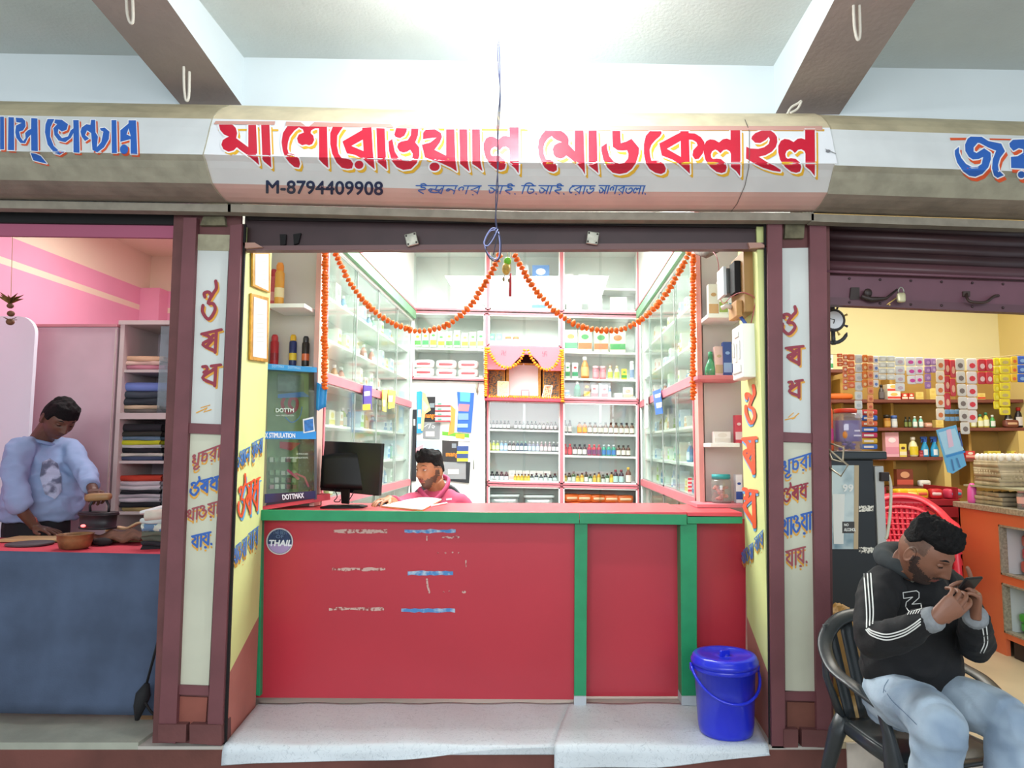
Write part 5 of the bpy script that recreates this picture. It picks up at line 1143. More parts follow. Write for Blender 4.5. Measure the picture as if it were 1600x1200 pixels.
b = MB(); b.tube(smooth([P(x, y, 4.22) for x, y in ((523, 765), (527, 776), (522, 783), (530, 784), (532, 780))], 4), .003, 5); b.tube(smooth([P(x, y, 4.2) for x, y in ((553, 768), (549, 776), (543, 784))], 4), .003, 5); build('cable', b, m_black, parent=t)
# mouse, pad, paper, pen
b = MB(); c = PZ(606, 788, zt+.002); b.box(-.075, .085, -.06, .065, 0, .004, 0, Matrix.Translation((c.x, c.y, zt+.0005)) @ Matrix.Rotation(-.1, 4, 'Z')); build('mouse_pad', b, M('pad_grey', '4a5560', .7), label='grey mouse pad under the mouse beside the monitor', cat='mouse pad')
mc = PZ(601, 784, zt+.012); t = thing('computer_mouse', 'small black computer mouse under the shopkeeper\'s hand', 'mouse', (mc.x, mc.y, zt+.005))
b = MB(); b.ell((mc.x, mc.y, zt+.008), (.03, .048, .026), 16, 10); build('shell', b, m_mon, parent=t); b = MB(); b.ell((mc.x, mc.y+.008, zt+.018), (.012, .022, .02), 10, 6); build('top_cover', b, M('mouse_pale', '7a8a9a', .3), parent=t)
cr = [PZ(*q, zt+.008) for q in ((596, 791), (640, 779), (690, 781), (660, 797))]
def sheet(u, v): return cr[0].lerp(cr[3], u).lerp(cr[1].lerp(cr[2], u), v)+Vector((0, 0, .010*math.sin(u*3)*v))
b = MB(); b.grid(sheet, 12, 8, thick=(0, 0, .004)); t = build('paper_sheets', b, M('paper', 'f4f2ea', .7), label='loose white papers on the counter in front of the shopkeeper', cat='paper')
b = MB(); b.grid(lambda u, v: sheet(u, v)+Vector((0, -.006, -.006)), 12, 8, thick=(0, 0, .003)); build('under_sheet', b, M('paper_orange', 'e0a060', .7), parent=t)
a, c = PZ(672, 791, zt+.006), PZ(698, 786, zt+.006); t = thing('pen', 'white ballpoint pen lying right of the papers', 'pen', (a.x, a.y, zt)); b = MB(); b.tube([a, c], .006, 8); build('barrel', b, M('pen_white', 'e6dcdc', .4), parent=t); b = MB(); b.tube([a+(a-c).normalized()*.012, a], [.002, .005], 8); build('tip', b, M('pen_red', 'c04050', .4), parent=t)
# ---------------------------------------------------------------- RIGHT RECESS
z = shelfm(1106, 1163, 490, 4.2, 4.47, 'upper white shelf in the right recess with tall lotion cartons')
def box3(x, D, z, w, h, d, base, band, lab, name='carton', rz=0, b2=None): return put(carton(w, h, d, base, band, name, b2), (P(x, 500, D).x, D, z), lab, None, rz)
box3(1114, 4.35, z, .06, .21, .06, 'e9e8dc', 'c9a070', 'tall white carton with tan print, leftmost on the upper recess shelf'); box3(1130, 4.33, z, .06, .23, .06, 'e6e9dc', '9aae5a', 'tall white carton with green print on the upper recess shelf'); box3(1144, 4.3, z, .05, .2, .05, 'e6ecf0', '5a90b8', 'white and blue carton beside the meter board')
z = shelfm(1090, 1163, 586, 4.2, 4.47, 'pink edged shelf in the right recess with perfume boxes', m_pk)
b = MB(); b.lathe([(.035, 0), (.036, .06), (.02, .1), (.012, .12)], (P(1110, 560, 4.36).x, 4.36, z), 14); t = build('perfume_bottle', b, glass('green_glass', '6ad09a', .15, .05, .5), label='green cone shaped perfume bottle on the right recess shelf', cat='bottle')
b = MB(); b.lathe([(.014, .12), (.014, .16), (.001, .165)], (P(1110, 560, 4.36).x, 4.36, z), 12); build('cap', b, cm('3a9a6a'), parent=t)
box3(1121, 4.34, z, .05, .19, .05, 'e9c8c0', 'c8b08a', 'pale pink perfume box'); box3(1134, 4.32, z, .05, .215, .05, '34509a', '8fb0e0', 'dark blue perfume box'); box3(1146, 4.32, z, .045, .2, .045, 'e8ecf2', '2f4f9c', 'white box with blue disc beside the dark blue one')
z = shelfm(1110, 1156, 692, 4.2, 4.47, 'lower pink shelf in the right recess')
box3(1123, 4.36, z, .1, .07, .06, 'e9e2dc', 'dcd2c8', 'small plain white box on the lower recess shelf'); box3(1149, 4.34, z, .045, .17, .05, 'd84a60', 'f0d0d4', 'red and white upright box on the lower recess shelf')
b = MB(); b.box(P(1084, 794, 4.3).x, P(1158, 794, 4.3).x, 4.2, 4.46, zt+.0005, zt+.02); build('recess_base', b, m_pk, label='pink base board of the right recess on the counter', cat='board')
jx = P(1127, 770, 4.32).x; t = thing('jar', 'clear plastic jar of pink sweets with teal lid on the recess base', 'jar', (jx, 4.32, zt+.02))
b = MB(); b.lathe([(.055, 0), (.06, .01), (.06, .13), (.05, .145)], (jx, 4.32, zt+.02), 20); build('body', b, glass('jar_clear', 'e6eeea', .1, .05, .12), parent=t)
b = MB(); b.lathe([(.056, .145), (.056, .17), (.05, .172)], (jx, 4.32, zt+.02), 20); build('lid', b, cm('2aa0a0'), parent=t)
b = MB()
for k in range(14): b.ell((jx+random.uniform(-.035, .035), 4.32+random.uniform(-.035, .035), zt+.04+k*.006), (.018, .014, .01), 8, 5)
build('sweets', b, M('sweets_pink', 'e08a80', .5, .25, 80), parent=t, kind='stuff')
box3(1147, 4.34, zt+.02, .04, .17, .05, 'e6e9f0', '2a4a9c', 'white carton with blue foot beside the sweets jar')
i = MB(); i.pq([(1075, 746), (1081, 746), (1081, 772), (1075, 772)], 4.37, .004); t = build('sticker', i, cm('e8e0dc'), label='small red striped sticker low on the pink recess edge', cat='sticker')
for k in range(4): b = MB(); b.pq([(1075, 747+k*6), (1081, 747+k*6), (1081, 750+k*6), (1075, 750+k*6)], 4.368, .002); build('stripe', b, cm('d04050'), parent=t)
# electricity board on the right jamb
t = thing('meter_board', 'wooden electricity board with black cutout high on the right lime jamb', 'board', (1.05, 3.72, P(1176, 490, 3.62).z))
zb_, zt_ = P(1176, 488, 3.62).z, P(1176, 392, 3.62).z
b = MB(); b.box(1.018, 1.072, 3.60, 3.86, zb_, zt_); build('board', b, M('wood_board', 'a07a48', .6, .2, 6, stretch=(1, 1, .15)), parent=t, bevel=.003)
b = MB(); b.box(.985, 1.018, 3.64, 3.80, zb_-.015, zb_+.07); build('wood_block', b, M('wood_block', 'b88a50', .6, .15, 10), parent=t, bevel=.004)
b = MB(); b.box(.985, 1.018, 3.66, 3.76, zt_-.21, zt_-.04); build('cutout', b, m_black, parent=t, bevel=.004)
b = MB(); b.box(.975, 1.018, 3.78, 3.90, zt_-.19, zt_-.05); c_ = build('meter', b, M('meter_grey', '5a5c58', .4), parent=t, bevel=.004)
b = MB(); b.box(.955, .974, 3.78, 3.92, zt_-.20, zt_-.04); build('meter_cover', b, M('cover_white', 'dfe4e4', .4), parent=c_, bevel=.003)
b = MB(); b.tube([(.94, 3.76, zb_+.05), (.96, 3.74, zb_+.06), (.985, 3.74, zb_+.05)], .014, 8); build('socket', b, M('socket_cream', 'd9cfc0', .5), parent=t)
t = thing('switch_box', 'white switch box with raised moulding on the right lime jamb', 'switch box', (1.03, 3.7, P(1175, 592, 3.62).z))
z0, z1 = P(1175, 590, 3.62).z, P(1175, 506, 3.62).z
b = MB(); b.box(1.0, 1.07, 3.60, 3.80, z0, z1); build('housing', b, M('switch_white', 'e9ebe6', .4), parent=t, bevel=.006)
for ya, yb2, za, zb2 in ((3.625, 3.775, .03, .07), (3.64, 3.67, .1, .2), (3.70, 3.73, .09, .19), (3.75, 3.775, .12, .2), (3.66, 3.74, .22, .25)):
    b = MB(); b.box(.994, 1.0, ya, yb2, z0+za, z0+zb2); build('switch', b, M('switch_raised', 'dcdcd4', .4), parent=t, bevel=.003)
m_rw = M('wire_red', 'b0505a', .5)
b = MB(); b.tube(smooth([P(x, y, d) for x, y, d in ((1113, 392, 4.0), (1120, 402, 3.9), (1123, 420, 3.9), (1123, 455, 3.9), (1130, 474, 3.85), (1142, 464, 3.75), (1158, 457, 3.62), (1175, 462, 3.58), (1180, 470, 3.58), (1177, 490, 3.58), (1173, 507, 3.62))], 5), .0025, 5)
build('loose_wire', b, m_rw, label='thin red wire drooping from the meter board to the switch box', cat='wire')
b = MB(); b.tube([P(1152, 488, 3.72), P(1165, 506, 3.64)], .009, 8); build('blue_torch', b, cm('3a5aa8'), label='blue marker pen tucked under the wooden meter board', cat='pen')
b = MB(); b.tube([P(1088, 392, 4.2), P(1104, 398, 4.1), P(1124, 390, 4.0)], [.02, .022, .012], 8); build('cloth_bundle', b, M('bundle_grey', '6a5f56', .8, .3, 40), label='grey cloth bundle tied at the top of the right recess', cat='cloth')
# ---------------------------------------------------------------- things hanging on the cases and back door
def hangcard(pts, D, base, lab, marks=(), sur=None, name='hanging_card', cat='packet', th=.006):
    sur = sur or (lambda x, y, o=0: P(x, y, D-o)); b = MB(); b.prism([sur(x, y) for x, y in pts], (0, th, 0)); o = build(name, b, cm(base), label=lab, cat=cat)
    for k, (q, c) in enumerate(marks): i = Ink(); i.poly(q); build('printed_patch', i.mb(lambda x, y, k=k: sur(x, y)+Vector((0, -.0015*(k+1), 0))), cm(c), parent=o)
    return o
DD = 7.222
hangcard([(663, 620), (680, 620), (680, 659), (662, 659)], DD, '2a2a2e', 'black card with orange mango word, upper one on the back door', [(rect(671, 630, 679, 637), '8a9aa0')], name='poster', cat='poster')
o = bpy.data.objects[[o.name for o in bpy.data.objects if o.name.startswith('poster')][-1]]
i = Ink(); latin(i, 'mango', [(663, 647.5), (681, 647.5), (681, 655), (663, 655)], fat=.6); build('lettering', i.mb(flat(DD-.003)), cm('e88a2a'), parent=o)
hangcard([(661, 660), (688, 661), (687, 686), (661, 685)], DD, '8a8d90', 'grey card with white line drawings on the back door', [(rect(665, 674, 679, 682), 'e6dccc')], name='poster', cat='poster')
o = bpy.data.objects[[o.name for o in bpy.data.objects if o.name.startswith('poster')][-1]]
i = Ink(); i.stroke([(663, 667), (667, 664)], 1); i.stroke([(668, 663), (673, 662), (670, 669)], 1); i.stroke(smooth([(676, 665), (679, 666), (677, 669), (675, 667)], 3), 1); build('drawing', i.mb(flat(DD-.003)), cm('e6e8e8'), parent=o)
hangcard([(690, 621), (736, 624), (735, 690), (690, 688)], DD, 'f0efe6', 'white picture poster with orange figure and green strip on the back door', [([(691, 674), (733, 678), (733, 684), (691, 680)], '6aae3a'), ([(702, 630), (712, 640), (710, 676), (700, 680), (704, 655)], 'e89a4a'), ([(712, 678), (726, 678), (726, 686), (712, 684)], 'e8a83a')], name='poster', cat='poster')
hangcard([(691, 688), (716, 689), (715, 722), (691, 721)], DD, '3c3838', 'dark card with orange mango word, lower one beside the shopkeeper', [(rect(706, 693, 713, 700), '8a9298')], name='poster', cat='poster')
o = bpy.data.objects[[o.name for o in bpy.data.objects if o.name.startswith('poster')][-1]]
i = Ink(); latin(i, 'mango', [(697, 708), (720, 708), (720, 715.5), (697, 715.5)], fat=.6); build('lettering', i.mb(flat(DD-.003)), cm('e88a2a'), parent=o)
hangcard([(694, 722), (729, 723), (728, 749), (694, 748)], DD, '9a9c9e', 'grey card with pale shoe drawings right of the shopkeeper', [(rect(700, 733, 717, 741), 'e8dcd0')], name='poster', cat='poster')
hangcard([(645, 640), (651, 640), (650, 752), (643, 752)], DD, '2c2f33', 'narrow black strip poster at the edge of the back door', [(rect(646, 655, 649, 665), 'd8d0c8')], name='poster', cat='poster')
hangcard([(728, 722), (735, 722), (733, 755), (690, 750), (690, 748), (728, 749)], DD-.005, '2f3235', 'black bordered strip right of the grey shoe card', name='poster', cat='poster')
hangcard([(650, 688), (687, 688), (687, 712), (648, 712)], DD, 'b8d4ea', 'pale blue card with pink swirl just above the shopkeeper', [([(650, 700), (662, 694), (660, 710), (650, 710)], 'e8a8b0')], name='poster', cat='poster')
hangcard([(651, 612), (658, 611), (662, 615), (660, 676), (651, 677), (652, 650)], 7.21, '3aa4e4', 'long blue and white sachet strip hanging on the back door', [(rect(653, 640, 658, 652), 'dff0f8'), (rect(653, 662, 658, 670), 'dff0f8')])
hangcard([(660, 612), (665, 615), (673, 641), (664, 647), (661, 673), (658, 673)], 7.2, 'e6cf8a', 'yellow and pink sachet strip beside the long blue strip', [([(661, 625), (670, 636), (664, 644), (661, 640)], 'e8b0b0')])
hangcard([(714, 612), (741, 614), (736, 676), (714, 674), (716, 640)], 7.21, '2f66c8', 'blue battery display card hanging near the hasp', [([(719, 613), (735, 614), (734, 628), (719, 627)], '5ac0d8'), ([(717, 631), (734, 632), (732, 643), (716, 642)], 'd8808a'), (rect(716, 646, 732, 656), '7aa0e0'), (rect(715, 662, 731, 668), '9ac0ea')])
hangcard([(714, 697), (732, 697), (731, 722), (714, 722)], 7.21, '39508a', 'blue and yellow sachet pair hanging on the back door', [(rect(714, 705, 732, 709), 'd8d040'), (rect(714, 716, 731, 721), 'd8d040')])
for k in range(4):
    hangcard([(680, 628+k*8), (704, 628+k*8), (704, 635+k*8), (680, 635+k*8)], 7.19, 'f0e4e0', 'white and red toothpaste box, '+ORD[k]+' from the top of the hanging stack', [(rect(680, 633+k*8, 704, 635+k*8), 'd8444c'), (rect(684, 630+k*8, 690, 632.5+k*8), '5aa08a')], th=.03, name='toothpaste_box', cat='box')
# on the left case rail
sX = lambda x, y, o=0: PX(x, y, XL+.03+o)
def hangX(pts, X, base, lab, marks=(), s=1):
    b = MB(); b.prism([PX(x, y, X) for x, y in pts], (s*.008, 0, 0)); o = build('hanging_packet', b, cm(base), label=lab, cat='packet')
    for k, (q, c) in enumerate(marks): i = Ink(); i.poly(q); build('printed_patch', i.mb(lambda x, y, k=k: PX(x, y, X+s*(.0095+.001*k))), cm(c), parent=o)
hangX([(567, 602), (580, 603), (579, 640), (567, 641)], XL+.02, '4a3a9a', 'purple and yellow packet hanging on the left case rail', [([(567, 632), (579, 631), (579, 640), (567, 641)], 'e8c82a'), ([(569, 612), (578, 611), (578, 618), (569, 619)], 'dfd8ea')])
hangX([(597, 609), (604, 609), (602, 644), (597, 642)], XL+.02, 'e6dc6a', 'yellow packet strip on the left case rail, nearer the street', [([(598, 625), (602, 625), (602, 635), (598, 635)], 'f0efe0')]); hangX([(606, 609), (617, 611), (615, 637), (606, 639)], XL+.02, 'd8da4a', 'yellow green packet strip on the left case rail, nearer the back door', [([(607, 618), (614, 618), (613, 628), (607, 628)], 'f2f0e0')])
hangX([(1021, 612), (1032, 608), (1036, 646), (1026, 648)], XR-.02, '2f6cc8', 'blue and white packet hanging on the right case rail', [([(1023, 617), (1032, 614), (1032, 620), (1024, 622)], 'e6eef4'), ([(1025, 630), (1034, 628), (1034, 636), (1026, 638)], 'cfe0f2')], -1)
hangX([(1008, 612), (1013, 610), (1013, 668), (1008, 670)], XR-.02, 'eceae2', 'long white strip card hanging on the right case rail', [([(1009, 630), (1012, 630), (1012, 633), (1009, 633)], '6a6a6a')], -1)
# ================================================================ IRONING SHOP (left)
def Q(px, py, D): return P(px, py, D)
m_cloth = M('table_cloth_blue', '48566e', .9, .16, 4, bump=.15, bs=120)
t = thing('ironing_table', 'wooden ironing table hidden under the dark blue cloth', 'table', (-2.9, 4.0, .157))
b = MB(); b.box(-3.78, -1.98, 3.70, 4.36, .95, .985); build('table_top', b, M('table_wood', '7a5a3a', .7), parent=t)
for x in (-3.7, -2.05):
    for y in (3.76, 4.3): b = MB(); b.box(x-.03, x+.03, y-.03, y+.03, .157, .95); build('leg', b, MATS['table_wood'], parent=t)
xr0 = Q(262, 866, 3.66).x
def clf(u, v):
    px = -150+u*(262-(-150))-v*u*11; y = 858+u*8+(1112+u*6-858-u*8)*v; D = 3.655+.010*math.sin(px*.045+v*1.5)*v+.006*math.sin(px*.11)*v
    return P(px, y, D)
b = MB(); b.grid(clf, 60, 14, thick=(0, .004, 0)); build('table_cloth', b, m_cloth, label='dark blue grey cloth hanging down the front of the ironing table', cat='cloth')
b = MB(); b.grid(lambda u, v: Vector((-3.78+u*1.82, 3.665+v*.68, .989+.002*math.sin(u*40+v*5))), 30, 6, thick=(0, 0, .004)); build('red_sheet', b, M('sheet_red', 'cf4052', .8, .06, 4), label='red sheet spread over the ironing table top', cat='cloth')
zi = .995
b = MB(); b.box(Q(10, 845, 4.2).x, Q(236, 845, 4.2).x, 4.12, 4.3, zi+.001, zi+.016); build('wooden_board', b, M('board_tan', 'b89a6a', .6, .15, 4, stretch=(.2, 1, 1)), label='long tan wooden board lying on the red sheet behind the bowl', cat='board', bevel=.003)
c = PZ(60, 846, zi+.01); b = MB(); b.lathe([(.11, 0), (.115, .004), (.115, .012), (.1, .014)], (c.x, 4.02, zi), 28); build('iron_griddle', b, M('griddle', '4a4446', .6, .2, 20), label='flat dark iron plate lying in front of the right hand of the ironing man', cat='plate')
c = Vector((Q(121, 852, 3.9).x, 3.88, zi)); t = thing('bowl', 'worn brown metal bowl on the red sheet beside the charcoal iron', 'bowl', c)
b = MB(); b.lathe([(.055, 0), (.072, .006), (.084, .05), (.086, .075), (.09, .078), (.082, .078), (.078, .05), (.06, .015), (.001, .014)], c, 28, caps=False); build('body', b, M('bowl_brown', '8a6a44', .45, .3, 14, metal=.4), parent=t)
b = MB(); b.lathe([(.001, .05), (.078, .052)], c, 24, caps=False); build('contents', b, M('bowl_dark', '4a3e30', .6), parent=t)
c = PZ(162, 846, zi+.02); b = MB(); b.ell((c.x, 4.0, zi+.02), (.055, .035, .022), 12, 8, disp=lambda d: 1+.25*noise.noise(d*3)); build('dark_rag', b, M('rag_black', '242022', .9), label='small crumpled black rag right of the brown bowl', cat='rag')
b = MB(); b.grid(lambda u, v: Vector((Q(128, 830, 4.15).x+u*.42, 4.0+v*.26, zi+.018+.05*math.sin(min(1, u*1.3)*math.pi*.6)*math.sin(math.pi*(v*.8+.1))+.01*math.sin(u*22+v*9))), 30, 14, thick=(0, 0, -.012)); build('brown_garment', b, M('garment_brown', '5e3e2c', .85, .3, 18), label='dark brown garment being ironed on the board', cat='garment')
b = MB(); b.grid(lambda u, v: Vector((Q(170, 815, 4.33).x+u*.3, 4.3+v*.05, zi+.05+.06*u+.01*math.sin(u*12))), 16, 4, thick=(0, 0, -.012)); build('cream_cloth', b, M('garment_cream', 'd0b48c', .85, .1, 8), label='cream cloth behind the brown garment', cat='cloth')
# charcoal iron
c = Vector((Q(151, 826, 4.14).x, 4.15, zi+.075)); t = thing('charcoal_iron', 'black charcoal iron with wooden grip held by the ironing man', 'iron', c)
m_ir = M('iron_black', '211f22', .5, .2, 20)
b = MB()
for_z = [(0, 1.0), (.012, 1.02), (.012, .96), (.075, 1.0), (.08, 1.1), (.088, 1.1)]
b.loft([(c+Vector((0, 0, z)), (.105*k, -.03*k, 0), (.02*k, .06*k, 0)) for z, k in for_z], 24, e=.75); build('body', b, m_ir, parent=t)
b = MB(); b.loft([(c+Vector((0, 0, .088)), (.115, -.033, 0), (.02, .066, 0)), (c+Vector((0, 0, .096)), (.112, -.032, 0), (.02, .064, 0))], 24, e=.75); build('lid', b, m_ir, parent=t)
b = MB(); b.tube([c+Vector((-.06, .017, .096)), c+Vector((-.065, .018, .13)), c+Vector((-.04, .01, .165))], .007, 6); b.tube([c+Vector((.07, -.02, .096)), c+Vector((.072, -.02, .13)), c+Vector((.05, -.014, .165))], .007, 6); build('handle_arms', b, m_ir, parent=t)
b = MB(); b.tube([c+Vector((-.085, .02, .175)), c+Vector((-.06, .016, .178)), c+Vector((.07, -.02, .186))], [.022, .024, .02], 12); build('grip', b, M('grip_wood', '9a7a50', .5, .15, 12), parent=t)
b = MB(); b.ell(c+Vector((-.045, -.062, .022)), (.016, .006, .009), 10, 6); build('glowing_vent', b, emit('ember', 'ff2a1a', 2.5), parent=t, label='small glowing red air hole')
# folded garments
def folded(x0, x1, yt, yb, D, col, lab, group=None, var=None, name='folded_garment', dp=.26):
    # yt/yb pixel heights at distance D (front)
    A = Q(x0, yb, D); Bp = Q(x1, yt, D); w = Bp.x-A.x; h = max(.012, Bp.z-A.z); c = Vector(((A.x+Bp.x)/2, D+dp/2, A.z))
    rd = random.Random(int(x0*7+yb)); ph = rd.uniform(0, 6); m = var or cm(col, .85); b = MB(); n = 24
    secs = []
    def fn(u, v):
        # v runs round the folded edge: bottom front -> nose -> top
        a = math.pi*v
        return Vector((c.x-w/2+w*u+.004*math.sin(a*2+ph), D+.006*math.sin(u*7+ph)+(.5*h*(1-math.sin(a))*.9), A.z+h/2-h/2*math.cos(a)+.006*math.sin(u*6+ph)*math.sin(a)))
    b.grid(fn, 14, 8)
    b.rbox((c.x, D+dp/2+.01, A.z+h/2), (w*.98, dp-.02, h*.96), e=.25)
    return build(name, b, m, label=lab, cat='clothing', group=group)
STK = [(219, 262, 853, 863, '17171b', 'black trousers at the very bottom of the clothes pile'), (220, 262, 846, 853.5, '232328', 'black trousers second from the bottom of the pile'), (221, 264, 838, 846.5, '4f5548', 'olive grey folded shirt in the pile by the pillar'), (221, 264, 831, 838.5, '5c6050', 'lighter olive folded shirt in the pile by the pillar')]
for x0, x1, a, c_, col, lab in STK: folded(x0, x1, a, c_, 3.86, col, lab, dp=.24)
plaid = M('plaid', '5f7f9c', .85, .3, 30, h2='c8d0c0', thr=(.5, .56), stretch=(1, 1, 1)); folded(220, 265, 818, 831.5, 3.86, '', 'blue checked folded shirt in the pile by the pillar', var=plaid, dp=.24)
folded(218, 264, 810, 818.5, 3.86, 'bcc8c4', 'pale blue folded shirt in the pile by the pillar', dp=.24)
a = Q(228, 812, 3.87); b = MB(); b.tube([a+Vector((-.0, 0, .02)), Q(264, 806, 3.9)+Vector((0, 0, .01))], [(.045, .028), (.045, .03)], 14); build('rolled_shirt', b, M('cream_shirt', 'cfc9b8', .85, .06, 20), label='rolled cream shirt on top of the clothes pile', cat='clothing')
b = MB(); b.tube([Q(220, 801, 3.93), Q(240, 797, 3.95), Q(268, 790, 3.97)], [(.03, .01), (.04, .014), (.045, .016)], 12); build('folded_garment', b, cm('dfe4e0', .85), label='thin white cloth poking out at the top of the clothes pile', cat='clothing')
# clothes cupboard
DCL = 5.0; m_cup = M('cupboard_cream', 'c9beb8', .7, .05, 4); m_cupi = M('cupboard_inner', 'a89aa0', .8)
t = thing('clothes_cupboard', 'open fronted cream cupboard with stacks of folded clothes', 'cupboard', P(230, 1050, DCL+.2))
X0c, X1c = Q(178, 700, DCL).x, Q(310, 700, DCL).x; zt_c, zb_c = Q(230, 503, DCL).z, .157
b = MB(); b.box(X0c, X0c+.03, DCL, DCL+.45, zb_c, zt_c); build('side_panel', b, m_cup, parent=t); b = MB(); b.box(X1c-.03, X1c, DCL, DCL+.45, zb_c, zt_c); build('side_panel', b, m_cup, parent=t)
b = MB(); b.box(X0c, X1c, DCL+.44, DCL+.46, zb_c, zt_c); build('back_panel', b, m_cupi, parent=t); b = MB(); b.box(X0c-.01, X1c+.01, DCL-.01, DCL+.46, zt_c-.02, zt_c+.01); build('top_panel', b, m_cup, parent=t)
for y, th in ((577, .02), (645, .045), (720, .02), (800, .02), (880, .02), (960, .02)):
    z = Q(230, y, DCL).z; b = MB(); b.box(X0c+.03, X1c-.03, DCL+(.0 if th > .03 else .02), DCL+.44, z-th, z); build('shelf', b, m_cup, parent=t)
b = MB(); b.box(Q(246, 600, DCL).x, X1c-.03, DCL+.008, DCL+.012, Q(230, 645, DCL).z, zt_c-.03); build('glass_pane', b, glass('cup_glass', 'dfe6e8', .1, .1, .06), parent=t)
b = MB(); b.box(Q(256, 700, DCL).x, X1c-.03, DCL+.008, DCL+.012, Q(230, 800, DCL).z, Q(230, 656, DCL).z); build('glass_pane', b, glass('cup_glass_grey', 'c6cdd6', .12, .15, .25), parent=t)
SH = [(190, 258, 570, 577, 'b87a88', 'rose patterned folded cloth on the top cupboard shelf'), (193, 250, 564, 570, 'd6b8a8', 'pale folded cloth on the rose one'), (192, 256, 556, 564, 'd9b490', 'peach folded cloth at the top of the top shelf'),
 (191, 252, 639, 644.5, '5a5650', 'dark grey garment at the bottom of the second shelf'), (190, 250, 633, 639, 'b8a488', 'beige folded garment on the second shelf'), (189, 257, 622, 633, '2c343a', 'charcoal folded garment on the second shelf'), (189, 260, 611, 622, '3a444c', 'slate folded garment under the blue shirt'), (194, 266, 597, 611, '6f86c4', 'blue folded shirt topping the second shelf'),
 (187, 254, 713, 719.5, '3c4a64', 'navy garment at the bottom of the third shelf'), (188, 254, 708, 713, 'c4c2b4', 'off white garment low on the third shelf'), (187, 252, 700, 708, '1b1c22', 'black garment below the grey white one'), (189, 252, 695, 700, 'bfc2c0', 'grey white garment on the third shelf'), (188, 250, 688, 695, 'c8cc2a', 'yellow green garment standing out on the third shelf'), (186, 250, 682, 688, '5f7a8c', 'dusty blue garment above the yellow green one'), (188, 252, 674, 682, '34362f', 'dark olive garment on the third shelf'), (190, 252, 662, 674, '26262a', 'black garment topping the third shelf'),
 (190, 250, 793, 799.5, '9a8a5a', 'khaki garment at the bottom of the fourth shelf'), (186, 250, 785, 793, '22262a', 'black garment low on the fourth shelf'), (182, 250, 778, 785, 'c8c4c8', 'white garment low on the fourth shelf'), (184, 250, 772, 778, 'bab6ba', 'grey white garment on the fourth shelf'), (188, 250, 766, 772, '22242a', 'thin black garment between white ones'), (185, 250, 759, 766, 'd6d2d4', 'white folded garment on the fourth shelf'), (186, 250, 752, 759, 'cfc8cc', 'white folded garment under the red cloth'), (184, 252, 743, 752, 'c8442e', 'red orange folded cloth topping the fourth shelf')]
for x0, x1, a, c_, col, lab in SH: folded(x0, x1, a, c_, DCL+.04, col, lab, dp=.28)
# plain panels behind the man
b = MB(); b.box(Q(44, 700, 5.0).x, X0c-.02, 5.0, 5.4, .157, Q(100, 511, 5.0).z); t = build('wardrobe', b, M('wardrobe_mauve', 'cbb4ba', .7, .06, 3), label='plain mauve grey steel wardrobe behind the ironing man', cat='wardrobe', bevel=.004)
b = MB(); b.box(Q(44, 700, 5.0).x, X0c-.02, 4.99, 5.4, Q(100, 511, 5.0).z+.001, Q(100, 511, 5.0).z+.02); build('top_edge', b, cm('c98a90', .6), parent=t)
b = MB(); b.box(Q(172, 700, 5.0).x, X0c-.022, 4.985, 4.999, .3, Q(100, 515, 5.0).z); build('edge_strip', b, m_cup, parent=t)
xw = Q(43, 700, 4.7).x; zw = Q(20, 494, 4.7).z; n = 10
b = MB(); pts = [(-4.3, 4.7, .157), (xw, 4.7, .157), (xw, 4.7, zw-.12)]+[(xw-.12+.12*math.cos(a), 4.7, zw-.12+.12*math.sin(a)) for a in [math.pi/2*k/8 for k in range(1, 9)]]+[(-4.3, 4.7, zw)]
xq = min(p[0] for p in pts); pts = [(max(p[0], -3.79), p[1], p[2]) for p in pts]
b.prism(pts, (0, .03, 0)); build('white_panel', b, M('panel_white', 'dfe3ea', .6), label='tall white panel with a rounded top corner at the edge of the ironing shop', cat='panel')
# dried leaf charm
t = thing('hanging_charm', 'dried leaf and lemon charm on a thin string in the ironing shop', 'charm', P(16, 462, 4.1)); b = MB(); b.tube([P(20, 360, 4.1), P(17, 464, 4.1)], .0018, 5); build('string', b, m_str, parent=t)
b = MB()
for k in range(9):
    a = 2*math.pi*k/9+.3; c = P(16, 468, 4.1); d = Vector((math.cos(a), math.sin(a), .25 if k % 2 else .5)); s_ = Vector((-math.sin(a), math.cos(a), 0))*.01
    b.add([c+s_, c-s_, c+d*.07], [(0, 1, 2)]); b.add([c+s_, c-s_, c-Vector((0, 0, .03)), c+d*.07], [(0, 1, 2), (0, 2, 3)])
build('dry_leaves', b, M('leaf_dry', '7a5a2a', .8, .3, 40), parent=t)
b = MB()
for k, (dx, y, r) in enumerate(((1, 478, .018), (2, 490, .02), (1, 503, .022))): b.ell(P(15+dx, y, 4.1), (r, r, r*.9), 12, 8)
build('dry_lemon', b, M('lemon_dry', '6a4a2c', .7, .2, 30), parent=t)
b = MB()
for k in range(7):
    a = 2*math.pi*k/7; c = P(16, 500, 4.1); b.tube([c, c+Vector((math.cos(a)*.035, math.sin(a)*.03, .015-.01*k % .02))], .002, 4)
build('dry_chillies', b, M('chilli_dry', '5a3a22', .8), parent=t)
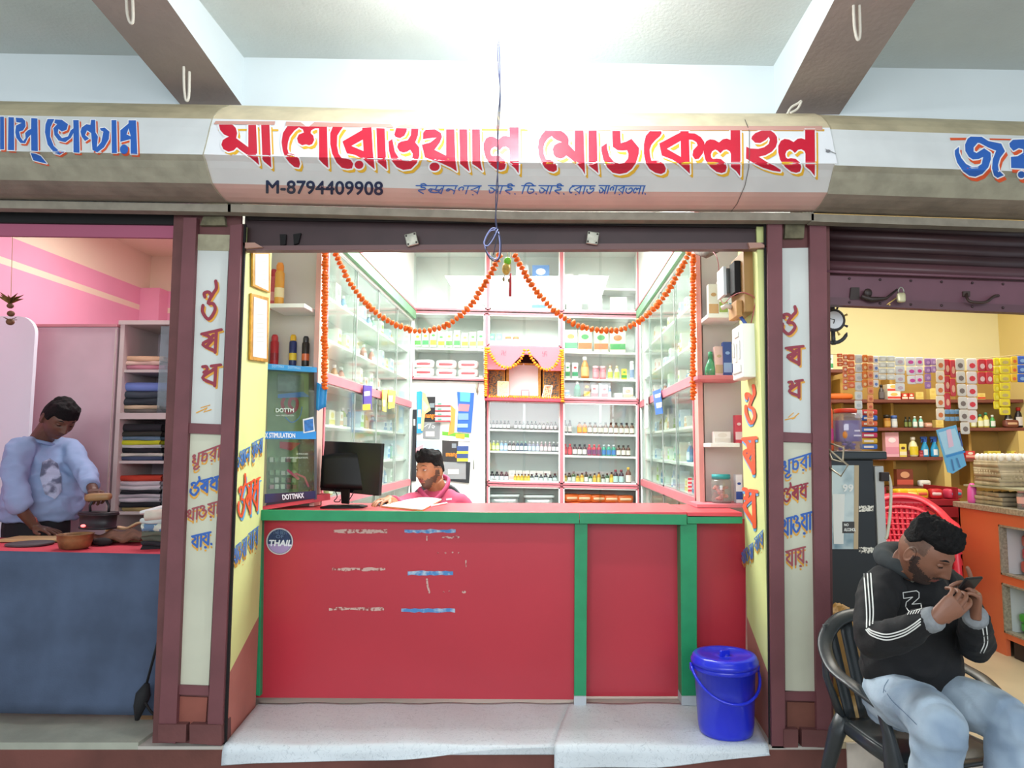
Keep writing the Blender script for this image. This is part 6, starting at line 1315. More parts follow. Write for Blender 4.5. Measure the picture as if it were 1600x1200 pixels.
# umbrella leaning by the table
t = thing('umbrella', 'closed black umbrella leaning against the cloth by the pillar', 'umbrella', P(217, 1113, 3.6)); b = MB(); b.tube([P(262, 945, 3.62), P(226, 1080, 3.58)], .006, 6); build('shaft', b, m_black, parent=t)
b = MB(); b.tube([P(230, 1068, 3.58), P(224, 1085, 3.575), P(218, 1104, 3.57), P(214, 1125, 3.57)], [.012, .035, .028, .01], 10); build('canopy', b, M('umbrella_black', '16171a', .8), parent=t); b = MB(); b.tube(smooth([P(226, 1096, 3.56), P(236, 1112, 3.56), P(246, 1118, 3.57), P(256, 1116, 3.58)], 4), .006, 6); build('handle', b, m_black, parent=t)
# ================================================================ GROCERY (right)
m_pl = M('plank_brown', '7a4238', .6, .1, 5); m_och = M('shelf_ochre', 'b8934e', .8, .08, 3); m_ochl = M('shelf_post', 'dcc27a', .7)
DS = 6.2
t = thing('wall_shelving', 'ochre wall shelving with brown planks at the back of the grocery', 'shelf', (2.9, 6.35, .157))
xL_, xR_ = Q(1275, 650, DS).x, 4.19
b = MB(); b.box(xL_, xR_, 6.47, 6.49, .157, Q(1400, 574, DS).z); build('back_panel', b, m_och, parent=t)
def plank(x0, x1, y):
    z = Q(x0, y, DS).z; z2 = z
    b = MB(); b.box(Q(x0, y, DS).x, min(xR_, Q(x1, y, DS).x), DS, 6.47, z-.028, z); build('shelf', b, m_pl, parent=t); return z
zz = {}
zz['a'] = plank(1275, 1322, 577); zz['b'] = plank(1275, 1640, 624); zz['c'] = plank(1372, 1640, 668); zz['d'] = plank(1372, 1478, 714); zz['d2'] = plank(1478, 1640, 716); zz['e'] = plank(1388, 1478, 761)
for x0, x1 in ((1470, 1480), (1588, 1598)): b = MB(); b.box(Q(x0, 650, DS).x, min(xR_, Q(x1, 650, DS).x), DS-.01, 6.47, .157, Q(x0, 668, DS).z-.03); build('post', b, m_ochl, parent=t)
for x in (1322, 1401, 1522): b = MB(); b.box(Q(x, 650, DS).x, Q(x+4, 650, DS).x, DS+.1, 6.47, Q(x, 760, DS).z, Q(x, 590, DS).z); build('divider', b, m_och, parent=t)
MP = 6.25/F
def sitem(x, z, wp, hp, kind, c1, c2, c3, lab, D=6.27, cat=None, group=None):
    X = (x-CX)/F*D*1.003
    if kind == 'box': pr = carton(round(wp*MP, 3), round(hp*MP, 3), .06, c1, c2, 'carton', c3)
    elif kind == 'pack': pr = pack(round(wp*MP, 3), round(hp*MP, 3), .06, c1, c2)
    else: pr = bottle(round(wp*MP, 3), round(hp*MP, 3), c1, c2, c3, kind)
    return put(pr, (X, D, z+.0005), lab, group)
sitem(1296, zz['a'], 11, 25, 'box', 'eef0e6', '4aa06a', '4aa06a', 'tall white box with green print on the short shelf under the clock')
sitem(1377, zz['b'], 9, 24, 'flask', '4a4244', '2a2628', '6a6468', 'dark grey bottle left of the red and white boxes')
for k in range(2): put(carton(round(20*MP, 3), round(12*MP, 3), .08, 'f0ece4', 'd8463a', 'carton', 'e8c06a'), ((1395-CX)/F*6.27, 6.27, zz['b']+.0005+k*(round(12*MP, 3)+.001)), ('lower' if k == 0 else 'upper')+' of two stacked white and red boxes on the middle shelf')
sitem(1411, zz['b'], 9, 10, 'box', 'd8402e', 'f0ead8', 'f0ead8', 'small red cube box, left one of a pair'); sitem(1421, zz['b'], 8, 10, 'box', 'd8402e', 'f0ead8', 'f0ead8', 'small red cube box, right one of a pair')
sitem(1434, zz['b'], 12, 12, 'box', 'e8cf7a', 'e0c468', 'e0c468', 'plain yellow box beside the small red boxes')
sitem(1455, zz['b'], 10, 18, 'box', 'e8cf7a', 'e0c468', 'e0c468', 'plain yellow upright box behind the purple sachets'); sitem(1530, zz['b'], 12, 10, 'box', 'e8cf7a', 'd8402e', 'e0c468', 'plain yellow box behind the red sachets')
sitem(1384, zz['c'], 10, 20, 'tub', 'a8702a', '2a2420', 'c89a4a', 'brown jar with black lid'); sitem(1395, zz['c'], 9, 19, 'tub', 'c6d0d8', '4a6ab0', 'd8dde0', 'clear jar with blue lid')
sitem(1413, zz['c'], 5, 17, 'syrup', '2a3222', '22281e', '7a8a4a', 'small black green bottle, left one'); sitem(1419, zz['c'], 5, 17, 'syrup', '2a3222', '22281e', '7a8a4a', 'small black green bottle, right one')
sitem(1427, zz['c'], 7, 18, 'flask', '7ac8b8', 'e6ece6', 'eef2ee', 'mint green bottle with white cap, left one'); sitem(1436.5, zz['c'], 7, 18, 'flask', '7ac8b8', 'e6ece6', 'eef2ee', 'mint green bottle with white cap, right one')
sitem(1447, zz['c'], 11, 8, 'pack', 'd8a088', 'e8d0c0', None, 'small pink packet right of the mint bottles'); sitem(1463, zz['c'], 12, 12, 'box', 'e8cf7a', 'e0c468', 'e0c468', 'plain yellow box on the shelf above the blue spray bottles')
for k, x in enumerate((1518, 1529, 1538)): sitem(x, zz['c'], 9, 21 if k < 2 else 24, 'flask', 'd8cf5a', '3a8a6a', 'e6ead0', 'yellow green oil bottle, '+ORD[k]+' in the row of three')
sitem(1548, zz['c'], 8, 20, 'flask', '4aa858', 'e8ece8', 'e6ece6', 'white and green tube beside the oil bottles')
sitem(1573, zz['c'], 12, 26, 'flask', '2a2426', '8a2a2a', 'd8d0cc', 'black sauce bottle, left one'); sitem(1589, zz['c'], 12, 32, 'flask', '2a2426', 'c8302a', 'd8d0cc', 'black sauce bottle with red cap, right one'); sitem(1576, zz['c'], 22, 12, 'pack', '7a4438', 'd8b090', None, 'brown nut packet in front of the black bottles', D=6.215)
# orange cloth and packets
b = MB(); c = Q(1312, 620, 6.28); b.rbox((c.x, 6.3, zz['b']+.03), (.24, .12, .06), e=.6); build('orange_packet', b, cm('e0702a', .6), label='crumpled orange packet on the shelf left of the sachet strips', cat='packet')
sitem(1388, zz['d'], 21, 38, 'box', 'e8b0c0', 'd890a8', 'f0e0e6', 'pink razor display box standing on the shelf')
sitem(1404.5, zz['d'], 11, 20, 'box', 'e6cf5a', 'e8e0c0', '5a3a30', 'small yellow box with round portrait'); sitem(1412.5, zz['d'], 4, 10, 'box', '5a2a26', '7a3a30', '7a3a30', 'tiny dark brown box')
sitem(1422.5, zz['d'], 14, 31, 'flask', 'f0e9b8', 'f4f4f0', 'e0c82e', 'white talc bottle with yellow label'); sitem(1432.5, zz['d'], 6, 10, 'box', '9a2a34', 'c8606a', 'c8606a', 'small maroon box beside the spray bottles')
def spray(x, lab):
    X = (x-CX)/F*6.27; t = thing('spray_bottle', lab, 'bottle', (X, 6.27, zz['d']+.001)); c = Vector((X, 6.27, zz['d']+.001))
    b = MB(); b.loft([(c+Vector((0, 0, z)), (w, 0, 0), (0, .022, 0)) for z, w in ((0, .033), (.01, .036), (.07, .035), (.1, .022), (.12, .012), (.13, .012))], 14); build('body', b, cm('2a9ad0', .3), parent=t)
    b = MB(); b.box(X-.012, X+.016, 6.258, 6.282, c.z+.128, c.z+.16); b.box(X-.035, X+.02, 6.26, 6.28, c.z+.155, c.z+.178); b.tube([(X-.018, 6.27, c.z+.155), (X-.03, 6.27, c.z+.125)], .004, 6); build('trigger_head', b, cm('2458b8', .35), parent=t, bevel=.003)
    b = MB(); b.loft([(c+Vector((0, -.003, z)), (.026, 0, 0), (0, .022, 0)) for z in (.015, .065)], 14, caps=False); build('label', b, cm('dfe9f2'), parent=t)
spray(1442.5, 'blue trigger spray bottle next to the maroon box'); spray(1457.5, 'blue trigger spray bottle nearest the shelf post')
sitem(1405.5, zz['e'], 25, 27, 'box', '7a3a2a', 'c8584a', 'd8a07a', 'brown red box with a portrait on the lowest plank'); sitem(1437, zz['e'], 18, 10, 'pack', 'eceae6', 'd8d6d0', None, 'white packet lying on the lowest plank')
for k, (x, w_) in enumerate(((1490, 14), (1508, 14), (1545, 20), (1580, 18))): sitem(x, zz['d2'], w_, 11, 'box', ('dfe6e8', 'd8444a', 'e8d85a', 'e8dc5a')[k], ('cfd8dc', 'e8b0a0', 'c8b83a', 'd84a3a')[k], ('cfd8dc', 'f0e0d0', 'c8b83a', 'd84a3a')[k], ('pale blue flat box', 'red flat box', 'yellow green flat box', 'yellow and red flat box')[k]+' on the shelf behind the eggs')
# chips table and red rack
t = thing('snack_rack', 'red rack with white slatted crates behind the plastic chair', 'rack', Q(1420, 950, 5.6))
for k, y in enumerate((792, 845, 895)):
    b = MB(); z = Q(1400, y, 5.6).z; b.box(Q(1382, y, 5.6).x, Q(1500, y, 5.6).x, 5.6, 6.1, z-.08, z); build('shelf', b, M('rack_red', '9c1e2e', .5), parent=t)
for x in (1384, 1497): b = MB(); b.box(Q(x, 800, 5.6).x, Q(x+4, 800, 5.6).x, 5.62, 6.1, .157, Q(x, 762, 5.6).z); build('post', b, MATS['rack_red'], parent=t)
b = MB(); b.box(Q(1382, 780, 5.6).x, Q(1500, 780, 5.6).x, 5.6, 6.1, Q(1400, 790, 5.6).z, Q(1400, 781, 5.6).z); build('top_panel', b, MATS['rack_red'], parent=t)
for k, y in enumerate((843, 893)):
    a = Q(1386, y, 5.61); c2 = Q(1412, y-42, 5.61); t = thing('slatted_crate', ('upper' if k == 0 else 'lower')+' white slatted crate on the red rack', 'crate', (a.x+.07, 5.7, a.z))
    b = MB(); b.box(a.x, c2.x, 5.68, 5.8, a.z, c2.z); build('back', b, cm('c9c2b0', .6), parent=t)
    for j in range(6): b = MB(); x = a.x+(c2.x-a.x)*j/5; b.box(x-.006, x+.006, 5.66, 5.68, a.z, c2.z); build('slat', b, cm('e6e2d6', .5), parent=t)
    for z in (a.z, c2.z-.02, (a.z+c2.z)/2): b = MB(); b.box(a.x, c2.x, 5.655, 5.68, z, z+.016); build('rail', b, cm('e6e2d6', .5), parent=t)
cz = Q(1400, 781, 5.6).z
for k, (x, w_, col, c2, lab) in enumerate(((1404, .12, 'e8c02a', 'd88a2a', 'yellow snack packet at the left of the red rack top'), (1418, .12, 'e8b82a', 'f0dc7a', 'second yellow snack packet on the red rack top'), (1432, .12, 'e6c43a', 'd8604a', 'yellow and red snack packet on the red rack top'), (1457, .1, 'c82a34', 'e8d0d0', 'small red packet right of the yellow snack packets'), (1484, .13, 'd84a6a', '4aa0c8', 'pink and blue packet by the orange counter'))):
    put(pack(w_, .08, .1, col, c2), ((x-CX)/F*5.7, 5.72, cz+.001), lab, None, .2*(-1)**k)
# sachet strips on the line
tl = MB(); tl.tube([P(1275, 552, 4.9), P(1330, 555, 4.9), P(1440, 560, 4.9), P(1530, 560, 4.9), P(1640, 551, 4.9)], .003, 5); build('sachet_string', tl, m_str, label='thin string across the grocery that carries the sachet strips', cat='string')
SS = [(1308,1316,552,573,'d8643a',3,'orange red','e8b090'),(1317,1324,553,610,'d87a5a',6,'salmon orange','f0d0c0'),(1325,1335,553,607,'d86a3a',5,'orange','e8a080'),(1336,1347,554,654,'d3d8dc',7,'long silver','b8c0c8'),(1347.5,1355,554,606,'dc7a2e',4,'tan orange','f0c890'),(1355.5,1364,555,666,'dc9060',9,'long peach','c85a3a'),(1364.5,1372,556,606,'e6e6ea',4,'white and blue','6a88c8'),(1373,1385,556,594,'d6d8d6',4,'light grey','eef0ee'),(1386,1398,556,594,'dadcda',4,'pale grey','f0f2f0'),(1399,1413,558,612,'e0e2e8',4,'plain white','c8b0c0'),(1416,1430,558,601,'eceaf0',3,'white and magenta','d84aa8'),(1431,1442,558,600,'e8dcea',3,'magenta tipped','d83a98'),(1445,1454,560,608,'a878b8',4,'purple','d0a0d0'),(1455,1462,560,583,'b48ac0',2,'short purple','d8b0d8'),(1463,1475,560,657,'eadccb',5,'biscuit printed','d8743a'),(1476,1484,561,640,'c8323a',3,'red','e8b090'),(1485,1492,562,620,'cc3a40',2,'short red','e8b090'),(1495,1508,560,679,'d8d2cc',6,'very long grey','7a6a64'),(1511,1526,560,661,'e6dcdc',5,'red fruit printed','d8323e'),(1528,1540,561,601,'c8323a',2,'bright red','e8c0c0'),(1541,1551,561,601,'cc3a44',2,'second bright red','e8c8c8'),(1553,1561,559,640,'e6d21e',6,'plain yellow','f0e04a'),(1562,1578,559,649,'e8d42a',7,'wide yellow','c8b06a'),(1580,1589,557,598,'e8b82a',3,'orange yellow','e06a2a'),(1590,1604,556,598,'3a62c8',3,'blue','8ab0e8')]
for k, (x0, x1, y0, y1, col, n, nm, c2) in enumerate(SS):
    D = 4.88-.012*(k % 3); g0 = P((x0+x1)/2, y0, D)
    t = thing('sachet_strip', nm+' sachet strip hanging on the string in the grocery', 'sachet strip', g0)
    for j in range(n):
        a = y0+(y1-y0)*j/n; c_ = y0+(y1-y0)*(j+1)/n; dx = .25*math.sin(k*2+j)
        if k == 17: dx += j*1.6-2
        if k == 10: dx += j*1.5-1
        A = P(x0+dx, c_-.6, D); B = P(x1+dx, a+.3, D); w_, h_ = B.x-A.x, B.z-A.z
        b = MB(); b.rbox(((A.x+B.x)/2, D, (A.z+B.z)/2), (w_, .012, h_), e=.3); s_ = build('sachet', b, cm(col, .3), parent=t)
        b = MB(); b.add([((A.x+B.x)/2+w_*.3*math.cos(q)*1.0, D-.0075, A.z+h_*.42+h_*.22*math.sin(q)) for q in [2*math.pi*i/8 for i in range(8)]], [tuple(range(8))]); build('print', b, cm(c2, .3), parent=s_)
for k in range(7):
    y = 640+k*9; col = ('c83a3a', '2a5ab8', 'd8603a', '2f62c0', 'c02a5a', 'd8b03a', '3a6ac0')[k]
    b = MB(); A = P(1346, y+8, 4.95); B = P(1372, y, 4.95); b.rbox(((A.x+B.x)/2, 4.97, (A.z+B.z)/2), (B.x-A.x, .03, B.z-A.z), e=.3); o = build('biscuit_packet', b, cm(col, .35), label=('red', 'blue', 'orange', 'second blue', 'crimson', 'mustard', 'lowest blue')[k]+' packet in the hanging stack behind the peach strip', cat='packet')
    b = MB(); b.box(A.x+.02, B.x-.03, 4.952, 4.955, A.z+.01, B.z-.012); build('print', b, cm('e8e0dc', .4), parent=o)
for k in range(6):
    x = 1476+(k % 3)*8; y = 640+(k//3)*11; b = MB(); A = P(x, y+7, 4.9); B = P(x+7, y, 4.9); b.rbox(((A.x+B.x)/2, 4.9, (A.z+B.z)/2), (B.x-A.x, .015, B.z-A.z), e=.35); build('sachet', b, cm('7aa8d0', .3), label='small light blue sachet, '+ORD[k % 3]+' of three in the '+('upper' if k < 3 else 'lower')+' row', cat='sachet')
# blue brush card
o = hangcard([(1463, 672), (1494, 664), (1510, 727), (1489, 740), (1481, 738)], 4.82, '6ab4e2', 'big light blue toothbrush card hanging crooked in front of the shelves', [([(1466, 676), (1492, 669), (1506, 703), (1477, 711)], 'a8d4ee'), ([(1478, 672), (1485, 670), (1490, 697), (1482, 700)], 'e0c0d8'), ([(1478, 712), (1507, 704), (1508, 707), (1479, 715)], '3a8ad0'), ([(1497, 676), (1499, 675), (1504, 697), (1502, 698)], '3a5a9a'), ([(1485, 718), (1487, 717), (1491, 735), (1489, 736)], '4a7ab0'), ([(1493, 716), (1495, 715), (1500, 730), (1498, 731)], '4a7ab0')], name='toothbrush_card')
# clock
cc = P(1301, 501, 3.72); t = thing('wall_clock', 'ship wheel and anchor wall clock at the inner edge of the plum pillar', 'clock', cc-Vector((0, 0, .12)))
Rm = Matrix.Rotation(math.pi/2, 3, 'X'); mck = M('clock_dark', '35383e', .5)
b = MB(); b.lathe([(.045, 0), (.062, .004), (.062, .016), (.045, .02)], cc, 28, mat=Rm); b.box(cc.x-.03, cc.x+.01, 3.71, 3.725, cc.z+.05, cc.z+.1); build('rim', b, mck, parent=t)
b = MB(); b.lathe([(.047, .0215), (.001, .024)], cc, 24, mat=Rm, caps=False); build('dial', b, M('dial_white', 'dfe6ec', .4), parent=t)
b = MB(); b.tube([cc+Vector((0, -.027, 0)), cc+Vector((-.025, -.026, .006))], .0018, 4); b.tube([cc+Vector((0, -.027, 0)), cc+Vector((-.006, -.026, -.02))], .0022, 4); build('hands', b, m_black, parent=t)
for k in range(8): a = k*math.pi/4+.4; b = MB(); d = Vector((math.cos(a), 0, math.sin(a))); b.tube([cc+d*.06, cc+d*.085], [.004, .007], 6); build('spoke', b, mck if k % 2 else M('brassy', 'c9b06a', .4, metal=.4), parent=t)
b = MB(); b.tube([cc+Vector((.07*1.1*math.cos(a)+.0, 0, -.045+.075*math.sin(a))) for a in [math.pi*(1.02+.9*k/12) for k in range(13)]], [.004]+[.01]*11+[.003], 8); b.tube([cc+Vector((0, 0, -.06)), cc+Vector((0, 0, -.13))], .012, 8); b.ell(cc+Vector((.004, -.01, -.118)), (.012, .012, .012), 8, 6); build('anchor', b, mck, parent=t)
# fridge
t = thing('drinks_fridge', 'black drinks fridge with a poster door and white edge strip', 'fridge', (1.85, 4.4, .157)); m_fr = M('fridge_black', '1d2328', .35, .1, 3)
xf0, xf1, zf = 1.40, Q(1382, 715, 4.3).x, Q(1340, 718, 4.3).z
b = MB(); b.box(xf0, Q(1368, 800, 4.3).x, 4.30, 4.85, .19, zf); build('cabinet', b, m_fr, parent=t, bevel=.006); b = MB(); b.box(xf0-.01, xf1, 4.26, 4.87, zf, zf+.05); build('lid', b, M('fridge_top', '2a3238', .3), parent=t, bevel=.01)
b = MB(); b.box(Q(1370, 800, 4.3).x, Q(1384, 800, 4.3).x, 4.30, 4.8, .25, zf-.04); build('door_edge', b, M('fridge_edge', 'b8bcbc', .35), parent=t, bevel=.006); b = MB(); b.pq([(1377, 738), (1390, 738), (1390, 752), (1377, 752)], 4.27, .04); build('handle', b, m_dark, parent=t, bevel=.004)
b = MB(); b.tube(smooth([P(x, y, 4.3) for x, y in ((1388, 742), (1392, 760), (1391, 800), (1387, 832), (1384, 842))], 4), .009, 6); build('gasket', b, cm('d0cfc0', .5), parent=t)
b = MB(); b.pq([(1300, 727), (1335, 727), (1335, 858), (1300, 858)], 4.292, .006); po = build('poster', b, M('poster_blue', '4a7890', .4, .5, 5, h2='c8dbe0', thr=(.4, .62)), parent=t); b = MB(); b.pq([(1335, 727), (1342, 727), (1341, 858), (1334, 858)], 4.290, .008); build('poster_edge', b, cm('b8a88a', .5), parent=t)
b = MB(); b.pq([(1301, 772), (1320, 772), (1318, 850), (1303, 850)], 4.288, .003); build('printed_glass', b, cm('dfe6e6', .4), parent=po)
i = Ink(); latin(i, '99', [(1317, 757), (1333, 757), (1333, 768), (1317, 768)], fat=1); latin(i, 'NO', [(1319, 818), (1326, 818), (1326, 822), (1319, 822)], fat=.4); latin(i, 'ALCOHOL', [(1319, 825), (1337, 825), (1337, 830), (1319, 830)], fat=.4); build('lettering', i.mb(flat(4.286)), cm('e6ecec', .4), parent=po)
i = Ink(); i.poly([(1316, 815), (1335, 815), (1335, 833), (1316, 833)]); build('dark_patch', i.mb(flat(4.288)), cm('3a3a3c', .4), parent=po)
for y in (790, 855): i = Ink(); i.poly(rag(1342, y, 1365, y+9, y)); build('torn_label', i.mb(flat(4.297)), M('torn_white', 'dfdfd6', .6, .3, 90, h2='1d2328', thr=(.5, .6)), parent=t)
zl = zf+.051
t = thing('sweets_jar', 'large clear jar with purple label and red lid standing on the drinks fridge', 'jar', (Q(1323, 705, 4.45).x, 4.45, zl)); c = Vector((Q(1323, 705, 4.45).x, 4.45, zl))
b = MB(); b.loft([(c+Vector((0, 0, z)), (w_, 0, 0), (0, w_, 0)) for z, w_ in ((0, .08), (.01, .088), (.2, .09), (.23, .075), (.24, .06))], 24, e=.8); build('body', b, glass('jar_glass2', 'e6e0ea', .1, .05, .15), parent=t)
b = MB(); b.loft([(c+Vector((0, 0, z)), (.086, 0, 0), (0, .086, 0)) for z in (.06, .19)], 24, caps=False, e=.8); lb_ = build('label', b, cm('6a48b0', .4), parent=t); b = MB(); b.lathe([(.068, .24), (.07, .262), (.06, .265)], c, 24); build('lid', b, cm('d8402e', .4), parent=t)
b = MB(); b.ell(c+Vector((-.035, -.075, .1)), (.02, .012, .03), 10, 6); build('print', b, cm('e08a2a', .4), parent=lb_); b = MB(); b.box(c.x+.01, c.x+.055, c.y-.09, c.y-.085, zl+.09, zl+.1); b.box(c.x+.015, c.x+.05, c.y-.09, c.y-.085, zl+.12, zl+.13); build('print_line', b, cm('d8d0ea', .4), parent=lb_)
b = MB()
for k in range(18): b.ell(c+Vector((random.uniform(-.05, .05), random.uniform(-.05, .05), .015+.003*k)), (.018, .015, .01), 8, 5)
build('sweets', b, cm('8a6ac8', .4), parent=t, kind='stuff')
t = can(Vector((Q(1294, 705, 4.4).x, 4.4, zl)), .07, .33, 'e05a3a', 'e0503a', 'd83a8a', 'orange and pink bottle partly hidden by the pillar on the fridge', 'drink_bottle')
# orange counter
m_oc = M('counter_orange', 'e2764e', .35, .03, 1.2); m_gran = M('granite', '9c9484', .4, .25, 60)
XC = 3.05; t = thing('shop_counter', 'orange laminate counter with two recessed display windows in the grocery', 'counter', (3.3, 4.4, .157)); D0c, D1c = 3.62, 5.3; zc = 1.10
nd0, nd1 = 3.9, Q(0, 0, 4.83).y; zn = [(.69, 1.02), (.31, .635)]
segs = [(D0c, nd0, .157, zc), (nd1, D1c, .157, zc), (nd0, nd1, zn[0][1], zc), (nd0, nd1, zn[1][1], zn[0][0]), (nd0, nd1, .27, zn[1][0])]
b = MB()
for a, c_, z0, z1 in segs: b.box(XC, XC+.03, a, c_, z0, z1)
build('side_panel', b, m_oc, parent=t); b = MB(); b.box(XC, XC+.5, D1c-.02, D1c, .157, zc); build('end_panel', b, m_oc, parent=t); b = MB(); b.box(XC+.33, XC+.36, D0c, D1c-.02, .157, zc); build('inner_panel', b, cm('8a8878', .8), parent=t)
b = MB(); b.box(XC-.03, XC+.55, D0c, D1c+.02, zc, zc+.04); build('counter_top', b, m_gran, parent=t, bevel=.004)
for z0, z1 in zn:
    for (a, c_, p, q) in ((nd0, nd1, z1-.012, z1), (nd0, nd1, z0, z0+.012), (nd1-.012, nd1, z0, z1), (nd0, nd0+.012, z0, z1)): b = MB(); b.box(XC-.008, XC+.04, a, c_, p, q); build('window_frame', b, m_gran, parent=t)
    b = MB(); b.box(XC+.03, XC+.33, nd0, nd1, z0-.012, z0-.001); build('shelf', b, cm('a8a698', .8), parent=t); b = MB(); b.box(XC+.03, XC+.33, nd1+.001, nd1+.012, z0, z1); build('divider', b, cm('d8dde0', .7), parent=t)
b = MB(); b.box(XC+.02, XC+.03, nd0, nd1-.05, .157, .27); build('toe_board', b, m_dark, parent=t)
rr = random.Random(8)
for k in range(16):
    y = 4.74-(k % 6)*.15; z = .702+(k//6)*.085; c_ = rr.choice([('cf3a48', 'e8a0a0'), ('d8502e', 'e8c060'), ('e0a82a', 'd84a3a'), ('c83a58', 'f0d0d0')])
    put(pack(.14, .085, .12, *c_), (XC+.16+rr.uniform(-.02, .03), y, z), ('red snack pack', 'second red snack pack', 'mixed snack pack')[k//6]+' in the upper counter window, '+ORD[k % 6]+' from the far end, '+('bottom', 'middle', 'top')[k//6]+' layer', 'snack packs in the upper counter window', rr.uniform(1.2, 1.9))
for k in range(12):
    y = 4.74-(k % 6)*.15; z = .322+(k//6)*.062; put(pack(.13, .062, .12, '4ab83a', '8ad86a' if k % 2 else '2f9a3a'), (XC+.14+rr.uniform(-.02, .03), y, z), 'green packet in the lower counter window, '+ORD[k % 6]+' from the far end, '+('bottom', 'top')[k//6]+' layer', 'green packets in the lower counter window', rr.uniform(1.2, 1.9))
# glass rail shelf over the counter
zg = Q(1500, 758, 5.1).z; t = thing('counter_shelf', 'thin glass shelf on short posts above the orange counter', 'shelf', (XC+.25, 4.5, zc+.04))
b = MB(); b.box(XC+.0, XC+.5, D0c, 5.22, zg-.012, zg); build('shelf_plate', b, M('plate_edge', 'a8a890', .4), parent=t)
for y in (3.8, 4.5, 5.18): b = MB(); b.box(XC+.46, XC+.49, y, y+.03, zc+.04, zg-.012); build('post', b, m_alu, parent=t)
m_tray = M('egg_tray', 'b5a78e', .9, .12, 20); m_egg = M('egg_white', 'efe9e0', .5)
tm_ = MB(); tm_.grid(lambda u, v: Vector(((u-.5)*.28, (v-.5)*.28, .016+.014*math.cos(u*2*math.pi*5)*math.cos(v*2*math.pi*5))), 20, 20, thick=(0, 0, -.004)); tm_.grid(lambda u, v: Vector(((u-.5)*.29, -.145+.004*math.sin(u*60), .002+v*.026)), 20, 2, thick=(0, .004, 0)); tm_.grid(lambda u, v: Vector((-.145+.004*math.sin(u*60), (u-.5)*.29, .002+v*.026)), 20, 2, thick=(.004, 0, 0))
tray0 = build('egg_tray', tm_, m_tray, local=True, label='x', cat='egg tray'); first = True
exx, eyy = XC+.17, 4.98
def tray(z, lab, group, rz):
    global first
    if first: tray0.location = (exx, eyy, z); tray0.rotation_euler = (0, 0, rz); tray0['label'] = lab; tray0['group'] = group; first = False; return tray0
    return dup(tray0, (exx+rr.uniform(-.006, .006), eyy+rr.uniform(-.006, .006), z), rz, lab, group)
ntr = 10; zt0 = Q(1530, 716, 4.85).z; dz = (zt0-zg-.03)/ntr
for k in range(ntr): tray(zg+.001+k*dz, 'grey pulp egg tray, '+ORD[k]+' from the bottom of the tall stack', 'egg trays stacked on the glass shelf', rr.uniform(-.05, .05))
for k in range(3): tray(zc+.041+k*.03, 'grey pulp egg tray under the glass shelf, '+ORD[k]+' from the counter top', 'egg trays under the glass shelf', rr.uniform(-.06, .06))
eg = MB(); eg.ell((0, 0, .028), (.021, .021, .028), 12, 9); egg0 = build('egg', eg, m_egg, local=True, cat='egg', label='white egg in the top tray of the stack', group='white eggs on the top tray'); n = 0
for i_ in range(6):
    for j_ in range(5):
        p = (exx-.125+j_*.058, eyy-.13+i_*.05, zg+ntr*dz+.006)
        if n == 0: egg0.location = p
        else: dup(egg0, p)
        n += 1
for k, (y, r, h, lid, body, lab) in enumerate(((4.55, .07, .2, 'd8304a', 'd8c0c0', 'large clear jar with red lid beside the egg trays'),)):
    c = Vector((XC+.16, y, zg+.001)); t = thing('jar', lab, 'jar', c); b = MB(); b.lathe([(r*.94, 0), (r, .01), (r, h*.8), (r*.85, h*.88)], c, 22); build('body', b, glass('jar_g3', 'ecdfe0', .1, .05, .15), parent=t); b = MB(); b.lathe([(r*.88, h*.88), (r*.9, h), (r*.8, h+.003)], c, 22); build('lid', b, cm(lid, .4), parent=t)
    b = MB()
    for q in range(10): b.ell(c+Vector((random.uniform(-.03, .03), random.uniform(-.03, .03), .02+.006*q)), (.02, .017, .013), 8, 5)
    build('sweets', b, cm('6ac04a', .5), parent=t, kind='stuff')
for k, (y, x, r, h, lid, lab, lc, sc2) in enumerate(((4.42, .06, .055, .18, '4a4ab0', 'jar with blue lid and dark blue label on the counter', '3a3a7a', '5a4a8a'), (4.2, .08, .06, .17, '5a5ac0', 'jar of orange sweets with blue lid at the frame edge', 'e8c0a8', 'e8743a'), (4.62, .05, .05, .12, 'd8a0a0', 'low pink jar below the glass shelf', 'e8b0a8', 'd8705a'))):
    c = Vector((XC+x, y, zc+.041)); t = thing('jar', lab, 'jar', c); b = MB(); b.lathe([(r*.94, 0), (r, .01), (r, h*.8), (r*.85, h*.88)], c, 20); build('body', b, glass('jar_g4', 'e6e4ea', .1, .05, .15), parent=t); b = MB(); b.lathe([(r*.88, h*.88), (r*.9, h), (r*.8, h+.003)], c, 20); build('lid', b, cm(lid, .4), parent=t)
    b = MB(); b.lathe([(r*1.01, h*.3), (r*1.01, h*.65)], c, 20, caps=False); build('label', b, cm(lc, .4), parent=t)
    b = MB()
    for q in range(10): b.ell(c+Vector((random.uniform(-.02, .02), random.uniform(-.02, .02), .02+.008*q)), (.02, .017, .013), 8, 5)
    build('sweets', b, cm(sc2, .5), parent=t, kind='stuff')
b = MB(); c = Vector((XC+.02, 5.15, zc+.041)); b.lathe([(.03, 0), (.034, .02), (.03, .1), (.02, .13), (.012, .14)], c, 14); build('pink_bottle', b, cm('e05aa8', .35), label='bright pink bottle at the far end of the orange counter', cat='bottle')
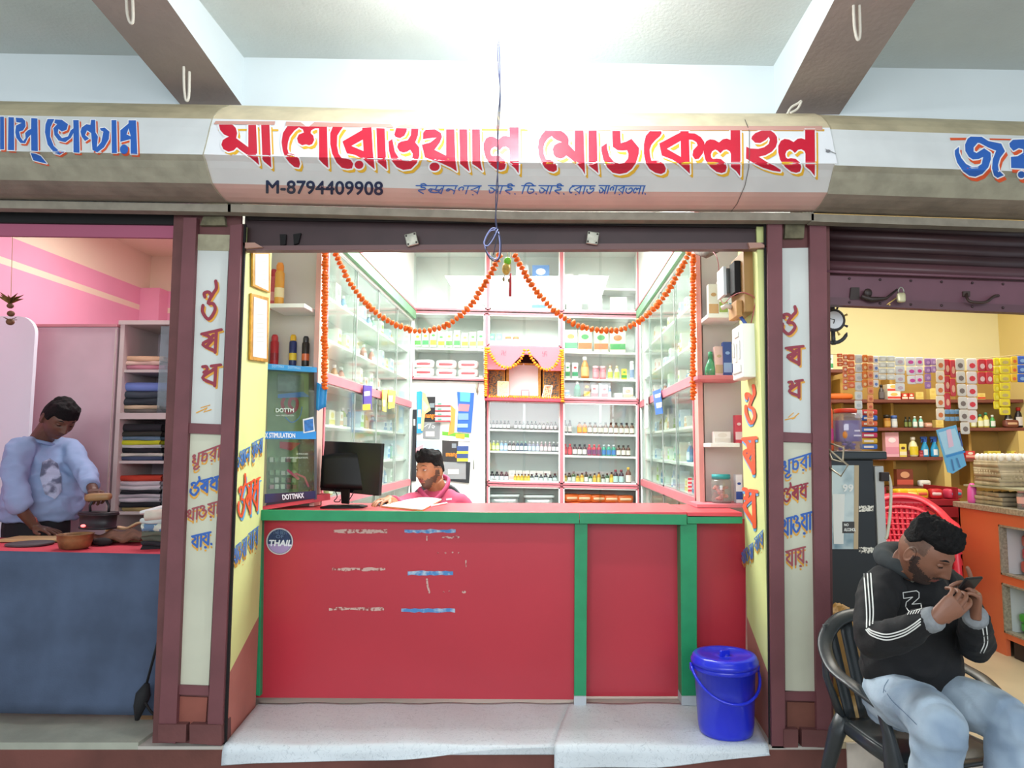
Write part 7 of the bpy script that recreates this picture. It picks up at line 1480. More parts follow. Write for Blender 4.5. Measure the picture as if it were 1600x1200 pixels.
# sacks by the pillar
m_sack = M('sack_tan', 'a8834e', .6, .25, 5, bump=.4, bs=12)
b = MB(); c = P(1318, 1065, 3.75); b.ell((c.x+.02, 3.85, .157+.27), (.17, .14, .27), 28, 20, disp=lambda d: 1+.18*noise.noise(d*3.2)+.08*noise.noise(d*8)); build('sack', b, m_sack, label='crumpled tan plastic sack behind the dark plastic chair', cat='sack')
b = MB(); b.ell((c.x+.02, 3.7, .157+.06), (.16, .12, .06), 24, 12, disp=lambda d: 1+.15*noise.noise(d*4)); build('sack', b, M('sack_pale', 'b89a68', .6, .25, 6, bump=.3, bs=14), label='small flat tan sack lying at the foot of the bigger one', cat='sack')
b = MB(); c = P(1313, 1012, 3.8); b.ell((c.x, 4.0, c.z-.03), (.07, .05, .15), 18, 14, disp=lambda d: 1+.15*noise.noise(d*4)); build('orange_bag', b, M('bag_orange', 'd8952e', .5, .3, 9), label='orange brown bag peeping over the tan sack', cat='bag')
b = MB(); c = P(1474, 814, 5.3); b.lathe([(.04, 0), (.08, .03), (.085, .09), (.06, .13), (.062, .14)], (c.x, 5.65, Q(1400, 845, 5.6).z+.001), 20); build('steel_pot', b, M('steel', 'b0b4b8', .25, metal=.8), label='steel pot behind the red plastic chair', cat='pot')
# -------- plastic chairs
def armchair(name, lab, loc, rz, m, s=1.0, slots=False):
    t = thing(name, lab, 'chair', loc); R = Matrix.Translation(loc) @ Matrix.Rotation(rz, 4, 'Z') @ Matrix.Scale(s, 4)
    def add(nm, b, sub=None, bev=0): b.xf(R); return build(nm, b, m, parent=t, bevel=bev)
    b = MB()
    b.grid(lambda u, v: Vector(((u-.5)*(.46-.05*(1-v)), -.2+v*.44, .43-.018*math.sin(math.pi*u)*math.sin(math.pi*v)-.02*max(0, v-.85)/.15)), 16, 16, thick=(0, 0, -.012)); add('seat', b)
    b = MB(); b.tube(smooth([Vector(p) for p in ((.275, .17, .62), (.3, .04, .655), (.295, -.12, .68), (.25, -.25, .755), (.14, -.315, .83), (0, -.335, .85), (-.14, -.315, .83), (-.25, -.25, .755), (-.295, -.12, .68), (-.3, .04, .655), (-.275, .17, .62))], 5), [(.034, .011)]*51, 10); add('arm_rail', b)
    b = MB()
    if slots:
        def fn(u, v): return Vector(((u-.5)*(.3+.1*v), -.22-.10*v-.03*(1-(2*u-1)**2), .43+.40*v))
        n_, m_ = 11, 9; g = {}; vs = []
        b.grid(lambda u, v: fn(u, v*.16), 12, 2, thick=(0, .01, 0)); b.grid(lambda u, v: fn(u, .84+v*.16), 12, 2, thick=(0, .01, 0))
        for k in range(9): b.grid(lambda u, v, k=k: fn((k+.2+u*.6)/9, .1+v*.8), 1, 8, thick=(0, .01, 0))
        for k in range(1, 7): b.grid(lambda u, v, k=k: fn(u, .12+.11*k+v*.035), 12, 1, thick=(0, .01, 0))
    else:
        for k in range(5):
            def fn(u, v, k=k): x = -.16+.08*k+(u-.5)*.055; x *= 1+.25*v; return Vector((x, -.2-.10*v-.035*(1-(x/.22)**2), .42+.40*v))
            b.grid(fn, 2, 8, thick=(0, .01, 0))
    add('backrest', b)
    for sx in (-1, 1):
        b = MB(); b.tube([Vector(p) for p in ((sx*.275, .17, .62), (sx*.262, .2, .52), (sx*.255, .215, .42), (sx*.265, .235, .2), (sx*.28, .25, 0))], [(.02, .018), (.03, .02), (.05, .03), (.04, .026), (.026, .02)], 10); add('leg', b)
        b = MB(); b.tube([Vector(p) for p in ((sx*.2, -.2, .44), (sx*.225, -.225, .36), (sx*.25, -.27, .18), (sx*.27, -.31, 0))], [(.045, .03), (.045, .03), (.035, .024), (.024, .02)], 10); add('leg', b)
        b = MB(); b.tube([Vector(p) for p in ((sx*.23, .2, .405), (sx*.22, 0, .40), (sx*.21, -.2, .405))], [(.012, .03)]*3, 8); add('apron', b)
        b = MB(); b.tube([Vector(p) for p in ((sx*.21, -.21, .44), (sx*.25, -.25, .6), (sx*.255, -.255, .75))], [(.03, .014), (.022, .012), (.02, .01)], 8); add('back_post', b)
    b = MB(); b.tube([(-.24, .215, .405), (0, .23, .40), (.24, .215, .405)], [(.03, .012)]*3, 8); add('apron', b)
    return t
m_bch = M('chair_charcoal', '2b3134', .38, .12, 4); m_rch = M('chair_red', 'e0384c', .35, .05, 3)
CH = (1.46, 2.92, 0)
armchair('plastic_armchair', 'dark grey plastic armchair the seated young man sits on', CH, math.radians(190), m_bch, .94)
rc0 = armchair('plastic_armchair', 'red plastic armchair with pierced back, topmost of the stack in the grocery', (2.64, 5.2, .388), math.radians(165), m_rch, .92, True)
for k in range(3): dup(rc0, (2.64, 5.2, .157+k*.077), None, 'red plastic armchair in the grocery, '+('bottom', 'second lowest', 'second highest')[k]+' of the stack', 'stacked red armchairs')
# ================================================================ PEOPLE
from mathutils.bvhtree import BVHTree
def remesh(mb, voxel, sm=4, wr=None):
    me = bpy.data.meshes.new('t'); me.from_pydata(mb.v, [], mb.f)
    o = bpy.data.objects.new('t', me); COL.objects.link(o)
    m = o.modifiers.new('r', 'REMESH'); m.mode = 'VOXEL'; m.voxel_size = voxel
    if sm: s_ = o.modifiers.new('s', 'SMOOTH'); s_.iterations = sm; s_.factor = .5
    dg = bpy.context.evaluated_depsgraph_get(); dg.update(); e = bpy.data.meshes.new_from_object(o.evaluated_get(dg))
    bpy.data.objects.remove(o); bpy.data.meshes.remove(me)
    r = MB()
    if wr: vs = [v.co+v.normal*wr(v.co) for v in e.vertices]
    else: vs = [v.co.copy() for v in e.vertices]
    r.add(vs, [list(p.vertices) for p in e.polygons], 0, True); bpy.data.meshes.remove(e); return r
def paint(mb, fn):
    for i, f in enumerate(mb.f):
        c = sum((mb.v[k] for k in f), Vector())/len(f); mb.m[i] = fn(c)
    return mb
def gs(x, w): return math.exp(-(x/w)**2)
def ss(a, b, x): t = min(1, max(0, (x-a)/(b-a))); return t*t*(3-2*t)
def headpt(d, beard=0):
    x, y, z = .075*d.x, .094*d.y, .118*d.z
    lo = ss(0, .11, -z)
    x *= 1-.24*lo+.03*ss(0, .05, z); y *= (1-.30*lo if y < 0 else 1-.04*lo)
    if d.y > .1:
        ax = abs(x); f = ss(.1, .5, d.y)
        if y > .06: y = .06+(y-.06)*.92
        t = min(1, max(0, (.028-z)/.055)); nz = t*(1 if z > -.030 else math.exp(-((z+.030)/.007)**2))
        y += f*(.005+.021*t)*gs(x, .0085+.005*t)*(1 if z > -.03 and z < .028 else math.exp(-((z+.03)/.006)**2) if z <= -.03 else math.exp(-((z-.028)/.012)**2)*.4)
        y += f*.008*gs(ax-.012, .007)*gs(z+.028, .007)
        y -= f*.011*gs(ax-.031, .015)*gs(z-.010, .011)
        y += f*.006*gs(ax-.028, .022)*gs(z-.031, .008)
        y += f*.005*gs(ax-.045, .015)*gs(z+.022, .018)
        y += f*.0075*gs(x, .021)*gs(z+.054, .005)+f*.008*gs(x, .017)*gs(z+.065, .0055)-f*.004*gs(x, .022)*gs(z+.0595, .0025)
        y += f*.010*gs(x, .022)*gs(z+.094, .014)-f*.004*gs(x, .03)*gs(z+.078, .007)
    return Vector((x, y, z))
def headmesh(b, M4, nu=84, nv=64):
    vs = []; fs = []
    for j in range(nv+1):
        a = -math.pi/2+math.pi*j/nv
        for i in range(nu):
            t = 2*math.pi*i/nu; vs.append(M4 @ headpt(Vector((math.cos(a)*math.cos(t), math.cos(a)*math.sin(t), math.sin(a)))))
    for j in range(nv):
        for i in range(nu): fs.append((j*nu+i, j*nu+(i+1) % nu, (j+1)*nu+(i+1) % nu, (j+1)*nu+i))
    b.add(vs, fs, 0, True)
    for s_ in (-1, 1):
        R = Matrix.Rotation(-.25*s_, 3, 'Z') @ Matrix.Rotation(-.2, 3, 'X')
        e = MB(); e.ell((s_*.077, -.012, -.004), (.009, .019, .031), 14, 10, mat=R)
        pts = [Vector((s_*.084, -.012, -.004))+R @ Vector((0, .017*math.cos(q), .029*math.sin(q)+.001)) for q in [2*math.pi*k/12 for k in range(12)]]
        e.tube(pts, .0042, 6, closed=True); e.ell((s_*.079, -.006, -.03), (.006, .009, .009), 8, 6); b.add([M4 @ v for v in e.v], e.f, 0, True)
def hairmesh(M4, top, side, seed, front=.045, faded=.02, curl=1, quiff=0):
    b = MB(); nu, nv = 110, 76; vs = []; fs = []
    for j in range(nv+1):
        a = -math.pi/2+math.pi*j/nv
        for i in range(nu):
            t = 2*math.pi*i/nu; d = Vector((math.cos(a)*math.cos(t), math.cos(a)*math.sin(t), math.sin(a))); p = headpt(d)
            # hairline height as a function of direction round the head
            f = d.y/max(1e-6, math.hypot(d.x, d.y)); line = front if f > .55 else (front+(faded-front)*ss(.55, .25, f) if f > .1 else faded-.04*ss(.1, -.5, f))
            if abs(d.x) > .5 and f > -.1 and f < .45: line = max(line, faded)
            m = ss(line-.006, line+.006, p.z+.004*noise.noise(p*60+Vector((seed, 0, 0))))
            tp = ss(.045, .09, p.z); th = side+(top-side)*tp+quiff*tp*ss(0, .6, d.y)
            n_ = noise.noise(p*26*curl+Vector((seed, 3, 1)))*.5+noise.noise(p*70*curl+Vector((1, seed, 2)))*.35
            r = -.008+m*(.008+th*(1+1.0*n_*tp+.2*n_)+.0015)
            vs.append(M4 @ (p+Vector((d.x, d.y, d.z*1.05)).normalized()*r))
    for j in range(nv):
        for i in range(nu): fs.append((j*nu+i, j*nu+(i+1) % nu, (j+1)*nu+(i+1) % nu, (j+1)*nu+i))
    return b.add(vs, fs, 0, True)
def orient(c, fwd, roll=0, s=1.0):
    f = Vector(fwd).normalized(); up = Vector((0, 0, 1)); r = f.cross(up).normalized(); u = r.cross(f)
    R = Matrix((r, f, u)).transposed().to_4x4()
    return Matrix.Translation(Vector(c)) @ R @ Matrix.Rotation(roll, 4, 'Y') @ Matrix.Scale(s, 4)
m_sk = M('skin_brown', '7e5440', .5, .06, 30); m_be = M('skin_beard', '3a2a24', .7, .2, 160); m_lip = M('lip', '8a4a44', .5); m_hair = M('hair_black', '0b0a0b', .8, .4, 90, bump=.5, bs=120, spec=.25)
m_skd = M('skin_dark', '5e3f30', .5, .06, 30); m_stub = M('skin_stubble', '5c4234', .6, .15, 160); m_fade = M('skin_fade', '5a4032', .6, .12, 160)
m_eye = M('eye_white', 'd8d2cc', .3); m_iris = M('iris_dark', '1a120e', .2)
def headmat(Mi, beard):
    # beard: 0 none, 1 stubble, 2 full ; returns material index for the body mesh: 0 skin 1 lip 2 beard 3 fade
    def f(c):
        p = Mi @ c; p = p+Vector((0, .006, .007))*noise.noise(p*230)
        if abs(p.x) > .1 or abs(p.y) > .13 or p.z > .13 or p.z < -.13: return 0
        ax = abs(p.x)
        if p.y > .05 and ax < .023 and -.069 < p.z < -.050 and abs(p.z+.0595) < .010*(1-(ax/.025)**2)+.001: return 1
        if beard and p.y > .0:
            if beard == 2:
                if -.052 < p.z < -.040 and ax < .030 and p.y > .06: return 2
            elif -.051 < p.z < -.043 and ax < .024 and p.y > .07: return 2
            if p.y > .02 and p.z < -.022-(p.y-.02)*.62 and not (ax < .024 and p.z > -.072): return 2
            if p.y <= .022 and ax > .048 and p.z < .008: return 2
        if beard and ax > .055 and p.y < .030 and p.z > .016: return 3
        return 0
    return f
def eyes(M4, parent, gaze, lid=.0, dark=m_skd):
    for s_ in (-1, 1):
        c = Vector((s_*.031, .069, .010)); b = MB(); b.ell(c, (.0135, .0125, .0085), 16, 10); b.xf(M4); e = build('eye', b, m_eye, parent=parent)
        g = Vector(gaze).normalized(); b = MB(); b.ell(c+Vector((g.x*.006, .0105, g.z*.004)), (.0055, .003, .0055), 12, 8); b.xf(M4); build('iris', b, m_iris, parent=e)
        b = MB(); z0 = .0045-.009*lid
        b.ell(c+Vector((0, .0005, .0065-.006*lid)), (.016, .0135, .0065+.004*lid), 16, 8); b.xf(M4); build('eyelid', b, dark, parent=e)
        b = MB(); b.tube([M4 @ v for v in smooth([c+Vector((-.014, .0095, .001-.007*lid)), c+Vector((0, .0145, .0025-.008*lid)), c+Vector((.014, .0095, .001-.007*lid))], 4)], .0013, 5); build('lash', b, m_hair, parent=e)
def brows(M4, parent):
    b = MB()
    for s_ in (-1, 1):
        pts = []
        for k in range(7): x = .011+.037*k/6; pts.append(M4 @ (Vector((s_*x, .0, 0))+Vector((0, .087-.010*(x/.045)**2.2*1.6, .030+.005*math.sin(math.pi*k/6)))))
        b.tube(pts, [(.003, .0035), (.0045, .0045), (.0048, .0045), (.0048, .0045), (.0042, .004), (.003, .003), (.0015, .0015)], 8)
    build('eyebrows', b, m_hair, parent=parent)
def finger(b, p0, dirs, L, r):
    pts = [Vector(p0)]; 
    for d, l in zip(dirs, L): pts.append(pts[-1]+Vector(d).normalized()*l)
    q = smooth(pts, 3); n = len(q); b.tube(q, [r*(1-.22*i/n) for i in range(n)], 10); b.ell(q[-1], (r*.78,)*3, 8, 6)
def hand(b, wrist, fwd, pn, side, curl=(.3, .5, .4), spread=.1, s=1.0, thumb=(.7, .5), curls=None):
    # fwd: wrist to knuckles; pn: palm normal (palm faces it); side: +1 thumb on the fwd x pn side
    f = Vector(fwd).normalized(); n = Vector(pn).normalized(); n = (n-f*n.dot(f)).normalized(); a = f.cross(n)*side
    w = Vector(wrist); P_ = .085*s
    b.loft([(w-f*.01*s, a*.024*s, n*.019*s), (w+f*.03*s, a*.034*s, n*.016*s), (w+f*.065*s, a*.041*s, n*.0145*s), (w+f*P_, a*.038*s, n*.012*s)], 16)
    for k in range(4):
        o = (.030-.0203*k)*s; base = w+f*(P_-.004-.004*abs(k-1.2))*1.0+a*o; cu = curls[k] if curls else curl; L = [(.040, .024, .020), (.044, .028, .021), (.041, .026, .020), (.033, .020, .017)][k]
        d = (f+a*spread*(1.5-k)*.6).normalized(); ds = []; an = 0
        for c_ in cu: an += c_; ds.append(d*math.cos(an)+n*math.sin(an))
        finger(b, base-d*.012, [d]+ds, [.012]+[l*s for l in L], (.0092, .0095, .009, .008)[k]*s)
    tb = w+f*.022*s+a*.026*s; t1 = (f*.75+a*thumb[0]+n*.35).normalized(); t2 = (f*.9+a*.15+n*thumb[1]).normalized()
    finger(b, tb, [t1, t1.lerp(t2, .6), t2], [.032*s, .032*s, .026*s], .0105*s)
    return a
def cloth_wr(amp, f1=9, f2=26, st=(1, 1, .45)):
    def w_(p):
        q = Vector((p.x*st[0], p.y*st[1], p.z*st[2]*1.0)); a = noise.noise(q*f1+Vector((3, 1, 7))); c = noise.noise(q*f2)
        return amp*((1-abs(a)*2.2)*.8+c*.35)
    return w_
def bvh(mb): return BVHTree.FromPolygons([tuple(v) for v in mb.v], [tuple(f) for f in mb.f])
def drape(tree, px, py, off=.003, D=2.6):
    o = Vector((0, 0, CZ)); d = ray(px, py).normalized(); h = tree.ray_cast(o, d)
    return (h[0]-d*off) if h[0] is not None else P(px, py, D)
def ribbon(tree, path, w, m, name, parent, D=2.6, off=.004):
    pts = smooth([Vector((x, y, 0)) for x, y in path], 6); i = Ink(); i.stroke(pts, w)
    return build(name, i.mb(lambda x, y: drape(tree, x, y, off, D)), m, parent=parent)
# ------------------------------------------------ the young man on the chair
t = thing('person', 'young man in black hoodie and pale jeans seated, looking down at his phone', 'person', (1.40, 2.8, 0))
hc = P(1445, 864, 2.60); HF = Vector((.50, -.68, -.54)); MH = orient(hc, HF, .05, 1.0); MHi = MH.inverted()
neck = P(1424, 900, 2.76); chest = P(1418, 948, 2.76)
shR, shL = P(1376, 918, 2.69), P(1482, 918, 2.84)
elR, elL = P(1368, 1000, 2.50), P(1524, 1006, 2.66)
wrR, wrL = P(1462, 966, 2.30), P(1524, 962, 2.40)
hipR, hipL = P(1392, 1088, 2.78), P(1450, 1086, 2.84)
knR, knL = P(1468, 1132, 2.34), P(1585, 1128, 2.46)
anR, anL = Vector((knR.x-.02, 2.40, .09)), Vector((knL.x-.10, 2.42, .09))
b = MB(); headmesh(b, MH); b.tube([neck+Vector((0, .02, -.05)), neck, hc+(MH.to_3x3() @ Vector((0, -.035, -.06)))], [.062, .056, .055], 18)
b.loft([(chest+Vector((0, .03, -.25)), (.13, 0, 0), (0, .09, 0)), (chest, (.14, 0, 0), (0, .09, 0)), (neck+Vector((0, 0, -.03)), (.11, 0, 0), (0, .07, 0))], 18)
for s0, e0, w0 in ((shR, elR, wrR), (shL, elL, wrL)): b.tube(smooth([s0, e0, w0], 6), [.045-.021*i/12 for i in range(13)], 12)
ph = P(1503, 928, 2.30); f1 = Vector((.80, -.05, .55)); a_ = hand(b, wrR, f1, Vector((.15, .85, .1)), -1, spread=.06, thumb=(.15, .3), curls=[(.35, .5, .4), (.45, .6, .5), (.55, .7, .5), (.6, .8, .5)])
f2 = Vector((.0, -.12, 1)); hand(b, wrL, f2, Vector((-.9, .15, .0)), -1, spread=.1, s=.95, thumb=(.35, .5), curls=[(.05, .15, .15), (.8, .9, .4), (1.0, .8, .4), (1.1, .8, .4)])
body = remesh(b, .0034, 1); paint(body, headmat(MHi, 2)); build('body', body, [m_sk, m_lip, m_be, m_fade], parent=t)
b = hairmesh(MH, .025, .002, 5, .058, .066, 1.3, .012); build('hair', b, m_hair, parent=t)
eyes(MH, t, (0, 1, -1), .8, m_sk); brows(MH, t)
# hoodie
m_hd = M('hoodie_black', '0d0e11', .85, .25, 5, bump=.1, bs=150); m_cf = M('cuff_grey', '7d8286', .85, .1, 60)
hem = P(1424, 1068, 2.80); r_ = Vector((.97, .18, 0)); d_ = Vector((.18, -.97, 0))
b = MB(); sec = [(hem+Vector((0, 0, .0)), .165, .135), (hem+Vector((0, 0, .06)), .20, .155), (P(1422, 1010, 2.78), .175, .145), (P(1420, 965, 2.78), .165, .135), (P(1421, 932, 2.77), .165, .125), (P(1424, 910, 2.77), .14, .10), (P(1424, 892, 2.76), .105, .085)]
b.loft([(c, r_*a, d_*q) for c, a, q in sec], 30)
for s0, e0, w0, k in ((shR, elR, wrR, 0), (shL, elL, wrL, 1)):
    s1 = s0+(P(1424, 905, 2.76)-s0)*.35; pts = smooth([s1, s0+Vector((0, 0, -.01)), s0.lerp(e0, .5)+Vector((-.012 if k == 0 else .015, 0, 0)), e0, e0.lerp(w0, .5)+Vector((0, 0, -.008)), e0.lerp(w0, .93)], 5)
    rr_ = [.074, .070, .064, .058, .050, .040]; R_ = []
    for i in range(len(pts)): x = i/(len(pts)-1)*5; j = min(4, int(x)); R_.append(rr_[j]+(rr_[j+1]-rr_[j])*(x-j))
    b.tube(pts, R_, 18)
hd = remesh(b, .009, 5, cloth_wr(.011, 10, 24, (1, 1, 1.2))); hoodie = build('hoodie', hd, m_hd, parent=t); TH_ = bvh(hd)
# hood lying behind the neck
b = MB(); hb_ = MH.to_3x3() @ Vector((0, -.02, 0)); nc = P(1424, 882, 2.73)
ring = []
for k in range(20):
    q = 2*math.pi*k/20; ring.append(nc+r_*(.098*math.cos(q))+d_*(.088*math.sin(q))+Vector((0, 0, .030*(-math.sin(q))+.012)))
b.tube(ring, [(.030+.012*(1-math.sin(2*math.pi*k/20))*.5, .034) for k in range(20)], 12, closed=True)
b = remesh(b, .008, 3, cloth_wr(.004, 12, 30)); build('hood', b, M('hood_grey', '33383a', .9, .15, 8), parent=t)
for e0, w0 in ((elR, wrR), (elL, wrL)):
    b = MB(); d = (w0-e0).normalized(); b.tube([w0-d*.045, w0-d*.03, w0-d*.004, w0+d*.006], [.036, .040, .039, .035], 18); build('cuff', b, m_cf, parent=t)
b = MB(); b.loft([(hem+Vector((0, 0, z)), r_*a, d_*(a*.80)) for z, a in ((-.045, .155), (-.03, .172), (.0, .178), (.018, .17))], 30); build('waistband', b, m_cf, parent=t)
b = MB(); b.loft([(hem+Vector((0, 0, z)), r_*a, d_*(a*.80)) for z, a in ((-.024, .1745), (-.02, .1775), (-.014, .1775), (-.010, .1765))], 30); build('waistband_stripe', b, M('stripe_white', 'd6d8d4', .8), parent=t)
wst = MATS['stripe_white']
for k in range(3):
    o = k*5.2
    ribbon(TH_, [(1350+o, 897-k*.6), (1352+o, 925), (1354+o, 955), (1354+o*.9, 980-k*3)], 2.1, wst, 'sleeve_stripe', t)
    ribbon(TH_, [(1353+o*.4, 984-o*.2), (1362+o*.2, 993-o*.65), (1385, 1000-o*.85), (1410, 994-o*.85), (1426, 985-o*.85), (1438, 976-o*.85)], 2.1, wst, 'sleeve_stripe', t)
for k in range(2): ribbon(TH_, [(1532+k*7, 966), (1536+k*6, 985), (1538+k*5, 1005), (1532+k*5, 1020)], 1.8, wst, 'sleeve_stripe', t)
Z = [(1411, 926), (1432, 923), (1436, 926), (1436, 934), (1425, 944), (1439, 943), (1440, 951), (1420, 955), (1415, 948), (1416, 941), (1426, 933), (1412, 935), (1411, 926)]
i = Ink()
for a, c_ in zip(Z, Z[1:]): i.stroke([a, c_], 1.3)
build('chest_letter', i.mb(lambda x, y: drape(TH_, x, y, .005)), wst, parent=t, label='white outlined chest letter')
i = Ink()
for k in range(5): i.stroke([(1418+k*4, 960-k*.5), (1421+k*4, 955-k*.5)], 1.2)
build('chest_print', i.mb(lambda x, y: drape(TH_, x, y, .005)), wst, parent=t)
b = MB(); c = drape(TH_, 1426, 906, .004, 2.65); b.tube([c+Vector((.007*math.cos(q), 0, .007*math.sin(q))) for q in [2*math.pi*k/12 for k in range(12)]], .0022, 6, closed=True); build('eyelet', b, m_met, parent=t)
# jeans
m_jn = M('jeans_pale', '7f93a8', .85, .18, 5, h2='b4c6d4', bump=.12, bs=90, thr=(.35, .7))
b = MB(); pv = P(1422, 1085, 2.83)
b.loft([(pv+Vector((0, .02, -.10)), r_*.155, d_*.13), (pv, r_*.178, d_*.15), (pv+Vector((0, 0, .07)), r_*.165, d_*.135)], 26)
for h, k_, a in ((hipR, knR, anR), (hipL, knL, anL)):
    b.tube(smooth([h+Vector((0, .03, 0)), h.lerp(k_, .5)+Vector((0, 0, .012)), k_], 5), [(.098-.020*i/10) for i in range(11)], 18)
    b.ell(k_+Vector((0, -.005, -.015)), (.078, .078, .078), 14, 10)
    b.tube(smooth([k_+Vector((0, 0, -.01)), k_.lerp(a, .5)+Vector((0, .01, 0)), a], 5), [(.078-.014*i/10) for i in range(11)], 18)
jn = remesh(b, .009, 5, cloth_wr(.010, 8, 22, (1, .6, 1.4))); build('jeans', jn, m_jn, parent=t); TJ = bvh(jn)
for path in ([(1382, 1078), (1395, 1096), (1415, 1115), (1432, 1132)], [(1388, 1062), (1382, 1072), (1380, 1082)]): ribbon(TJ, path, 1.1, M('seam_blue', '4f6680', .8), 'seam', t, off=.002)
for a, k in ((anR, 0), (anL, 1)):
    b = MB(); b.loft([(a+Vector((0, .05, -.085+z)), Vector((w_, 0, 0)), Vector((0, l_, 0))) for z, w_, l_ in ((0, .045, .13), (.02, .05, .135), (.05, .045, .11), (.075, .04, .06))], 18); b.xf(Matrix.Translation((0, -.06, 0))); build('shoe', b, cm('2a2c30', .5), parent=t)
# phone in his hands
ph = P(1504, 926, 2.40); t2 = thing('phone', 'black phone held in both hands by the seated young man', 'phone', ph); Rp = orient(ph, Vector((-.25, .70, .62)))
b = MB(); b.box(-.036, .036, -.0045, .0045, -.075, .075); b.xf(Rp); build('housing', b, cm('121316', .3), parent=t2, bevel=.003)
b = MB(); b.box(-.033, .033, .0046, .0052, -.07, .07); b.xf(Rp); build('screen', b, cm('2a3038', .1), parent=t2)
# ------------------------------------------------ the shopkeeper behind the counter
t = thing('person', 'shopkeeper in pink polo shirt behind the counter, looking sideways with a hand on the mouse', 'person', P(680, 1000, 4.9))
hc = P(672, 736, 4.86); MH = orient(hc, (-.62, -.78, -.02), .04, 1.08); MHi = MH.inverted()
neck = P(684, 768, 4.93); wr = PZ(607, 780, zt+.035); shR, shL = P(646, 784, 4.82), P(722, 790, 4.95); el = P(622, 792, 4.62)
b = MB(); headmesh(b, MH); b.tube([neck+Vector((0, .02, -.08)), neck, hc+(MH.to_3x3() @ Vector((0, -.03, -.06)))], [.075, .066, .062], 18)
b.tube([shR, el, wr], [.045, .04, .028], 12); b.loft([(neck+Vector((0, .02, -.35)), (.14, 0, 0), (0, .1, 0)), (neck+Vector((0, 0, -.1)), (.15, 0, 0), (0, .08, 0))], 16)
hand(b, wr, Vector((-.35, -.93, -.05)), Vector((0, 0, -1)), 1, spread=.15, curls=[(.15, .35, .3), (.1, .3, .3), (.2, .4, .3), (.3, .5, .3)], thumb=(.5, .1))
body = remesh(b, .0042, 1); paint(body, headmat(MHi, 1)); build('body', body, [M('skin_warm', 'a8714e', .5, .05, 30), m_lip, m_stub, M('skin_fade_warm', '6e4e3a', .6, .1, 150)], parent=t)
b = hairmesh(MH, .024, .004, 9, .055, .03, .9, .016); build('hair', b, m_hair, parent=t); eyes(MH, t, (-.1, 1, .1), .15, MATS['skin_warm']); brows(MH, t)
m_po = M('polo_pink', 'c04a68', .8, .08, 6)
b = MB(); b.loft([(P(682, 1000, 4.92), (.2, 0, 0), (0, .14, 0)), (P(682, 840, 4.92), (.22, 0, 0), (0, .14, 0)), (P(683, 792, 4.92), (.215, .03, 0), (0, .12, 0)), (P(685, 775, 4.93), (.16, .02, 0), (0, .09, 0)), (P(686, 765, 4.93), (.088, 0, 0), (0, .07, 0))], 26)
b.tube(smooth([P(660, 784, 4.86), shR, el+Vector((0, 0, 0)), el.lerp(wr, .55)], 4), [.07-.018*i/12 for i in range(13)], 16); b.tube(smooth([P(705, 786, 4.92), shL, P(748, 840, 4.95)], 4), [.068]*9, 16)
pl = remesh(b, .009, 4, cloth_wr(.005, 9, 22)); build('polo_shirt', pl, m_po, parent=t); TP = bvh(pl)
b = MB(); pts = [P(x, y, d) for x, y, d in ((655, 764, 4.84), (664, 776, 4.80), (675, 783, 4.78), (686, 776, 4.82), (697, 762, 4.88), (701, 750, 4.95), (694, 745, 5.0))]
b.tube(smooth(pts, 4), [(.012, .022)]*25, 10); build('collar', b, M('collar_rose', 'b8446a', .8), parent=t); b = MB(); b.ell(P(677, 783, 4.76), (.008, .006, .008), 8, 6); build('button', b, cm('c8a8a0'), parent=t)
i = Ink(); i.poly([(697, 779), (706, 778), (706, 781), (697, 782)]); build('chest_tag', i.mb(lambda x, y: drape(TP, x, y, .004, 4.8)), cm('e0b8c4'), parent=t)
# office chair behind him
t = thing('office_chair', 'dark grey padded office chair behind the shopkeeper', 'chair', (P(680, 800, 5.15).x, 5.15, .14)); m_of = M('office_grey', '3f4447', .75, .08, 10); cx = P(682, 790, 5.2).x
b = MB()
def fn(u, v):
    q = (u-.5)*2; x = cx+q*.25*(1-.25*v**3); return Vector((x, 5.22-.09*(1-q*q)*0+.05*q*q*-1, .62+.66*v-.10*v*q*q*abs(q)))
b.grid(fn, 18, 18, thick=(0, .05, 0)); o = build('backrest', b, m_of, parent=t, bevel=.01)
b = MB(); b.rbox((cx, 5.0, .58), (.48, .46, .1), e=.35); build('seat', b, m_of, parent=t); b = MB(); b.tube([(cx, 5.0, .3), (cx, 5.0, .53)], .03, 10); build('column', b, m_dark, parent=t)
for k in range(5): q = k*2*math.pi/5; b = MB(); b.tube([(cx, 5.0, .26), (cx+.26*math.cos(q), 5.0+.26*math.sin(q), .19)], .02, 8); b.ell((cx+.26*math.cos(q), 5.0+.26*math.sin(q), .17), (.028, .02, .028), 10, 8); build('leg', b, m_dark, parent=t)
# ------------------------------------------------ the ironing man
t = thing('person', 'man in light blue sweatshirt pressing a garment with the charcoal iron', 'person', Vector((P(70, 850, 4.62).x, 4.62, .157)))
hc = P(92, 655, 4.48); MH = orient(hc, (.70, -.38, -.55), -.05, 1.12); MHi = MH.inverted()
neck = P(62, 690, 4.56); shR, shL = P(30, 706, 4.42), P(106, 702, 4.66); elR = P(28, 782, 4.32); wrR = PZ(56, 824, zi+.055); elL = P(134, 738, 4.52); wrL = P(146, 768, 4.32)
b = MB(); headmesh(b, MH); b.tube([neck+Vector((0, .02, -.08)), neck, hc+(MH.to_3x3() @ Vector((0, -.035, -.055)))], [.078, .066, .064], 18)
b.loft([(P(60, 800, 4.58), (.14, 0, 0), (0, .1, 0)), (P(62, 730, 4.58), (.15, 0, 0), (0, .1, 0))], 16)
b.tube(smooth([shR, elR, wrR], 5), [.05-.022*i/10 for i in range(11)], 12); b.tube(smooth([shL, elL, wrL], 5), [.05-.022*i/10 for i in range(11)], 12)
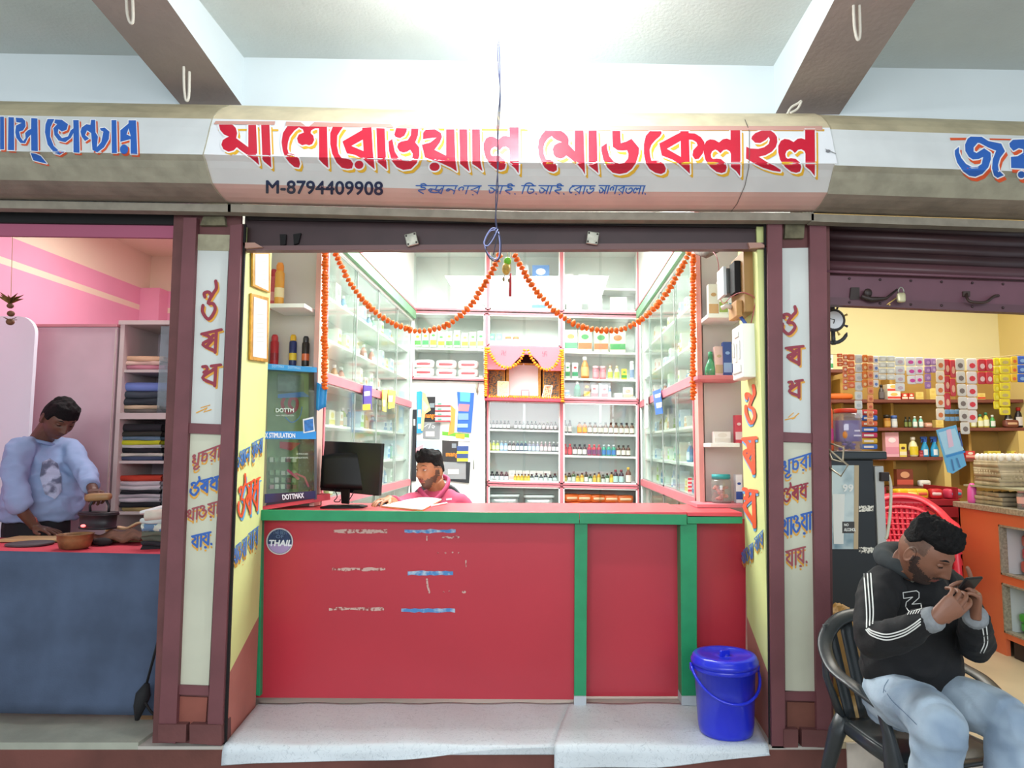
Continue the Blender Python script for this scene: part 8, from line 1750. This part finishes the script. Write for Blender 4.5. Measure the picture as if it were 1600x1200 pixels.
hand(b, wrR, Vector((.93, -.25, -.12)), Vector((0, 0, -1)), -1, s=1.08, spread=.15, curls=[(.08, .1, .1)]*4, thumb=(.5, .0))
gp = Vector((Q(151, 826, 4.14).x, 4.15, zi+.075))+Vector((.02, 0, .18)); wrL2 = wrL
hand(b, wrL, (gp-wrL+Vector((0, -.01, .02))), Vector((-.2, .2, -.9)), 1, s=1.08, curls=[(.9, 1.1, .8)]*4, thumb=(.3, .6))
body = remesh(b, .0045, 1); paint(body, headmat(MHi, 0)); build('body', body, [m_skd, M('lip_dark', '5a3430', .5), m_stub, m_fade], parent=t)
b = hairmesh(MH, .016, .009, 3, .045, .005, .8, .012); build('hair', b, m_hair, parent=t); eyes(MH, t, (0, 1, -1), .8, m_skd); brows(MH, t)
m_sw = M('sweat_blue', '8aa0c4', .85, .08, 5)
b = MB(); b.loft([(P(60, 812, 4.58), (.205, .03, 0), (.0, .15, 0)), (P(66, 790, 4.58), (.225, .03, 0), (.0, .17, 0)), (P(68, 750, 4.58), (.20, .03, 0), (0, .15, 0)), (P(66, 718, 4.58), (.18, .04, 0), (0, .13, 0)), (P(62, 699, 4.57), (.13, .04, 0), (0, .10, 0)), (P(60, 686, 4.57), (.085, 0, 0), (0, .075, 0))], 26)
for pts, rs in (([P(45, 702, 4.5), shR, shR.lerp(elR, .5)+Vector((-.02, 0, 0)), elR, elR.lerp(wrR, .28)], [.08, .076, .068, .062, .054]), ([P(85, 702, 4.62), shL, shL.lerp(elL, .5), elL, elL.lerp(wrL, .75)], [.08, .074, .064, .056, .046])):
    q = smooth(pts, 4); R_ = []
    for i in range(len(q)): x = i/(len(q)-1)*4; j = min(3, int(x)); R_.append(rs[j]+(rs[j+1]-rs[j])*(x-j))
    b.tube(q, R_, 18)
sw = remesh(b, .009, 4, cloth_wr(.014, 9, 22, (1, 1, 1.3))); build('sweatshirt', sw, m_sw, parent=t); TS = bvh(sw)
i = Ink(); i.poly([(66, 722), (78, 716), (90, 724), (96, 745), (96, 768), (86, 780), (70, 772), (62, 745)]); pr_ = build('chest_print', i.mb(lambda x, y: drape(TS, x, y, .007, 4.4), [('x', v) for v in range(60, 100, 4)]+[('y', v) for v in range(714, 784, 4)]), M('print_pale', 'aab2cc', .8, .2, 16, h2='5a6078', thr=(.45, .6)), parent=t)
b = MB(); nk = P(62, 690, 4.55); b.tube([nk+Vector((.088*math.cos(q), .075*math.sin(q), -.012*math.sin(q)-.02*math.cos(q))) for q in [2*math.pi*k/18 for k in range(18)]], .012, 8, closed=True); build('neckband', b, cm('7f96bc', .85), parent=t)
b = MB(); b.tube([wrR+(elR-wrR)*.22+Vector((.03*math.cos(q), .0, .03*math.sin(q))) for q in [2*math.pi*k/12 for k in range(12)]], .004, 5, closed=True); build('wrist_thread', b, cm('a8483a'), parent=t)
m_tr = M('trouser_black', '17181c', .85); b = MB(); b.loft([(P(55, 870, 4.6), (.19, 0, 0), (0, .13, 0)), (P(56, 830, 4.6), (.20, 0, 0), (0, .135, 0)), (P(58, 808, 4.59), (.195, 0, 0), (0, .13, 0))], 22)
for x in (35, 78): c = P(x, 860, 4.6); b.tube([c, Vector((c.x, 4.62, .55)), Vector((c.x, 4.65, .2))], [.105, .08, .065], 16)
build('trousers', remesh(b, .012, 3, cloth_wr(.006)), m_tr, parent=t)
for x in (35, 78): c = P(x, 860, 4.6); b = MB(); b.loft([(Vector((c.x, 4.58, .157+z)), (w_, 0, 0), (0, l_, 0)) for z, w_, l_ in ((0, .045, .13), (.03, .05, .13), (.07, .04, .08))], 16); build('shoe', b, cm('2a2624'), parent=t)
